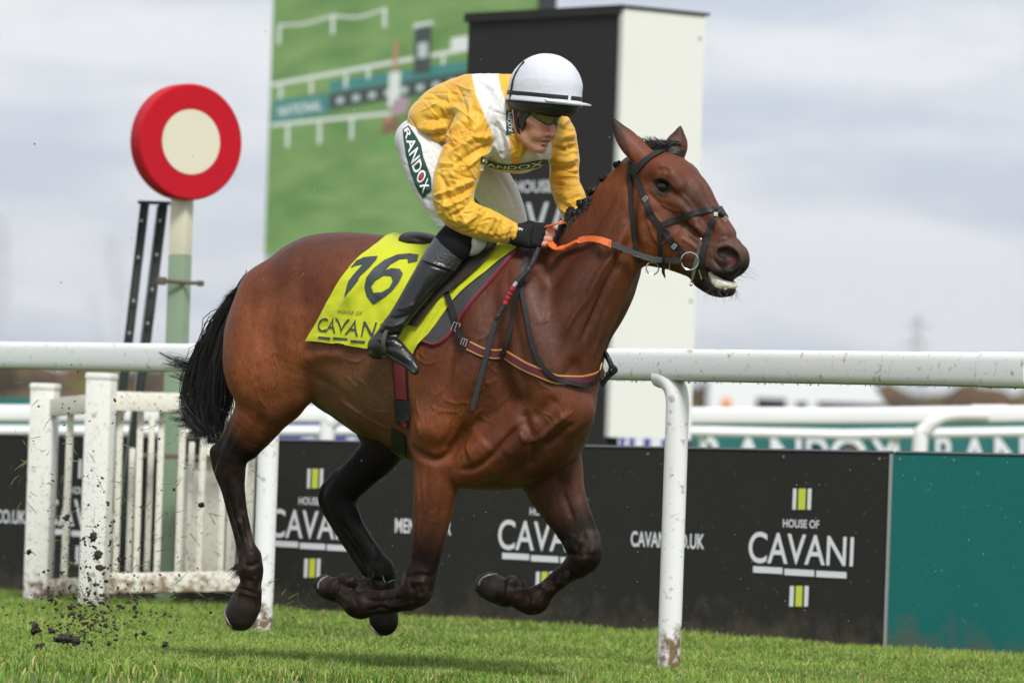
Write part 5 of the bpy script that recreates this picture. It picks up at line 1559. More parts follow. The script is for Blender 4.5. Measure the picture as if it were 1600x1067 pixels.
# ---- the body: one continuous figure (head, neck, trunk, limbs, hands)
def hand(F, W, ax, dn, out, s=1.0, grow=0.0, tips=True, which='all'):
    """fist. W wrist, ax along the back of the hand, dn across the knuckles (index to little), out = outwards from the back"""
    k = .006
    K = [W + ax * (.087 - .004 * i) * s + dn * (-.028 + .019 * i) * s + out * .004 * s for i in range(4)]
    if which != 'tips':
        F.chain([W - ax * .03 * s, W + ax * .008 * s], [.027 * s + grow, .026 * s + grow], .01, out, .8)
        for i in range(4):
            F.chain([W + dn * (-.012 + .008 * i) * s + ax * .008 * s, W + ax * .045 * s + dn * (-.022 + .0155 * i) * s, K[i]], [.021 * s + grow, .016 * s + grow, .0118 * s + grow], .012, out, .85)
        F.chain([W + ax * .02 * s - dn * .018 * s - out * .01 * s, W + ax * .045 * s - dn * .038 * s - out * .02 * s, W + ax * .066 * s - dn * .03 * s - out * .036 * s], np.array([.017, .0135, .011]) * s + grow, .01)
    ln = (.040, .044, .041, .032); cr = (.024, .027, .025, .020); rr = (.0108, .0110, .0106, .0094)
    for i in range(4):
        p1 = K[i] + (ax * .35 - out * .94) * ln[i] * s * .62 + ax * .008 * s
        p1 = K[i] + ax * ln[i] * 1.0 * s - out * ln[i] * .36 * s
        p2 = p1 - out * cr[i] * s - ax * .004 * s
        p3 = p2 - ax * .022 * s - out * .004 * s
        if which in ('all', 'prox'):
            e1 = K[i] * .72 + p1 * .28 if which == 'prox' else p1
            F.chain([K[i], e1], [rr[i] * 1.14 * s + grow, rr[i] * 1.04 * s + grow], k)
        if which == 'all':
            F.chain([p1, p2, p3], [rr[i] * 1.04 * s, rr[i] * .96 * s, rr[i] * .85 * s], .004, None, 1, 'add', 3)
    if which == 'all':
        F.chain([W + ax * .066 * s - dn * .03 * s - out * .036 * s, W + ax * .080 * s - dn * .012 * s - out * .046 * s], [.0108 * s, .0095 * s], .006)

WR_N = hp(806, 367, .185); _k = hp(866, 369, .145)
AX_N = (_k - WR_N) / np.linalg.norm(_k - WR_N)
OUT_N = -FWD - AX_N * (-FWD @ AX_N); OUT_N += CU * .18; OUT_N -= AX_N * (OUT_N @ AX_N); OUT_N /= np.linalg.norm(OUT_N)
DN_N = np.cross(AX_N, OUT_N); DN_N = DN_N if DN_N @ CU < 0 else -DN_N
WR_F = hp(894, 338, -.075); _k = hp(890, 362, .0)
AX_F = (_k - WR_F) / np.linalg.norm(_k - WR_F)
OUT_F = CR * .9 - FWD * .2; OUT_F -= AX_F * (OUT_F @ AX_F); OUT_F /= np.linalg.norm(OUT_F)
DN_F = np.cross(AX_F, OUT_F); DN_F = DN_F if DN_F @ FWD < 0 else -DN_F

_allp = [hp(*p[:3]) for p in NEAR_ARM + FAR_ARM + TRUNK + NEAR_LEG + FAR_LEG] + [p[0] for p in BOOT + FOOT2] + [hp(760, 545, -.42), JO + np.array([0, 0, .12])]
lo, hi = box_of(_allp, .10)
JB = Field(lo, hi, .0038)
g = -.014
J(JB, TRUNK, .03, [1.3, 1.25, 1.2, 1.15, 1.1], grow=-.030)
J(JB, [(664, 216, 0, 34), (684, 206, 0, 40)], .03, 1.2, grow=g)
J(JB, NEAR_ARM, .02, grow=-.028); J(JB, FAR_ARM, .02, grow=-.02)
J(JB, NEAR_LEG, .02, grow=g); J(JB, FAR_LEG, .02, grow=g)
J(JB, BOOT, .02, .75, grow=-.018); J(JB, FOOT, .01, .75, grow=-.018); J(JB, FOOT2, .01, .75, grow=-.016)
FB = [(hp(786, 385, -.25), 28), (hp(775, 405, -.29), 28), (hp(750, 445, -.35), 22), (hp(722, 485, -.40), 17), (hp(702, 514, -.41), 16)]
FF = [(hp(680, 543, -.41), 15), (hp(700, 543, -.42), 17), (hp(724, 562, -.43), 12.5), (hp(740, 578, -.43), 7)]
J(JB, FB, .02, .75, grow=-.018); J(JB, [FB[-1], FF[0]], .01, .75, grow=-.018); J(JB, FF, .01, .75, grow=-.016)
hand(JB, WR_N, AX_N, DN_N, OUT_N, 1.06); hand(JB, WR_F, AX_F, DN_F, OUT_F, 1.0)
JB.chain([hp(806, 367, .185), hp(770, 356, .23)], [.026, .032], .01)
def jp(pts, k=.008, e=1.0, lat=None, mode='add', mirror=False, n=4):
    for sg in ((1, -1) if mirror else (1,)):
        JB.chain([jh(p[0], p[1] * sg, p[2]) for p in pts], [p[3] for p in pts], k, JS if lat is None else lat, e, mode, n)
# skull, face, jaw, neck
jp([(-.02, 0, .0, .098), (.005, 0, -.01, .098)], .02, .88)
jp([(.028, 0, -.06, .074), (.040, 0, -.11, .064), (.044, 0, -.155, .054), (.058, 0, -.188, .036)], .02, 1.02)
jp([(-.005, .060, -.10, .028), (.0, .060, -.145, .025), (.03, .048, -.182, .022), (.066, .020, -.206, .020)], .016, .8, mirror=True)
jp([(.080, 0, -.202, .020), (.085, 0, -.208, .016)], .014, 1.5)                  # chin
jp([(.074, .040, -.118, .022), (.050, .062, -.108, .020)], .016, mirror=True)    # cheekbones
jp([(.076, .028, -.152, .026)], .02, mirror=True)
jp([(.088, .0, -.068, .016), (.078, .036, -.070, .015), (.055, .058, -.074, .014)], .012, mirror=True)
jp([(.094, .034, -.090, .012)], .008, mode='cut', mirror=True)
jp([(.086, .032, -.091, .0125)], .004, mirror=True)                               # eyeballs under the lids
jp([(.094, 0, -.078, .0095), (.108, 0, -.110, .0095), (.123, 0, -.138, .0125)], .008, 1.0)
jp([(.110, .012, -.143, .0095), (.104, .016, -.146, .007)], .005, mirror=True)
jp([(.114, .007, -.1505, .0045)], .003, mode='cut', mirror=True)
jp([(.092, 0, -.160, .014), (.096, 0, -.166, .010)], .010, 1.6)
jp([(.102, 0, -.168, .0058), (.097, .014, -.170, .0055), (.085, .026, -.173, .004)], .004, mirror=True)
jp([(.099, 0, -.183, .0068), (.094, .013, -.182, .006), (.084, .024, -.177, .004)], .004, mirror=True)
jp([(.104, 0, -.1755, .0045), (.096, .016, -.1755, .004), (.086, .023, -.175, .002)], .002, mode='cut', mirror=True)
jp([(.092, 0, -.192, .004)], .008, 2.2, mode='cut')
jp([(-.012, .078, -.085, .018), (-.018, .080, -.10, .017), (-.010, .076, -.122, .010)], .006, .45, mirror=True)   # ears
jp([(-.004, .086, -.095, .006), (-.008, .086, -.108, .006)], .004, mode='cut', mirror=True)
JB.chain([jh(-.02, 0, -.10), jh(-.03, 0, -.16), hp(808, 192, .02)], [.058, .056, .066], .02)
JB.chain([jh(.0, .03, -.13), hp(806, 215, .01)], [.014, .014], .02)
V, Fq = JB.nets(); V, Fq = largest(V, Fq); V = laplace(V, Fq, 2)
JV, JFc = V, Fq
# skin colour
def skin(V):
    c = np.tile(np.array([.58, .29, .205]), (len(V), 1))
    q = np.column_stack([(V - JO) @ JF, (V - JO) @ JS, (V - JO) @ JU])
    def b(f, s, u, r, col, w):
        nonlocal c
        k = w * np.exp(-(((q[:, 0] - f) / r) ** 2 + ((np.abs(q[:, 1]) - s) / r) ** 2 + ((q[:, 2] - u) / r) ** 2))
        c = c * (1 - k[:, None]) + np.array(col) * k[:, None]
    b(.09, .036, -.125, .024, (.56, .22, .17), .6); b(.12, 0, -.14, .020, (.62, .22, .17), .75)
    b(.100, .008, -.176, .009, (.22, .06, .055), .9); b(.09, 0, -.20, .022, (.40, .23, .17), .45); b(.06, .03, -.185, .025, (.42, .25, .19), .4)
    b(-.01, .08, -.1, .03, (.6, .22, .17), .6)
    for K in (_skr,):
        pass
    return c
_skr = None
M_skin = mat('skin', (.5, .28, .2), .45, vc='Col', spec=.35, noise_amt=.45, noise_scale=55, noise_col=(.86, .66, .60), noise_mul=True, bump=.22, bump_scale=260, sss=.08)
jockey = empty('person', hp(640, 560, .0), 'jockey in yellow and white silks and white helmet crouching over the galloping bay horse', 'person')
me = mesh_np('body', JV, JFc); vcol(me, skin(JV)); link('body', me, M_skin, jockey)

# ---- silks
SB = Field(*box_of([hp(*p[:3]) for p in NEAR_ARM + FAR_ARM + TRUNK], .13), .0036)
J(SB, TRUNK, .03, [1.3, 1.25, 1.2, 1.15, 1.1], n=8)
J(SB, [(772, 212, 0, 50), (806, 220, 0, 50)], .04, 1.25)
J(SB, [(678, 192, .06, 35), (692, 196, .08, 34)], .03, 1.2)
J(SB, [(800, 214, .09, 40), (835, 222, -.06, 34)], .03)
J(SB, NEAR_ARM, .022, n=8)
J(SB, FAR_ARM, .018, n=8)
J(SB, [(752, 186, .14, 40), (800, 168, .06, 40), (850, 190, -.08, 36)], .03)
J(SB, [(596, 170, 0, 44), (606, 205, 0, 40), (652, 264, 0, 34)], .006, 12.0, mode='cut')
# collar and the loose ends
SB.chain([jh(-.05, .03, -.15), jh(-.035, .055, -.165), jh(-.01, .05, -.20)], [.014, .014, .014], .012)
# open at the wrists and at the hem
V, Fq = SB.nets(); V, Fq = largest(V, Fq); V = laplace(V, Fq, 2)
_fr = random.Random(11)
FOLD = []
def fold(pts, w, h): FOLD.append((pts, w, h))
# hand-placed folds: armpit, elbow, cuff, back
for pts, w, h in (
    ([(772, 214), (750, 214), (724, 226), (700, 244)], 5, 3.5), ([(770, 226), (748, 234), (722, 250), (698, 268)], 4, -3.5), ([(766, 236), (746, 248), (722, 268)], 3.5, 3),
    ([(755, 188), (735, 214), (715, 252), (702, 290)], 6, 3), ([(743, 186), (718, 216), (694, 240)], 6, -3.5), ([(730, 184), (704, 206), (684, 222)], 6, 3),
    ([(742, 280), (722, 290), (698, 300), (680, 306)], 4, 3.5), ([(738, 292), (718, 304), (694, 312)], 3.5, -3.5), ([(736, 304), (716, 316), (694, 324)], 3.5, 3.5),
    ([(738, 314), (722, 328), (704, 338)], 3, -3), ([(748, 322), (742, 340), (722, 352)], 4, 3), ([(684, 262), (694, 290), (700, 312)], 5, -2.5),
    ([(760, 330), (750, 350), (742, 364)], 3, -3), ([(774, 338), (766, 354), (756, 368)], 3, 2.5), ([(786, 344), (780, 360), (772, 374)], 3, -3), ([(796, 350), (791, 364), (786, 376)], 2.5, 3), ([(803, 352), (799, 366), (797, 380)], 2, -3),
    ([(700, 264), (712, 280), (734, 286)], 4, 2), ([(692, 282), (704, 294), (726, 298)], 3, -2),
    ([(668, 160), (690, 168), (720, 168)], 6, 2.5), ([(655, 185), (680, 186), (712, 180)], 5, -2.5), ([(650, 200), (676, 202), (706, 196)], 5, 3), ([(656, 212), (680, 212), (704, 208)], 3.5, -3),
    ([(700, 140), (716, 156), (730, 178)], 6, -2), ([(730, 130), (742, 150), (752, 172)], 5, 2), ([(680, 150), (700, 160), (726, 160)], 5, -1.8),
    ([(752, 130), (766, 152), (776, 180)], 4, -2), ([(764, 128), (782, 160), (788, 186)], 4, 2), ([(776, 190), (784, 214), (790, 240)], 4, -2.5), ([(786, 190), (794, 220), (800, 246)], 4, 2.5), ([(770, 222), (780, 240), (790, 250)], 3, 2),
    ([(828, 224), (836, 238), (842, 246)], 4, 2), ([(840, 218), (846, 232), (848, 244)], 3, -2.5), ([(818, 220), (814, 236), (810, 250)], 2.5, 2.5),
    ([(866, 216), (884, 214), (902, 210)], 5, 3), ([(862, 230), (882, 234), (904, 228)], 4, -3.5), ([(862, 246), (880, 252), (902, 248)], 5, 4), ([(860, 258), (880, 264), (902, 260)], 3.5, -4),
    ([(860, 272), (880, 276), (904, 276)], 4, 3), ([(864, 286), (886, 290), (908, 290)], 3.5, -3), ([(866, 300), (888, 306), (912, 304)], 4, 3.5), ([(870, 314), (892, 322), (914, 318)], 3, -3.5), ([(874, 326), (894, 334), (912, 328)], 3, 3),
    ([(876, 198), (888, 188), (898, 196)], 4, 2)):
    fold(pts, w, h)
for _ in range(150):
    x, y = _fr.uniform(650, 800), _fr.uniform(130, 370)
    a = _fr.uniform(-.9, .9) + (1.2 if y < 210 and x > 730 else .5)
    L = _fr.uniform(12, 34); c = _fr.uniform(-5, 5)
    fold([(x - math.cos(a) * L, y - math.sin(a) * L), (x + c, y - c), (x + math.cos(a) * L, y + math.sin(a) * L)], _fr.uniform(1.3, 3.0), _fr.choice((-1, 1)) * _fr.uniform(.5, 1.5))
for _ in range(50):
    x, y = _fr.uniform(866, 906), _fr.uniform(200, 335)
    a = _fr.uniform(-.5, .5); L = _fr.uniform(8, 18)
    fold([(x - math.cos(a) * L, y - math.sin(a) * L), (x, y + _fr.uniform(-3, 3)), (x + math.cos(a) * L, y + math.sin(a) * L)], _fr.uniform(1.6, 3), _fr.choice((-1, 1)) * _fr.uniform(.6, 1.6))
V = relief(V, Fq, [(p_, w_ , h_ * 1.5) for p_, w_, h_ in FOLD], mirror=False)
# fine cloth unevenness
N = vnormals(V, Fq)
D = np.array([noise.noise(Vector(v) * 26) * .0022 + noise.noise(Vector(v) * 60) * .0009 for v in V])
V = V + N * D[:, None]
V = laplace(V, Fq, 1)
SV, SF = V, Fq
SBVH = bvh_of(SV, SF)
def inpoly(px, py, poly):
    r = np.zeros(len(px), dtype=bool)
    for (x0, y0), (x1, y1) in zip(poly, poly[1:] + poly[:1]):
        c = (y0 > py) != (y1 > py)
        r ^= c & (px < (x1 - x0) * (py - y0) / ((y1 - y0) if y1 != y0 else 1e-9) + x0)
    return r
N = vnormals(SV, SF)
px, py = to_px_arr(SV)
front = (N @ FWD) < .12
Y1, Y2, W_ = np.array([.70, .40, .032]), np.array([.66, .24, .010]), np.array([.68, .675, .67])
c = np.tile(Y1, (len(SV), 1))
f = np.array([noise.noise(Vector(v) * 6) + .7 * noise.noise(Vector(v) * 17) + .35 * noise.noise(Vector(v) * 45) for v in SV])
c = c * (1 - .75 * np.clip(f, 0, 1)[:, None]) + Y2 * (.75 * np.clip(f, 0, 1)[:, None])
# rain and mud spots
sp = np.array([noise.noise(Vector(v) * 38 + Vector((3, 1, 2))) for v in SV])
k = (.35 * sstep(.32, .55, sp) * (py > 175))[:, None]
c = c * (1 - k) + np.array([.42, .22, .03]) * k
wp = [(735, 108), (776, 105), (783, 141), (793, 166), (794, 205), (800, 256), (790, 268), (750, 266), (762, 242), (773, 218), (759, 185), (744, 148)]
wp2 = [(834, 220), (862, 214), (860, 270), (812, 270), (811, 256)]
def softpoly(px, py, poly, s=1.3):
    ins = inpoly(px, py, poly); d = np.full(len(px), 1e9)
    for (x0, y0), (x1, y1) in zip(poly, poly[1:] + poly[:1]):
        t = np.clip(((px - x0) * (x1 - x0) + (py - y0) * (y1 - y0)) / ((x1 - x0) ** 2 + (y1 - y0) ** 2), 0, 1)
        d = np.minimum(d, np.hypot(px - x0 - t * (x1 - x0), py - y0 - t * (y1 - y0)))
    return sstep(-s, s, np.where(ins, d, -d))
wm = (np.maximum(softpoly(px, py, wp), softpoly(px, py, wp2)) * front)[:, None]
mud = np.array([noise.noise(Vector(v) * 22) for v in SV])
wcol = W_ * (1 - .45 * (sstep(232, 256, py) * np.clip(mud + .45, 0, 1))[:, None])
c = c * (1 - wm) + wcol * wm
me = mesh_np('silks', SV, SF); vcol(me, c)
M_silk = mat('silk', rough=.46, spec=.3, vc='Col', bump=.10, bump_scale=60, sheen=.25)
silks = link('silks', me, M_silk, jockey)

# ---- breeches
PB = Field(*box_of([hp(*p[:3]) for p in NEAR_LEG + FAR_LEG] + [hp(650, 190, 0)], .13), .005)
J(PB, [(656, 220, 0, 37), (690, 212, 0, 34), (720, 208, 0, 32)], .03, 1.3)
J(PB, NEAR_LEG, .03, n=8, e=.95)
J(PB, FAR_LEG, .025, n=8)
J(PB, [(738, 372, .21, 20), (748, 377, .205, 12)], .015)
V, Fq = PB.nets(); V, Fq = largest(V, Fq); V = laplace(V, Fq, 2)
FOLD2 = [([(630, 240), (650, 262), (676, 270)], 5, -2), ([(640, 280), (664, 296), (690, 296)], 4, 2.5), ([(650, 300), (674, 314), (700, 308)], 3.5, -2.5), ([(664, 322), (688, 330), (712, 322)], 3.5, 2.5), ([(672, 338), (696, 344), (720, 334)], 3, -2.5),
         ([(668, 230), (680, 250), (690, 272)], 4, 2), ([(680, 352), (704, 356), (728, 350)], 3, 2.5), ([(690, 362), (712, 366), (740, 360)], 2.5, -2.5), ([(736, 366), (744, 376), (744, 390)], 2.5, 2), ([(728, 372), (736, 384), (738, 394)], 2.5, -2),
         ([(760, 272), (776, 300), (790, 330)], 5, 2), ([(778, 270), (796, 300), (808, 330)], 4, -2), ([(756, 290), (772, 316), (784, 338)], 4, -1.8), ([(764, 320), (790, 326), (814, 322)], 3, 1.8)]
for _ in range(26):
    x, y = _fr.uniform(630, 730), _fr.uniform(230, 370); a = _fr.uniform(-.2, .9); L = _fr.uniform(8, 18)
    FOLD2.append(([(x - math.cos(a) * L, y - math.sin(a) * L), (x, y + _fr.uniform(-3, 3)), (x + math.cos(a) * L, y + math.sin(a) * L)], _fr.uniform(1.6, 2.6), _fr.choice((-1, 1)) * _fr.uniform(.5, 1.2)))
V = relief(V, Fq, FOLD2, mirror=False)
PV, PF = laplace(V, Fq, 1), Fq
PBVH = bvh_of(PV, PF)
M_breech = mat('white_breeches', (.68, .675, .67), .5, noise_amt=.18, noise_scale=30, noise_col=(.5, .48, .45), bump=.08, bump_scale=250)
breeches = link('breeches', mesh_np('breeches', PV, PF), M_breech, jockey)

# ---- boots
M_boot = mat('black_boot_leather', (.010, .0105, .012), .32, spec=.5, noise_amt=.3, noise_scale=14, noise_col=(.022, .023, .026), bump=.12, bump_scale=90, coat=.15)
M_croc = mat('boot_top_patent', (.03, .031, .034), .22, spec=.7, bump=.5, bump_scale=75, coat=.4)
M_knee = mat('black_elastic', (.007, .007, .0075), .85, spec=.2)
def boot(bt, ft, anchor, mirror=False):
    FBt = Field(*box_of([p[0] for p in bt + ft], .09), .0042)
    for ch, k in ((bt, .02), ([bt[-1], ft[0]], .012), (ft, .012)):
        FBt.chain([p[0] for p in ch], [p[1] / PXM for p in ch], k, HR, .8, 'add', 6)
    h = ft[0][0]
    FBt.chain([h - CU * .028 - CR * .012, h - CU * .028 + CR * .012], [.020, .020], .004, HR, 1.2)       # heel block
    FBt.chain([ft[1][0] - CU * .032, ft[2][0] - CU * .026 + CR * .004, ft[3][0] - CU * .012], [.013, .011, .009], .004, HR, 2.2)   # sole
    V, Fq = FBt.nets(); V, Fq = largest(V, Fq)
    return laplace(V, Fq, 2), Fq
BV, BF = boot(BOOT, FOOT2, None)
BFOLD = [([(590, 518), (608, 524), (630, 520)], 3, -3), ([(588, 528), (606, 534), (632, 530)], 3, 2.5), ([(594, 538), (612, 542), (636, 538)], 2.5, -2), ([(596, 506), (612, 510), (636, 502)], 3, 2.5), ([(602, 494), (620, 498), (644, 490)], 3, -2), ([(610, 480), (630, 482), (652, 474)], 3.5, 1.6),
         ([(655, 402), (680, 412), (712, 424)], 1.6, 2.2), ([(652, 406), (678, 416), (710, 428)], 1.6, -2), ([(672, 420), (655, 450), (634, 490)], 5, 1.2), ([(694, 428), (668, 452), (646, 486)], 4, -1.2), ([(614, 546), (630, 556), (644, 566)], 3, 1.5), ([(604, 552), (618, 560), (634, 570)], 2.5, -1.4)]
BV = relief(BV, BF, BFOLD, mirror=False)
BBVH = bvh_of(BV, BF)
boot_o = link('boot', mesh_np('boot', BV, BF), M_boot, jockey)
FBV, FBF = boot(FB, FF, None)
link('boot', mesh_np('boot', FBV, FBF), M_boot, jockey)
# knee band and boot top: shells around the upper boot
KF = Field(*box_of([hp(720, 372, .24), hp(660, 420, .28)], .11), .004)
J(KF, [(hp(721, 366, .236), 28.5), (hp(707, 384, .258), 30.5)], .012, .85)
V, Fq = KF.nets(); V = laplace(V, Fq, 2)
link('knee_band', mesh_np('knee_band', V, Fq), M_knee, jockey)
bm = fine(quad2d(.5, .5, 1, 1, 26, 18), 9)
decal('boot_top', bm, lambda u, v: tuple(bilin([(653, 403), (716, 425), (723, 398), (683, 372)], u, v)), BBVH, M_croc, boot_o, .003)
# ---- gloves
GF = Field(WR_N - .13, WR_N + .16, .0026)
hand(GF, WR_N, AX_N, DN_N, OUT_N, 1.06, .0035, which='back'); hand(GF, WR_N, AX_N, DN_N, OUT_N, 1.06, .0035, which='prox')
V, Fq = GF.nets(); V = laplace(V, Fq, 2)
GFOLD = [([(832, 352), (828, 366), (826, 384)], 2, -1.5), ([(836, 352), (833, 366), (831, 384)], 2, 1.2), ([(845, 352), (842, 368), (842, 388)], 2, -1.2), ([(852, 372), (858, 378), (862, 384)], 1.6, -1.6), ([(852, 360), (860, 362), (866, 364)], 1.6, -1.6), ([(850, 380), (855, 386), (858, 390)], 1.5, -1.5), ([(856, 350), (864, 352), (868, 354)], 1.8, 1)]
V = relief(V, Fq, GFOLD, mirror=False)
M_glove = mat('black_glove', (.008, .008, .0085), .75, spec=.25, noise_amt=.5, noise_scale=60, noise_col=(.016, .016, .017), bump=.3, bump_scale=180)
GBVH = bvh_of(V, Fq)
glove = link('glove', mesh_np('glove', V, Fq), M_glove, jockey)
GF = Field(WR_F - .13, WR_F + .14, .003)
hand(GF, WR_F, AX_F, DN_F, OUT_F, 1.0, .0035, which='back'); hand(GF, WR_F, AX_F, DN_F, OUT_F, 1.0, .0035, which='prox')
V2, F2 = GF.nets(); V2 = laplace(V2, F2, 2)
link('glove', mesh_np('glove', V2, F2), M_glove, jockey)
M_white = mat('white_print', (.8, .8, .8), .5)
bm = fine(text_norm(text2d('ON', .02)), .3)
decal('glove_print', bm, lambda u, v: tuple(bilin([(806.5, 359), (815.5, 360.5), (817, 357), (807.5, 355)], u, v)), GBVH, M_white, glove, .0012)

# ---- helmet
LF, LS, LU = headframe(R(50), R(6), R(0))
if LS @ CR > 0: LS = -LS
LO = hp(852, 142, .13)
def lh(f, s, u): return LO + LF * f + LS * s + LU * u
def shell(us, fr, fs, fu, n=56):
    """ellipsoid rings in the helmet frame; us list of (scale of ring, height)"""
    return [[lh(fr * k * math.cos(a), fs * k * math.sin(a), h) for a in np.linspace(0, 2 * math.pi, n, endpoint=False)] for k, h in us]
def ringmesh(rings, name, m, parent, closed_top=True, thick=0.0):
    mb = MB()
    vs = [[mb.bm.verts.new(p) for p in r] for r in rings]
    n = len(vs[0])
    for a, b in zip(vs, vs[1:]):
        for k in range(n): mb.bm.faces.new((a[k], a[(k + 1) % n], b[(k + 1) % n], b[k]))
    if closed_top: mb.bm.faces.new(vs[-1])
    o = mb.build(name, m, parent, sharp=60)
    if thick:
        md = o.modifiers.new('thickness', 'SOLIDIFY'); md.thickness = thick; md.offset = 0
    return o
M_hel = mat('white_helmet_cover', (.62, .63, .70), .7, spec=.15, bump2=(.35, 9, (1, 1, 2.2), 1.2), noise_amt=.10, noise_scale=18, noise_col=(.6, .6, .64), bump=.12, bump_scale=45)
M_blk = mat('black_webbing', (.012, .012, .013), .6)
helmet = empty('helmet', LO, 'white jockey helmet cover with black band and short peak', 'helmet')
prof = [(1.045, -.047), (1.05, -.041), (1.02, -.034), (1.005, -.02), (1.0, .0)] + [(math.cos(t), .134 * math.sin(t)) for t in np.linspace(.1, 1.5, 15)]
FRn, FSn = .147, .118
rings = shell(prof, FRn, FSn, 1)
# seams of the cloth cover: six shallow valleys
for r_, (k_, h_) in zip(rings, prof):
    for i, a in enumerate(np.linspace(0, 2 * math.pi, 56, endpoint=False)):
        q = abs(((a + .26) / (math.pi / 3)) % 1 - .5) * 2
        d = (np.array(r_[i]) - lh(0, 0, h_ * .5)); d /= np.linalg.norm(d)
        r_[i] = np.array(r_[i]) + d * (.0025 * (1 - q ** 6) + .0012 * noise.noise(Vector(r_[i]) * 30)) * (1 if h_ > .02 else .3)
ringmesh(rings, 'cover', M_hel, helmet, thick=.004)
ringmesh(shell([(1.020, -.0285), (1.026, -.026), (1.026, -.0145), (1.020, -.012)], FRn, FSn, 1), 'band', M_blk, helmet, False, .003)
ringmesh(shell([(.84, -.086), (.93, -.066), (.96, -.04)], FRn, FSn, 1), 'skull_cap', mat('black_cap', (.012, .012, .012), .55), helmet, False, .006)
# peak
mb = MB()
P = []
for a in np.linspace(-1.0, 1.0, 25):
    row = []
    for t in np.linspace(0, 1, 5):
        ext = .058 * t * math.cos(a * 1.15) ** .8 if math.cos(a * 1.15) > 0 else 0
        row.append(lh((FRn + .001) * math.cos(a) + ext * math.cos(a * .6), (FSn + .001) * math.sin(a) + ext * math.sin(a * .6) * .4, -.034 - .006 * t * t))
    P.append(row)
mb.grid(P, .005)
mb.build('peak', M_hel, helmet)
# white tab over the band, button, rear strap
mb = MB()
mb.grid([[lh(1.04 * FRn * math.cos(a), 1.04 * FSn * math.sin(a), h) for h in np.linspace(-.036, -.004, 4)] for a in np.linspace(.22, .31, 4)], .003)
mb.build('band_tab', M_hel, helmet)
mb = MB()
_a = R(119)
mb.tube([lh(1.03 * FRn * k * math.cos(_a), 1.03 * FSn * k * math.sin(_a), h) for k, h in [(.72, .098)] + [(math.cos(t), .134 * math.sin(t)) for t in (.62, .4, .2, .05)] + [(1.01, -.02), (1.0, -.05)]], .0065, 8, flat=(1.4, .5), up=JS)
mb.build('rear_strap', M_blk, helmet)
mb = MB(); mb.lathe([(0, .006), (.007, .005), (.009, 0)], lh(1.03 * FRn * math.cos(_a), 1.03 * FSn * math.sin(_a), -.020), LF * math.cos(_a) + LS * math.sin(_a), 14); mb.build('buckle', M_blk, helmet)
# harness: padded cheek strap and chin strap on both sides
def strap(pts, w, t, name, m, parent, nrm=None):
    C = catmull(np.array(pts), 6)
    mb = MB(); T = np.gradient(C, axis=0)
    rows = []
    for p, tt in zip(C, T):
        n_ = nrm if nrm is not None else JS
        s_ = np.cross(tt, n_); s_ /= np.linalg.norm(s_)
        rows.append([p - s_ * w * .5, p, p + s_ * w * .5])
    mb.grid(rows, t)
    return mb.build(name, m, parent)
for sg in (1, -1):
    strap([jh(.045, .080 * sg, -.035), jh(.040, .083 * sg, -.075), jh(.028, .080 * sg, -.115), jh(.020, .072 * sg, -.150)], .040, .010, 'cheek_strap', M_blk, helmet)
    strap([jh(-.03, .088 * sg, -.05), jh(-.015, .090 * sg, -.09), jh(.008, .083 * sg, -.14), jh(.030, .062 * sg, -.185), jh(.052, .030 * sg, -.212), jh(.058, 0, -.220)], .012, .004, 'chin_strap', M_blk, helmet)
# glasses
M_lens = mat('tinted_lens', (.15, .12, .035), .14, spec=.6, coat=.6)
glasses = empty('glasses', jh(.1, 0, -.09), 'dark wraparound riding glasses on the jockey', 'glasses')
mb = MB()
rows = []
for a in np.linspace(-1.12, 1.12, 33):
    nb = math.exp(-(a / .16) ** 2)
    rows.append([jh(.016 + .096 * math.cos(a) + .004 * math.cos(a * 4), .080 * math.sin(a), -.090 + .024 * (v - .5) * (1 - .25 * abs(a)) * 1.5 + (.015 * nb if v < .3 else 0) + (.012 * abs(a) ** 2.5 * (1 - v))) for v in (0, .25, .5, .75, 1)])
mb.grid(rows, .003)
mb.build('lens', M_lens, glasses)
mb = MB()
mb.tube([r[-1] for r in rows], .0028, 8); mb.tube([r[0] - JF * -.001 for r in rows], .0024, 8); mb.tube([rows[0][2], jh(.02, -.084, -.082), jh(-.01, -.086, -.08)], .0025, 6); mb.tube([rows[-1][2], jh(.02, .084, -.082), jh(-.01, .086, -.08)], .0025, 6)
mb.build('frame', M_blk, glasses)
# ---- sponsor patches
M_grn = mat('green_patch', (.006, .055, .042), .5)
M_crm = mat('cream_print', (.78, .74, .55), .5)
M_red = mat('red_print', (.55, .03, .03), .5)
def strip_fn(top, bot):
    top, bot = np.array(top, float), np.array(bot, float)
    def f(u, v):
        def at(P, u):
            x = u * (len(P) - 1); i = min(int(x), len(P) - 2); t = x - i
            return P[i] * (1 - t) + P[i + 1] * t
        return tuple(at(bot, u) * (1 - v) + at(top, u) * v)
    return f
_band = strip_fn([(752, 244), (764, 251), (778, 255), (792, 256.5), (806, 256.5), (822, 254), (840, 250), (856, 249)], [(750, 254), (762, 260), (776, 264), (790, 265), (806, 265.5), (822, 264), (840, 261.5), (855, 253)])
decal('chest_band', fine(quad2d(.5, .5, 1, 1, 40, 5), 9), _band, SBVH, M_grn, silks, .003)
bm = fine(text_norm(text2d('RANDOX', .012)), .06)
decal('chest_lettering', bm, lambda u, v: _band(.02 + .9 * u, .2 + .62 * v), SBVH, M_crm, silks, .0045)
_th = strip_fn([(639, 197), (650, 213), (658, 227), (662, 247), (668, 262), (674, 278), (675, 296)], [(630, 203), (632, 222), (636, 246), (641, 266), (648, 286), (654, 298), (661, 311)])
decal('thigh_patch', fine(quad2d(.5, .5, 1, 1, 40, 10), 9), _th, PBVH, M_grn, breeches, .003)
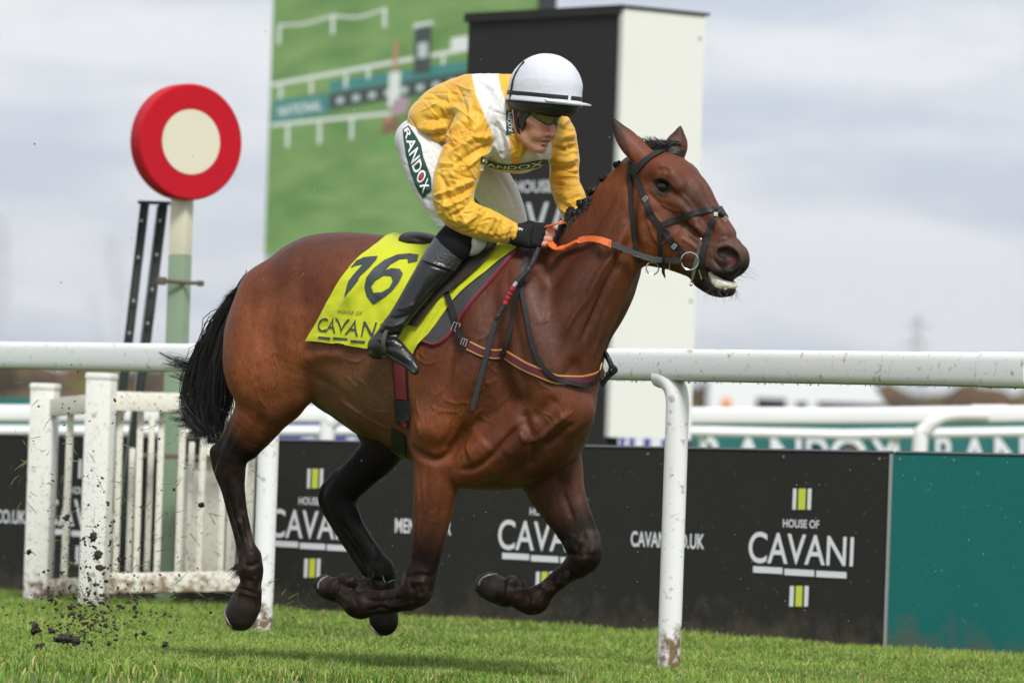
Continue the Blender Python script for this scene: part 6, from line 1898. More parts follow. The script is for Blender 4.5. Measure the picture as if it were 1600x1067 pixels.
for i, (ch, u0, u1) in enumerate((('R', .02, .16), ('A', .165, .315), ('N', .33, .46), ('D', .48, .61), ('O', .625, .775), ('X', .79, .94))):
    bm = fine(text_norm(text2d(ch, .02)), .25)
    decal('thigh_lettering', bm, lambda u, v, a=u0, b=u1: _th(a + (b - a) * u, .2 + .6 * v), PBVH, M_white, breeches, .0045)
bm = bmesh.new(); bmesh.ops.create_circle(bm, cap_ends=True, segments=14, radius=.5)
for v in bm.verts: v.co = Vector((v.co.x + .5, v.co.y + .5, 0))
decal('thigh_dot', bm, lambda u, v: _th(.665 + .07 * u, .36 + .28 * v), PBVH, M_red, breeches, .0055)
# green sponsor tab on the collar
_cq = [(791, 211), (805, 208), (800, 173), (790, 173)]
SBV2 = SBVH
bm = fine(quad2d(.5, .5, 1, 1, 6, 12), 9)
ct = decal('collar_tab', bm, lambda u, v: tuple(bilin(_cq, u, v)), SBVH, M_grn, silks, .004)
bm = fine(text_norm(text2d('ANDOX', .015)), .2)
decal('collar_lettering', bm, lambda u, v: tuple(bilin(_cq, .22 + .56 * v, .95 - .88 * u)), SBVH, M_white, ct, .0065)
# ------------------------------------------------------------------ tack
M_lea = mat('black_leather', (.012, .011, .011), .42, spec=.35, noise_amt=.5, noise_scale=40, noise_col=(.024, .022, .021), bump=.15, bump_scale=150)
M_brn = mat('dark_brown_leather', (.028, .019, .015), .45, spec=.45, noise_amt=.6, noise_scale=25, noise_col=(.055, .040, .032), bump=.2, bump_scale=120)
M_yel = mat('fluorescent_cloth', (.54, .58, .016), .65, spec=.25, noise_amt=.25, noise_scale=12, noise_col=(.45, .49, .014), bump=.15, bump_scale=300, sheen=.2)
M_ink = mat('dark_print', (.045, .055, .062), .55, spec=.3)
M_pad = mat('grey_pad', (.045, .047, .05), .7, noise_amt=.3, noise_scale=30, bump=.3, bump_scale=250)
M_mar = mat('maroon_binding', (.20, .022, .045), .6, bump=.3, bump_scale=300)
M_gold = mat('gold_edging', (.50, .27, .07), .5)
M_steel = mat('bit_steel', (.62, .62, .60), .22, metal=1.0)
M_org = mat('orange_rein_rubber', (.72, .145, .028), .5, bump=.5, bump_scale=220)
M_redw = mat('red_webbing', (.19, .018, .022), .7, bump=.3, bump_scale=250)
M_bitg = mat('rubber_bit_cheek', (.09, .10, .065), .5)

def unit(v): return v / (np.linalg.norm(v) + 1e-12)
def lay_path(pts, off, n=6, bvh=None):
    C = catmull(np.array(pts, float), n)
    P, N = [], []
    for x, y in C:
        h = cast(bvh or HBVH, x, y)
        if h is None:      # at the silhouette: nearest surface to the ray
            if not P: continue
            q = hp(x, y, hl(P[-1]))
            loc, nn, _, _ = HBVH.find_nearest(Vector(q))
            h = (np.array(loc), np.array(nn))
        P.append(h[0] + h[1] * off); N.append(h[1])
    return np.array(P), np.array(N)
def smooth_path(P, it=2):
    P = P.copy()
    for _ in range(it): P[1:-1] = P[1:-1] * .5 + (P[2:] + P[:-2]) * .25
    return P
def ribbon(P, N, w, t, name, m, parent, n_w=3, hang=False):
    T = np.gradient(P, axis=0)
    rows = []
    for i, (p, nn, tt) in enumerate(zip(P, N, T)):
        s = unit(np.cross(tt, nn))
        ww = w[i] if isinstance(w, (list, np.ndarray)) else w
        rows.append([p + s * ww * k for k in np.linspace(-.5, .5, n_w)])
    mb = MB(); mb.grid(rows, t)
    return mb.build(name, m, parent)
def mirror_path(P, head, off):
    Q, N = [], []
    for p in P:
        m = headmir(p) if head else hmir(p)
        loc, nn, _, _ = HBVH.find_nearest(Vector(m))
        Q.append(np.array(loc) + np.array(nn) * off); N.append(np.array(nn))
    return smooth_path(np.array(Q), 2), np.array(N)
def strap_on(pts, wpx, name, m, parent, t=.004, off=.004, head=True, mirror=False, n=6):
    P, N = lay_path(pts, off, n)
    P = smooth_path(P, 2); N = smooth_path(N, 3)
    o = ribbon(P, N, wpx / PXM, t, name, m, parent)
    if mirror:
        Q, N2 = mirror_path(P, head, off)
        ribbon(Q, N2, wpx / PXM, t, name, m, parent)
    return o, P, N
def ring3(c, nrm, r, rt, name, m, parent, n=24):
    nrm = unit(np.asarray(nrm)); a = unit(np.cross(nrm, CU + .01 * CR)); b = np.cross(nrm, a)
    mb = MB()
    pts = [c + a * r * math.cos(t) + b * r * math.sin(t) for t in np.linspace(0, 2 * math.pi, n + 1)]
    mb.tube(pts, rt, 8, caps=False)
    return mb.build(name, m, parent)

def coons(left, right, top, bot, nu, nv):
    """px grid: u along top/bottom, v from top to bottom"""
    L, Rr, Tp, B = [catmull(np.array(c, float), 8) for c in (left, right, top, bot)]
    def at(C, t):
        d = np.r_[0, np.cumsum(np.linalg.norm(np.diff(C, axis=0), axis=1))]; d /= d[-1]
        return np.array([np.interp(t, d, C[:, k]) for k in range(2)])
    G = np.zeros((nu, nv, 2))
    for i, u in enumerate(np.linspace(0, 1, nu)):
        for j, v in enumerate(np.linspace(0, 1, nv)):
            G[i, j] = (1 - u) * at(L, v) + u * at(Rr, v) + (1 - v) * at(Tp, u) + v * at(B, u) - ((1 - u) * (1 - v) * at(L, 0) + u * (1 - v) * at(Rr, 0) + (1 - u) * v * at(L, 1) + u * v * at(Rr, 1))
    return G
def drape(G, off, wr=0.0, seed=0, both=True, smooth=2, stand=0.0):
    """lay a pixel grid over the horse; mirrored over the back when both"""
    nu, nv = G.shape[:2]
    P = np.zeros((nu, nv, 3))
    for i in range(nu):
        for j in range(nv):
            x, y = G[i, j]
            h = cast(HBVH, x, y)
            k = 0
            while h is None and k < 30:
                y += 2; k += 1; h = cast(HBVH, x, y)
            n = h[1]
            P[i, j] = h[0] + n * off
    Q = P
    if both:
        M = np.zeros_like(P)
        for i in range(nu):
            for j in range(nv):
                loc, nn, _, _ = HBVH.find_nearest(Vector(hmir(P[i, j])))
                M[i, j] = np.array(loc) + np.array(nn) * off
        # across the back
        mid = 5
        br = np.zeros((nu, mid, 3))
        for i in range(nu):
            for q in range(mid):
                t = (q + 1) / (mid + 1)
                p = M[i, 0] * (1 - t) + P[i, 0] * t
                loc, nn, _, _ = HBVH.find_nearest(Vector(p + HUP * .05))
                br[i, q] = np.array(loc) + np.array(nn) * off
        Q = np.concatenate([M[:, ::-1], br, P], axis=1)
    for _ in range(smooth):
        Z = Q.copy()
        Z[1:-1, 1:-1] = Q[1:-1, 1:-1] * .5 + (Q[2:, 1:-1] + Q[:-2, 1:-1] + Q[1:-1, 2:] + Q[1:-1, :-2]) * .125
        Q = Z
    return Q
def sheet_normals(Q):
    N = np.cross(np.gradient(Q, axis=0), np.gradient(Q, axis=1))
    return N / (np.linalg.norm(N, axis=2, keepdims=True) + 1e-12)

# ---- pad under the number cloth
pad = empty('saddle_pad', hp(700, 470, .3), 'grey saddle pad with maroon binding showing in front of the yellow number cloth', 'saddle pad')
G = coons([(600, 388), (580, 460), (560, 528)], [(806, 393), (775, 430), (745, 463), (718, 499), (704, 522), (690, 535)], [(600, 388), (700, 390), (806, 393)], [(560, 528), (610, 536), (658, 534), (676, 539), (690, 535)], 40, 28)
Q = drape(G, .006)
mb = MB(); mb.grid(Q, .008); mb.build('felt', M_pad, pad)
nv_ = 28
for sgn, sl in ((1, Q[:, -nv_:]), (-1, Q[:, :nv_][:, ::-1])):
    edge = np.vstack([sl[-1, :], sl[-2:18:-1, -1]])
    mb = MB(); mb.tube(smooth_path(edge, 1), .0085, 8, flat=(1.0, .7)); mb.build('binding', M_mar, pad)

# ---- number cloth
cloth = empty('number_cloth', hp(560, 500, .3), 'fluorescent yellow number cloth with a dark 16 under the saddle', 'saddle cloth')
G = coons([(590, 386), (559, 409), (532, 442), (507, 488), (481, 532)], [(810, 388), (760, 427), (730, 451), (706, 475), (682, 508), (660, 534), (646, 555)],
          [(590, 386), (660, 388), (730, 390), (810, 388)], [(481, 532), (520, 536), (571, 544), (612, 550), (646, 555)], 76, 56)
Q = drape(G, .016, smooth=6)
N = sheet_normals(Q)
if (N[40, -1] @ HR) < 0: N = -N
# soft folds: pulled from the saddle down to the hem, a flutter along the rear edge
Gx = np.concatenate([G[:, ::-1], np.repeat(G[:, :1], 5, axis=1), G], axis=1)
def _foldh(x, y):
    h = 0.0
    for (x0, y0), (x1, y1), w, a in (((600, 392), (520, 500), 9, .010), ((618, 392), (545, 470), 7, .004), ((560, 420), (508, 520), 8, -.007), ((640, 400), (590, 470), 8, .007), ((552, 440), (560, 536), 9, .006),
                                     ((590, 470), (600, 548), 8, -.006), ((700, 450), (652, 545), 4, .007), ((720, 440), (664, 530), 4, -.006), ((760, 412), (700, 470), 4, .005), ((520, 470), (500, 534), 6, .006), ((575, 450), (540, 536), 7, -.005)):
        d = np.array((x1 - x0, y1 - y0), float); t = np.clip(((x - x0) * d[0] + (y - y0) * d[1]) / (d @ d), 0, 1)
        q = math.hypot(x - x0 - t * d[0], y - y0 - t * d[1])
        h += a * math.exp(-(q / w) ** 2) * (1 if .05 < t < .95 else .6)
    return h + .003 * noise.noise(Vector((x * .05, y * .05, 0))) + .0012 * noise.noise(Vector((x * .16, y * .16, 3)))
Hh = np.array([[_foldh(*Gx[i, j]) for j in range(Gx.shape[1])] for i in range(Gx.shape[0])])
Q = Q + N * np.maximum(Hh, -.010)[:, :, None]
mb = MB(); mb.grid(Q, .002); cl_o = mb.build('cloth', M_yel, cloth, sharp=80)
CV = Q.reshape(-1, 3); _n1 = Q.shape[1]
CF = [(i * _n1 + j, (i + 1) * _n1 + j, (i + 1) * _n1 + j + 1, i * _n1 + j + 1) for i in range(Q.shape[0] - 1) for j in range(_n1 - 1)]
CBVH = bvh_of(CV, CF)
def persp(q):   # quad corners bl, br, tr, tl
    return lambda u, v: tuple(bilin(q, u, v))
_one = [(548.3, 418.2), (557.3, 408), (568.4, 403), (590.4, 401), (588.4, 406), (576.4, 420), (563.3, 432), (560.3, 438), (552.3, 448), (539.2, 464.4), (542.2, 452.3), (545, 440), (553, 430), (562.3, 420), (568.4, 413), (560.3, 414.6)]
_six = [(654, 399), (640.6, 397), (620.6, 399), (600.5, 407), (584.4, 419), (572.4, 434), (569.4, 448), (574.4, 464), (583.4, 475.4), (597, 467), (612, 456), (624.6, 440), (629.6, 428), (624.6, 421), (612.5, 420), (602.5, 423.5), (610.5, 414), (624.6, 406), (636.6, 405), (637.6, 412), (652, 409)]
_hole = [(580.4, 448), (586.4, 439), (600.5, 431), (611.5, 432), (614.1, 440), (608.5, 450), (596.5, 457), (584.4, 458)]
for loops in ([_one], [_six, _hole]):
    bm = bmesh.new(); es = []
    for L_ in loops:
        vs = [bm.verts.new((x, y, 0)) for x, y in L_]
        es += [bm.edges.new((vs[i], vs[(i + 1) % len(vs)])) for i in range(len(vs))]
    bmesh.ops.triangle_fill(bm, edges=es, use_beauty=True); bm = fine(bm, 5)
    decal('numeral', bm, lambda u, v: (u, v), CBVH, M_ink, cl_o, .0045)
bm = fine(text_norm(text2d('HOUSE OF', .0, 1.15)), .12); decal('small_lettering', bm, persp([(528, 489), (565, 493.5), (567, 487.5), (530, 484)]), CBVH, M_ink, cl_o, .0045)
for ch, q in (('C', [(496, 518), (509, 519), (514, 497), (500, 497)]), ('A', [(508, 519), (525, 521), (524, 497), (519, 497)]), ('V', [(531, 522), (535, 522), (548, 499), (524, 497)]),
              ('A', [(539, 522), (560, 526), (560, 500), (553, 499)]), ('N', [(564, 526), (583, 527), (590, 504), (569, 502)]), ('I', [(589, 529), (592, 529), (599, 506), (596, 506)])):
    bm = fine(text_norm(text2d(ch, .0)), .3); decal('lettering', bm, persp(q), CBVH, M_ink, cl_o, .0045)
for x0, x1, y in ((498, 517, 527.5), (521, 544, 528.5), (549, 571, 533)):
    decal('lettering_bar', fine(quad2d(.5, .5, 1, 1, 6, 1), .3), persp([(x0, y + 1.7), (x1, y + 3.4), (x1, y - .2), (x0, y - 1.9)]), CBVH, M_ink, cl_o, .0045)

# ---- saddle
saddle = empty('racing_saddle', hp(700, 420, .1), 'small black and brown racing saddle on the yellow number cloth', 'saddle')
SF_ = Field(*box_of([hp(625, 360, .25), hp(800, 420, -.25), hp(625, 420, -.25), hp(800, 360, .25)], .05), .0055)
prim([(646, 376, .03, 14), (664, 379, .03, 15), (700, 387, .02, 13), (745, 391, 0, 11), (778, 386, 0, 10)], k=.02, e=[3.0, 3.0, 2.2, 1.8, 1.6], F=SF_, n=6)
V, Fq = SF_.nets(); V = laplace(V, Fq, 3)
link('seat', mesh_np('seat', V, Fq), M_lea, saddle)
G = coons([(690, 398), (680, 430), (660, 470), (640, 508)], [(786, 386), (762, 412), (736, 436), (712, 455), (690, 467), (654, 512)], [(690, 398), (730, 396), (760, 390), (786, 386)], [(640, 508), (646, 511), (654, 512)], 34, 22)
for sgn in (1, -1):
    Q = drape(G, .034, both=False, smooth=5)
    if sgn < 0: Q = hmir(Q)
    mb = MB(); mb.grid(Q, .006); fl = mb.build('flap', M_brn, saddle)
    mb = MB(); mb.tube(smooth_path(Q[-1, :], 1), .0045, 8); mb.build('flap_edge', M_brn, fl)
    # padded rim that runs from the pommel back over the flap
    C = catmull(np.array([(786, 385), (762, 392), (732, 406), (704, 428), (684, 454), (668, 482)], float), 8)
    Pn = np.array([place(HBVH, x, y, .046) for x, y in C]); Pn = smooth_path(Pn, 2)
    if sgn < 0: Pn = hmir(Pn)
    mb = MB(); mb.tube(Pn, .0075, 8); mb.build('flap_roll', M_brn, fl)
# stirrup leathers and irons
for sgn, arch, heel, toe in ((1, B_ARCH, B_HEEL, B_TOE), (-1, None, None, None)):
    C = catmull(np.array([(694, 440), (676, 462), (660, 486), (640, 510), (622, 524), (606, 524)], float), 6)
    Pn = []
    for i, (x, y) in enumerate(C):
        p = place(HBVH, x, y, .05)
        Pn.append(p)
    Pn = np.array(Pn); Pn[-4:] = np.linspace(Pn[-5], B_ARCH + HUP * .062 - HF * .012, 5)[1:]
    Pn = smooth_path(Pn, 3)
    c = B_ARCH - HF * .004
    up = HUP; lat = HR
    iron = [c + lat * (.044 * math.sin(t)) + up * (.010 + .052 * math.cos(t)) for t in np.linspace(-2.2, 2.2, 25)]
    tread = [c + lat * .036 - up * .040, c - lat * .036 - up * .040]
    if sgn < 0:
        Pn = hmir(Pn); iron = [hmir(p) for p in iron]; tread = [hmir(p) for p in tread]
    sl = ribbon(Pn, np.tile(HR, (len(Pn), 1)), .020, .004, 'stirrup_leather', M_brn, saddle)
    mb = MB(); mb.tube(iron, .0055, 8, flat=(1, 1.6)); ir = mb.build('stirrup_iron', mat('stirrup_metal', (.10, .085, .07), .42, metal=.6), saddle)
    mb = MB(); mb.tube(tread, .008, 8, flat=(.5, 1.8)); mb.build('tread', M_lea, ir)
# girth
girth = empty('girth', hp(630, 640, .3), 'red and black girth strap round the belly behind the foreleg', 'girth')
def girth_seg(pts, w, m, name, off):
    P, N = lay_path(pts, off, 5); P = smooth_path(P, 2)
    ribbon(P, smooth_path(N, 2), w / PXM, .006, name, m, girth, 5)
    Q, N2 = mirror_path(P, False, off)
    ribbon(Q, N2, w / PXM, .006, name, m, girth, 5)
girth_seg([(624, 545), (627, 585), (630, 626), (630, 664)], 25, M_lea, 'backing', .008)
girth_seg([(625, 555), (627, 585), (630, 622)], 18, M_redw, 'webbing', .014)
girth_seg([(630, 624), (632, 640), (634, 655)], 27, mat('girth_elastic', (.014, .014, .015), .7), 'elastic', .016)
girth_seg([(634, 655), (636, 664)], 11, M_redw, 'webbing', .014)
P, N = lay_path([(634, 668), (640, 690)], .006, 4)
# under the belly
bt = []
for l in np.linspace(.20, -.02, 8):
    q = hp(622, 760, l)
    loc, nn, _, _ = HBVH.ray_cast(Vector(q), Vector((0, 0, 1)))
    if loc is None: continue
    bt.append((np.array(loc) + np.array(nn) * .008, np.array(nn)))
ribbon(smooth_path(np.array([b[0] for b in bt]), 2), np.array([b[1] for b in bt]), 27 / PXM, .006, 'backing', M_lea, girth, 5)

# ---- breast girth
breast = empty('breast_girth', hp(840, 580, .2), 'maroon breast girth with gold edges across the chest of the bay horse', 'breastplate')
_c = [(733, 540), (756, 551), (776, 553), (790, 553), (812, 567.5), (842, 581.5), (872, 593), (902, 594.5), (922, 590), (934, 584)]
P, N = lay_path(_c, .007, 8); P = smooth_path(P, 3); N = smooth_path(N, 4)
# carry on round the front of the chest to the far side
Q, N2 = mirror_path(P[::-1], False, .007)
front = []
for t in np.linspace(0, 1, 8)[1:-1]:
    q = P[-1] * (1 - t) + Q[0] * t + HF * .1
    loc, nn, _, _ = HBVH.find_nearest(Vector(q)); front.append((np.array(loc) + np.array(nn) * .007, np.array(nn)))
PB_ = smooth_path(np.vstack([P, [f[0] for f in front], Q]), 3); NB_ = smooth_path(np.vstack([N, [f[1] for f in front], N2]), 3)
ribbon(PB_, NB_, 14.5 / PXM, .004, 'edging', M_gold, breast, 3)
ribbon(PB_ + NB_ * .0016, NB_, 10.0 / PXM, .004, 'band', mat('maroon_webbing', (.105, .010, .022), .75, bump=.4, bump_scale=300), breast, 3)
strap_on([(700, 458), (708, 482), (718, 508), (724, 524), (732, 540)], 9, 'buckle_strap', M_lea, breast, off=.024, head=False, mirror=True)
for x, y, s_ in ((721.5, 514, 6.5), (731, 537, 5)):
    p = place(HBVH, x, y, .03); n_ = cast(HBVH, x, y)[1]
    a = unit(CR * .9 - CU * .3); b = unit(CR * .35 + CU * .9)
    mb = MB(); r_ = s_ / PXM
    mb.tube([p + a * r_ * .8 + b * r_, p - a * r_ * .8 + b * r_, p - a * r_ * .8 - b * r_, p + a * r_ * .8 - b * r_, p + a * r_ * .8 + b * r_], .0022, 6)
    mb.tube([p + b * r_, p - b * r_], .0016, 6); mb.build('buckle', M_steel, breast)
# keeper strap from the withers down to the band
strap_on([(822, 398), (816, 430), (811, 455), (803, 499), (795, 540), (787, 558)], 7.5, 'neck_strap', M_lea, breast, off=.016, head=False)
# knotted end standing out in front of the chest
mb = MB()
for pts in ([(936, 566, .02), (944, 552, .0), (950, 560, -.01), (956, 572, .0)], [(956, 572, .0), (962, 578, 0), (954, 585, 0), (947, 592, 0), (940, 602, 0)], [(944, 546, 0), (950, 562, 0), (954, 578, 0)]):
    C = [hp(*p) for p in pts]
    mb.tube(catmull(np.array(C), 5), .010, 8, flat=(1.0, .45))
for x, y, r in ((955, 579, .013), (950, 584, .010), (958, 574, .010)):
    bmesh.ops.create_icosphere(mb.bm, subdivisions=2, radius=r, matrix=Matrix.Translation(Vector(hp(x, y, 0))))
mb.build('tied_end', M_lea, breast)

# ---- bridle
bridle = empty('bridle', hh(1040, 330, .1), 'black leather bridle with crossed noseband on the bay horse', 'bridle')
strap_on([(989, 273), (999, 261), (1012, 250), (1026, 241), (1040, 236), (1056, 236), (1066, 241)], 10.5, 'browband', M_lea, bridle, .007, .006)
strap_on([(986, 250), (990, 262), (995, 276), (1005, 303), (1018, 335), (1037, 361), (1056, 383), (1070, 398)], 8.5, 'cheekpiece', M_lea, bridle, .005, .006, mirror=True)
strap_on([(987, 251), (985, 268), (987, 300), (989, 330), (992, 365), (995, 392), (1000, 408)], 6.8, 'throat_lash', M_lea, bridle, .004, .008, mirror=True)
strap_on([(1029, 354), (1056, 343), (1088, 332), (1112, 328), (1124, 331), (1131, 338)], 8.5, 'noseband', M_lea, bridle, .005, .006, mirror=True)
strap_on([(1122, 331), (1114, 346), (1107, 362), (1101, 389), (1097, 415), (1098, 436)], 8.5, 'lower_noseband', M_lea, bridle, .005, .006, mirror=True)
strap_on([(1031, 362), (1032, 380), (1033, 404), (1033, 416)], 6.5, 'jaw_strap', M_lea, bridle, .004, .006, mirror=True)
# rosette pad where the noseband crosses, keepers and buckles
p = place(HBVH, 1122, 334, .012); n_ = cast(HBVH, 1122, 334)[1]
mb = MB(); mb.lathe([(0, .007), (.014, .006), (.018, 0), (.014, -.006), (0, -.007)], p, n_, 18); mb.build('noseband_pad', M_lea, bridle)
mb = MB(); mb.box(place(HBVH, 1117, 337, .012), (.016, .014, .016), bev=.004); mb.build('sheepskin', mat('pale_felt', (.55, .5, .4), .8), bridle)
for x, y in ((1009, 313), (1053, 384), (1130, 345)):
    p = place(HBVH, x, y, .011)
    a = unit(CR * .75 - CU * .65); b = unit(CR * .65 + CU * .75); r_ = .0095
    mb = MB(); mb.tube([p + a * r_ * .6 + b * r_, p - a * r_ * .6 + b * r_, p - a * r_ * .6 - b * r_, p + a * r_ * .6 - b * r_, p + a * r_ * .6 + b * r_], .0022, 6)
    mb.tube([p + b * r_, p - b * r_], .0016, 6); mb.build('buckle', M_steel, bridle)
for x, y, s_ in ((1015, 330, 10.5), (1046, 372, 10), (1041, 365, 10)):
    strap_on([(x - 2.2, y - 3.4), (x, y), (x + 2.2, y + 3.4)], s_, 'keeper', M_lea, bridle, .004, .010, n=3)
_n = cast(HBVH, 1079, 405)[1]
c_bit = place(HBVH, 1080, 407, .016)
ring3(c_bit, _n * .7 - FWD * .6, 13.5 / PXM, .0036, 'bit_ring', M_steel, bridle)
c2, _n2, _, _ = HBVH.find_nearest(Vector(headmir(c_bit))); ring3(np.array(c2) + np.array(_n2) * .016, np.array(_n2), 13.5 / PXM, .0036, 'bit_ring', M_steel, bridle)
mb = MB()
_t, _b = place(HBVH, 1094, 379, .020), place(HBVH, 1087, 438, .024)
mb.tube([_t * (1 - t) + _b * t for t in (0, .04, .2, .5, .62, .9, 1)], [.004, .0055, .006, .0085, .0095, .005, .004], 10); mb.build('bit_cheek', M_bitg, bridle)
for q in (_t + (_t - _b) * .03, _b + (_b - _t) * .05):
    mb = MB(); bmesh.ops.create_icosphere(mb.bm, subdivisions=2, radius=.0062, matrix=Matrix.Translation(Vector(q))); mb.build('bit_ball', M_steel, bridle)
mb = MB(); mb.tube([place(HBVH, 1094, 420, .012), place(HBVH, 1096, 430, .012), place(HBVH, 1097, 436, .012)], .003, 6); mb.build('curb_hook', mat('brass', (.6, .42, .14), .3, metal=1), bridle)
# reins
reins = empty('reins', hp(900, 380, .16), 'orange rubber and black leather reins from the bit to the black glove', 'reins')
P_hand = WR_N + AX_N * .088 + DN_N * .036 - OUT_N * .006
_rp = [c_bit + CR * -.030]
for x, y, o in ((1040, 407, .022), (1018, 405, .03), (993, 397, .04), (974, 389, .045), (953, 381, .045)):
    h = cast(HBVH, x, y); _rp.append(h[0] - FWD * o if h else hp(x, y, .1))
for x, y, o in ((935, 375, .05), (918, 374, .05), (902, 377, .045), (888, 384, .04), (878, 388.5, .04)):
    h = cast(HBVH, x, y); _rp.append(h[0] - FWD * o)
_rp.append(hp(869, 388, hl(P_hand) + .012)); _rp.append(hp(862, 383, hl(P_hand) + .004)); _rp.append(hp(857, 377, hl(P_hand) - .025))
_rp = np.array(_rp)
C = catmull(_rp, 6); C = smooth_path(C, 3)
nn = np.tile(-FWD, (len(C), 1)) + CU * .25
i0 = 5 * 6
ribbon(C[:i0 + 2], nn[:i0 + 2], 9 / PXM, .004, 'leather_rein', M_lea, reins)
wv = np.interp(np.arange(len(C) - i0), [0, 20, 30, len(C) - i0], [11, 9, 11, 11]) / PXM
nn2 = nn[i0:].copy(); nn2[18:] += CU * 1.1
ribbon(C[i0:], nn2, wv, .006, 'rubber_grip', M_org, reins)
mb = MB(); q = C[i0]; mb.box(q - FWD * .004, (.008, .006, .030), bev=.001); mb.build('grip_end', M_org, reins)
ring3(place(HBVH, 1023, 410, .034), -FWD, 9.5 / PXM, .003, 'martingale_ring', M_steel, reins)
mb = MB(); mb.tube([place(HBVH, 1041, y_, .03) for y_ in (393, 400, 408, 416, 423)], [.004, .009, .012, .010, .004], 8, flat=(1, .6)); mb.build('rein_stop', M_lea, reins)
mb = MB(); mb.tube([place(HBVH, 1050, y_, .03) for y_ in (402, 408, 414)], [.006, .0065, .006], 8, flat=(1, .6)); mb.build('keeper', M_steel, reins)
# far rein: from the far bit ring along the far side of the neck to the far hand
_f0 = np.array(c2) + np.array(_n2) * .02
_far = [_f0] + [hmir(np.asarray(p)) for p in _rp[2:9]] + [WR_F + AX_F * .08]
C = smooth_path(catmull(np.array(_far), 6), 3)
ribbon(C[:24], np.tile(-HR, (24, 1)), 9 / PXM, .004, 'leather_rein', M_lea, reins)
ribbon(C[22:], np.tile(-HR, (len(C) - 22, 1)), 10 / PXM, .006, 'rubber_grip', M_org, reins)
# the orange bridge between the hands
_br = [WR_N + AX_N * .092 - DN_N * .028 - OUT_N * .01, hp(874, 349, hl(WR_N) - .03), hp(882, 349, .03), WR_F + AX_F * .07]
C = smooth_path(catmull(np.array(_br), 6), 2); ribbon(C, np.tile(CU, (len(C), 1)), 10 / PXM, .006, 'rubber_grip', M_org, reins)
# slack end of the reins hanging in a loop over the shoulder
_lp = [(838, 398), (826, 415), (817, 440), (817, 458), (824, 493), (832, 532), (842, 562), (857, 583), (880, 597), (904, 602), (922, 598), (933, 582)]
P, N = lay_path(_lp, .017, 6); P = smooth_path(P, 4); ribbon(P, smooth_path(N, 4), 7 / PXM, .004, 'slack_end', M_lea, reins)
P, N = lay_path([(826, 396), (821, 412), (817, 432), (815, 452)], .022, 6); ribbon(smooth_path(P, 2), N, 7 / PXM, .004, 'slack_end', M_lea, reins)

# ---- whip
whip = empty('whip', hp(790, 500, .26), 'black racing whip with red and silver bands held against the shoulder', 'whip')
def wp(x, y, o): return place(HBVH, x, y, o)
w0, w1, w2, w3, w4 = hp(842, 388, hl(WR_N) + .03), wp(812, 450, .05), wp(809, 456, .05), wp(800, 478, .05), wp(788, 502, .05)
w5 = wp(736, 633, .045)
M_whg = mat('whip_grip', (.022, .022, .024), .55, bump=.8, bump_scale=70)
mb = MB(); C = catmull(np.array([w0, hp(828, 418, hl(w1) * .5 + hl(w0) * .5), w1]), 8)
mb.tube(C, [.0105 - .0005 * math.sin(i * 2.4) for i in range(len(C))], 10); mb.build('handle', M_whg, whip)
mb = MB(); mb.tube([w1, w2], .010, 10); mb.build('collar', M_steel, whip)
mb = MB(); mb.tube([w2 * (1 - t) + w3 * t for t in np.linspace(0, 1, 14)], [.009 + .0012 * (i % 2) for i in range(14)], 10); mb.build('red_binding', mat('red_tape', (.45, .02, .03), .4), whip)
for t in (.25, .5, .75):
    mb = MB(); q = w2 * (1 - t) + w3 * t; d = unit(w3 - w2) * .0026; mb.tube([q - d, q + d], .0104, 10); mb.build('dark_ring', M_lea, whip)
mb = MB(); mb.tube([w3 * (1 - t) + w4 * t for t in np.linspace(0, 1, 8)], [.0095, .009, .0095, .009, .0095, .009, .0095, .009], 10); mb.build('shaft', M_whg, whip)
mb = MB(); mb.tube(catmull(np.array([w4, (w4 + w5) / 2 - FWD * .004, w5]), 6), [.007] + [.0105] * 11 + [.008], 8, flat=(.45, 1.0), up=-FWD); mb.build('flap', mat('whip_flap', (.03, .032, .036), .5, bump=.3, bump_scale=120), whip)
# ------------------------------------------------------------------ flying turf and clods
M_soil = mat('wet_soil', (.026, .018, .012), .7, noise_amt=.5, noise_scale=60, noise_col=(.05, .035, .022), bump=.5, bump_scale=200)
_cr = random.Random(21)
def clod_mesh(bm, c, r, sub=2, rough=.45):
    s = Vector((_cr.uniform(.6, 1.4), _cr.uniform(.6, 1.3), _cr.uniform(.5, 1.1))); off = Vector((_cr.uniform(0, 99), 0, 0)); rough *= 1.5
    q = Matrix.Rotation(_cr.uniform(0, 6), 4, 'Y')
    g_ = bmesh.ops.create_icosphere(bm, subdivisions=sub, radius=1.0)
    for v in g_['verts']:
        d = 1 + rough * noise.noise(v.co * 1.6 + off) + rough * .7 * noise.noise(v.co * 4 + off) + _cr.uniform(-.22, .22)
        v.co = Vector(c) + q @ Vector((v.co.x * s.x, v.co.y * s.y, v.co.z * s.z)) * (r * d)
M_bladegreen = mat('torn_grass', (.12, .20, .03), .5)
CLODS = ((55, 982, 10, 'dark clod of soil low at the far left, tail of the spray'), (98, 998, 15, 'biggest dark clod of soil flying over the grass left of the mud spray'), (80, 985, 9, 'round soil lump just above the biggest clod'), (118, 1001, 9, 'ragged soil lump touching the right of the biggest clod'),
         (146, 838, 9, 'dark clod in front of the taller fence post'), (153, 866, 8, 'lower dark clod against the taller fence post'), (225, 989, 8, 'flat oval clod hanging right of the spray'), (45, 862, 6, 'small clod in front of the black board at the left edge'), (258, 1006, 6, 'torn clod nearest the hind hoof on the grass'),
         (156, 887, 7, 'clod in front of the foot of the taller post'), (104, 808, 8, 'clod between the two square fence posts'), (62, 1010, 7, 'low lump under the spray at the left'), (314, 789, 5, 'tiny clod right of the pale green post'))
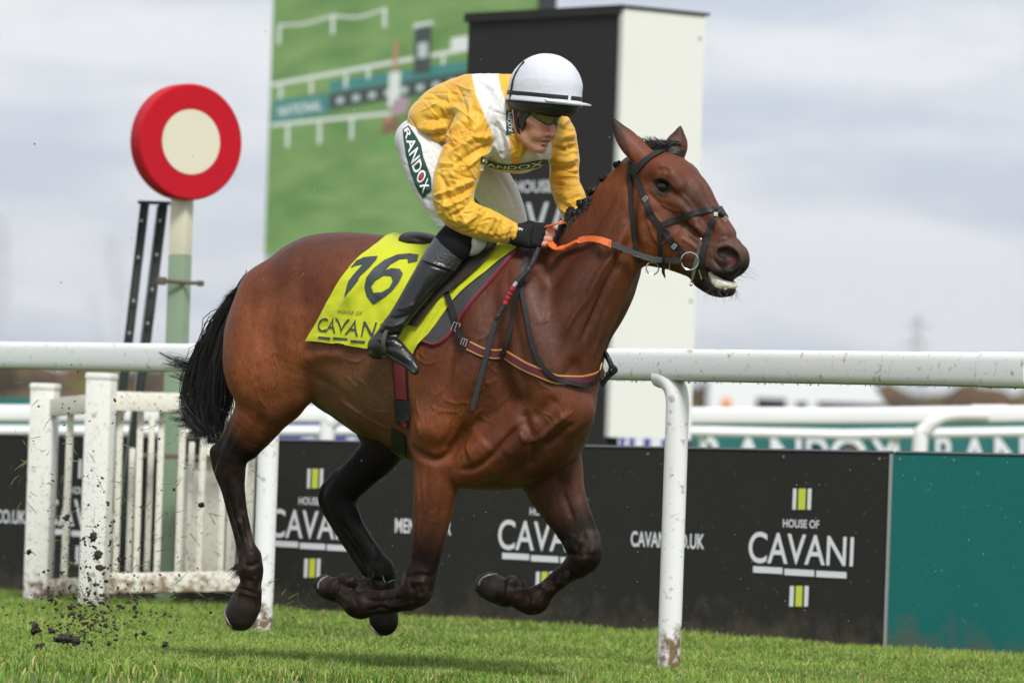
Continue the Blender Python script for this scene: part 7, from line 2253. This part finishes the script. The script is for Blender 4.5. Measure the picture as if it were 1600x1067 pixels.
for x, y, r, lab in CLODS:
    r *= .72
    mb = MB(); Y = _cr.uniform(21.9, 22.6)
    clod_mesh(mb.bm, at_y(x, y, Y), r / FPX * Y, 3)
    if r > 8:
        for _ in range(9): clod_mesh(mb.bm, at_y(x + _cr.gauss(0, r * .9), y + _cr.gauss(0, r * .6), Y), r * .35 / FPX * Y, 1)
    for _ in range(3 if r > 4 else 0):      # roots and torn blades hanging from the clod
        p = at_y(x + _cr.gauss(0, r * .7), y + _cr.gauss(0, r * .5), Y); d = CR * _cr.uniform(-1, 1) + CU * _cr.uniform(-1, .6)
        mb.tube([p, p + d * r * .7 / FPX * Y, p + d * r * 1.5 / FPX * Y - CU * .003], [.0022, .0016, .0005], 4)
    tag(mb.build('turf_clod', M_soil, None, sharp=0), lab, 'clod', 'clods of turf thrown up by the hooves')
mb = MB()
def spray(n, cx, cy, sx, sy, r0, r1):
    for _ in range(n):
        x, y = cx + _cr.gauss(0, sx), cy + _cr.gauss(0, sy)
        r = r0 + (r1 - r0) * _cr.random() ** 4
        Y = _cr.uniform(21.6, 23.4)
        if y > 1040: continue
        clod_mesh(mb.bm, at_y(x, y, Y), r / FPX * Y, 1)
spray(700, 140, 965, 38, 24, .5, 3.8); spray(420, 150, 960, 78, 36, .45, 2.4); spray(420, 150, 885, 42, 52, .5, 3.6); spray(260, 130, 760, 60, 80, .45, 2.4); spray(120, 260, 760, 80, 110, .45, 2); spray(60, 440, 960, 60, 40, .6, 3); spray(60, 260, 930, 50, 30, .6, 3.4); spray(40, 260, 300, 170, 140, .5, 1.3)
o = mb.build('soil_spray', M_soil, None, sharp=0); tag(o, kind='stuff')
mb = MB()
def blades(n, cx, cy, sx, sy, L0, L1):
    for _ in range(n):
        x, y = cx + _cr.gauss(0, sx), cy + _cr.gauss(0, sy); Y = _cr.uniform(21.6, 23.2); L = _cr.uniform(L0, L1) / FPX * Y; a = _cr.uniform(0, 6.3)
        p = at_y(x, y, Y); d = CR * math.cos(a) + CU * math.sin(a) + np.array([0, _cr.uniform(-.5, .5), 0]); e = CR * math.cos(a + 1.2) + CU * math.sin(a + 1.2)
        mb.tube([p, p + d * L * .5 + e * L * .12 * _cr.uniform(-1, 1), p + d * L], [.0016, .0014, .0004], 4, flat=(1, .4))
blades(60, 260, 780, 90, 80, 10, 34); blades(70, 260, 950, 70, 22, 8, 30); blades(36, 60, 740, 40, 60, 8, 26); blades(60, 420, 980, 60, 26, 6, 22); blades(24, 600, 900, 14, 8, 8, 22); blades(16, 130, 1000, 40, 15, 8, 20)
o = mb.build('torn_grass_blades', M_bladegreen, None); tag(o, kind='stuff')

# fine drops of water hanging in the air round the horse
mb = MB()
for _ in range(220):
    x, y = _cr.uniform(380, 1600), _cr.uniform(40, 1000)
    Y = _cr.uniform(21.2, 23.0); r = _cr.uniform(.4, .75) / FPX * Y
    bmesh.ops.create_icosphere(mb.bm, subdivisions=1, radius=r, matrix=Matrix.Translation(Vector(at_y(x, y, Y))))
o = mb.build('flying_drops', mat('water_drop', (.75, .78, .8), .2), None, sharp=0); tag(o, kind='stuff')
# ------------------------------------------------------------------ the air: far things pale
mb = MB(); mb.box((0, 2600, 84), (7000, 5700, 170))
hz = mb.build('haze', None, None, smooth=False); tag(hz, kind='stuff')
mh = bpy.data.materials.new('haze'); mh.use_nodes = True
nh, lh_ = mh.node_tree.nodes, mh.node_tree.links
nh.clear()
oh = nh.new('ShaderNodeOutputMaterial'); vh = nh.new('ShaderNodeVolumePrincipled')
vh.inputs['Color'].default_value = (.93, .95, .99, 1); vh.inputs['Density'].default_value = 0.8e-4; vh.inputs['Anisotropy'].default_value = .3
lh_.new(vh.outputs['Volume'], oh.inputs['Volume'])
hz.data.materials.append(mh)

# steam rising from cooling towers on the horizon
mb = MB(); _sr = random.Random(2)
for px, pt, pb, r0, r1 in ((4, 345, 560, 5, 8), (184, 378, 560, 3.2, 7), (152, 470, 560, 3, 5)):
    for t in np.linspace(0, 1, 16):
        c = at_y(px + _sr.gauss(0, 2) + 6 * t * math.sin(t * 5), pb + (pt - pb) * t, 3900.0)
        bmesh.ops.create_icosphere(mb.bm, subdivisions=2, radius=(r0 + (r1 - r0) * t) * _sr.uniform(.8, 1.2), matrix=Matrix.Translation(Vector(c)))
for v in mb.bm.verts: v.co += Vector((noise.noise(v.co * .12), noise.noise(v.co * .12 + Vector((5, 5, 5))), noise.noise(v.co * .12 + Vector((9, 1, 5))))) * 3
st = mb.build('steam_plumes', None, None, sharp=0); tag(st, kind='stuff')
ms = bpy.data.materials.new('steam'); ms.use_nodes = True
nh, lh_ = ms.node_tree.nodes, ms.node_tree.links
nh.clear(); oh = nh.new('ShaderNodeOutputMaterial'); vh = nh.new('ShaderNodeVolumePrincipled')
vh.inputs['Color'].default_value = (.97, .97, .98, 1); vh.inputs['Density'].default_value = .05
lh_.new(vh.outputs['Volume'], oh.inputs['Volume']); st.data.materials.append(ms)
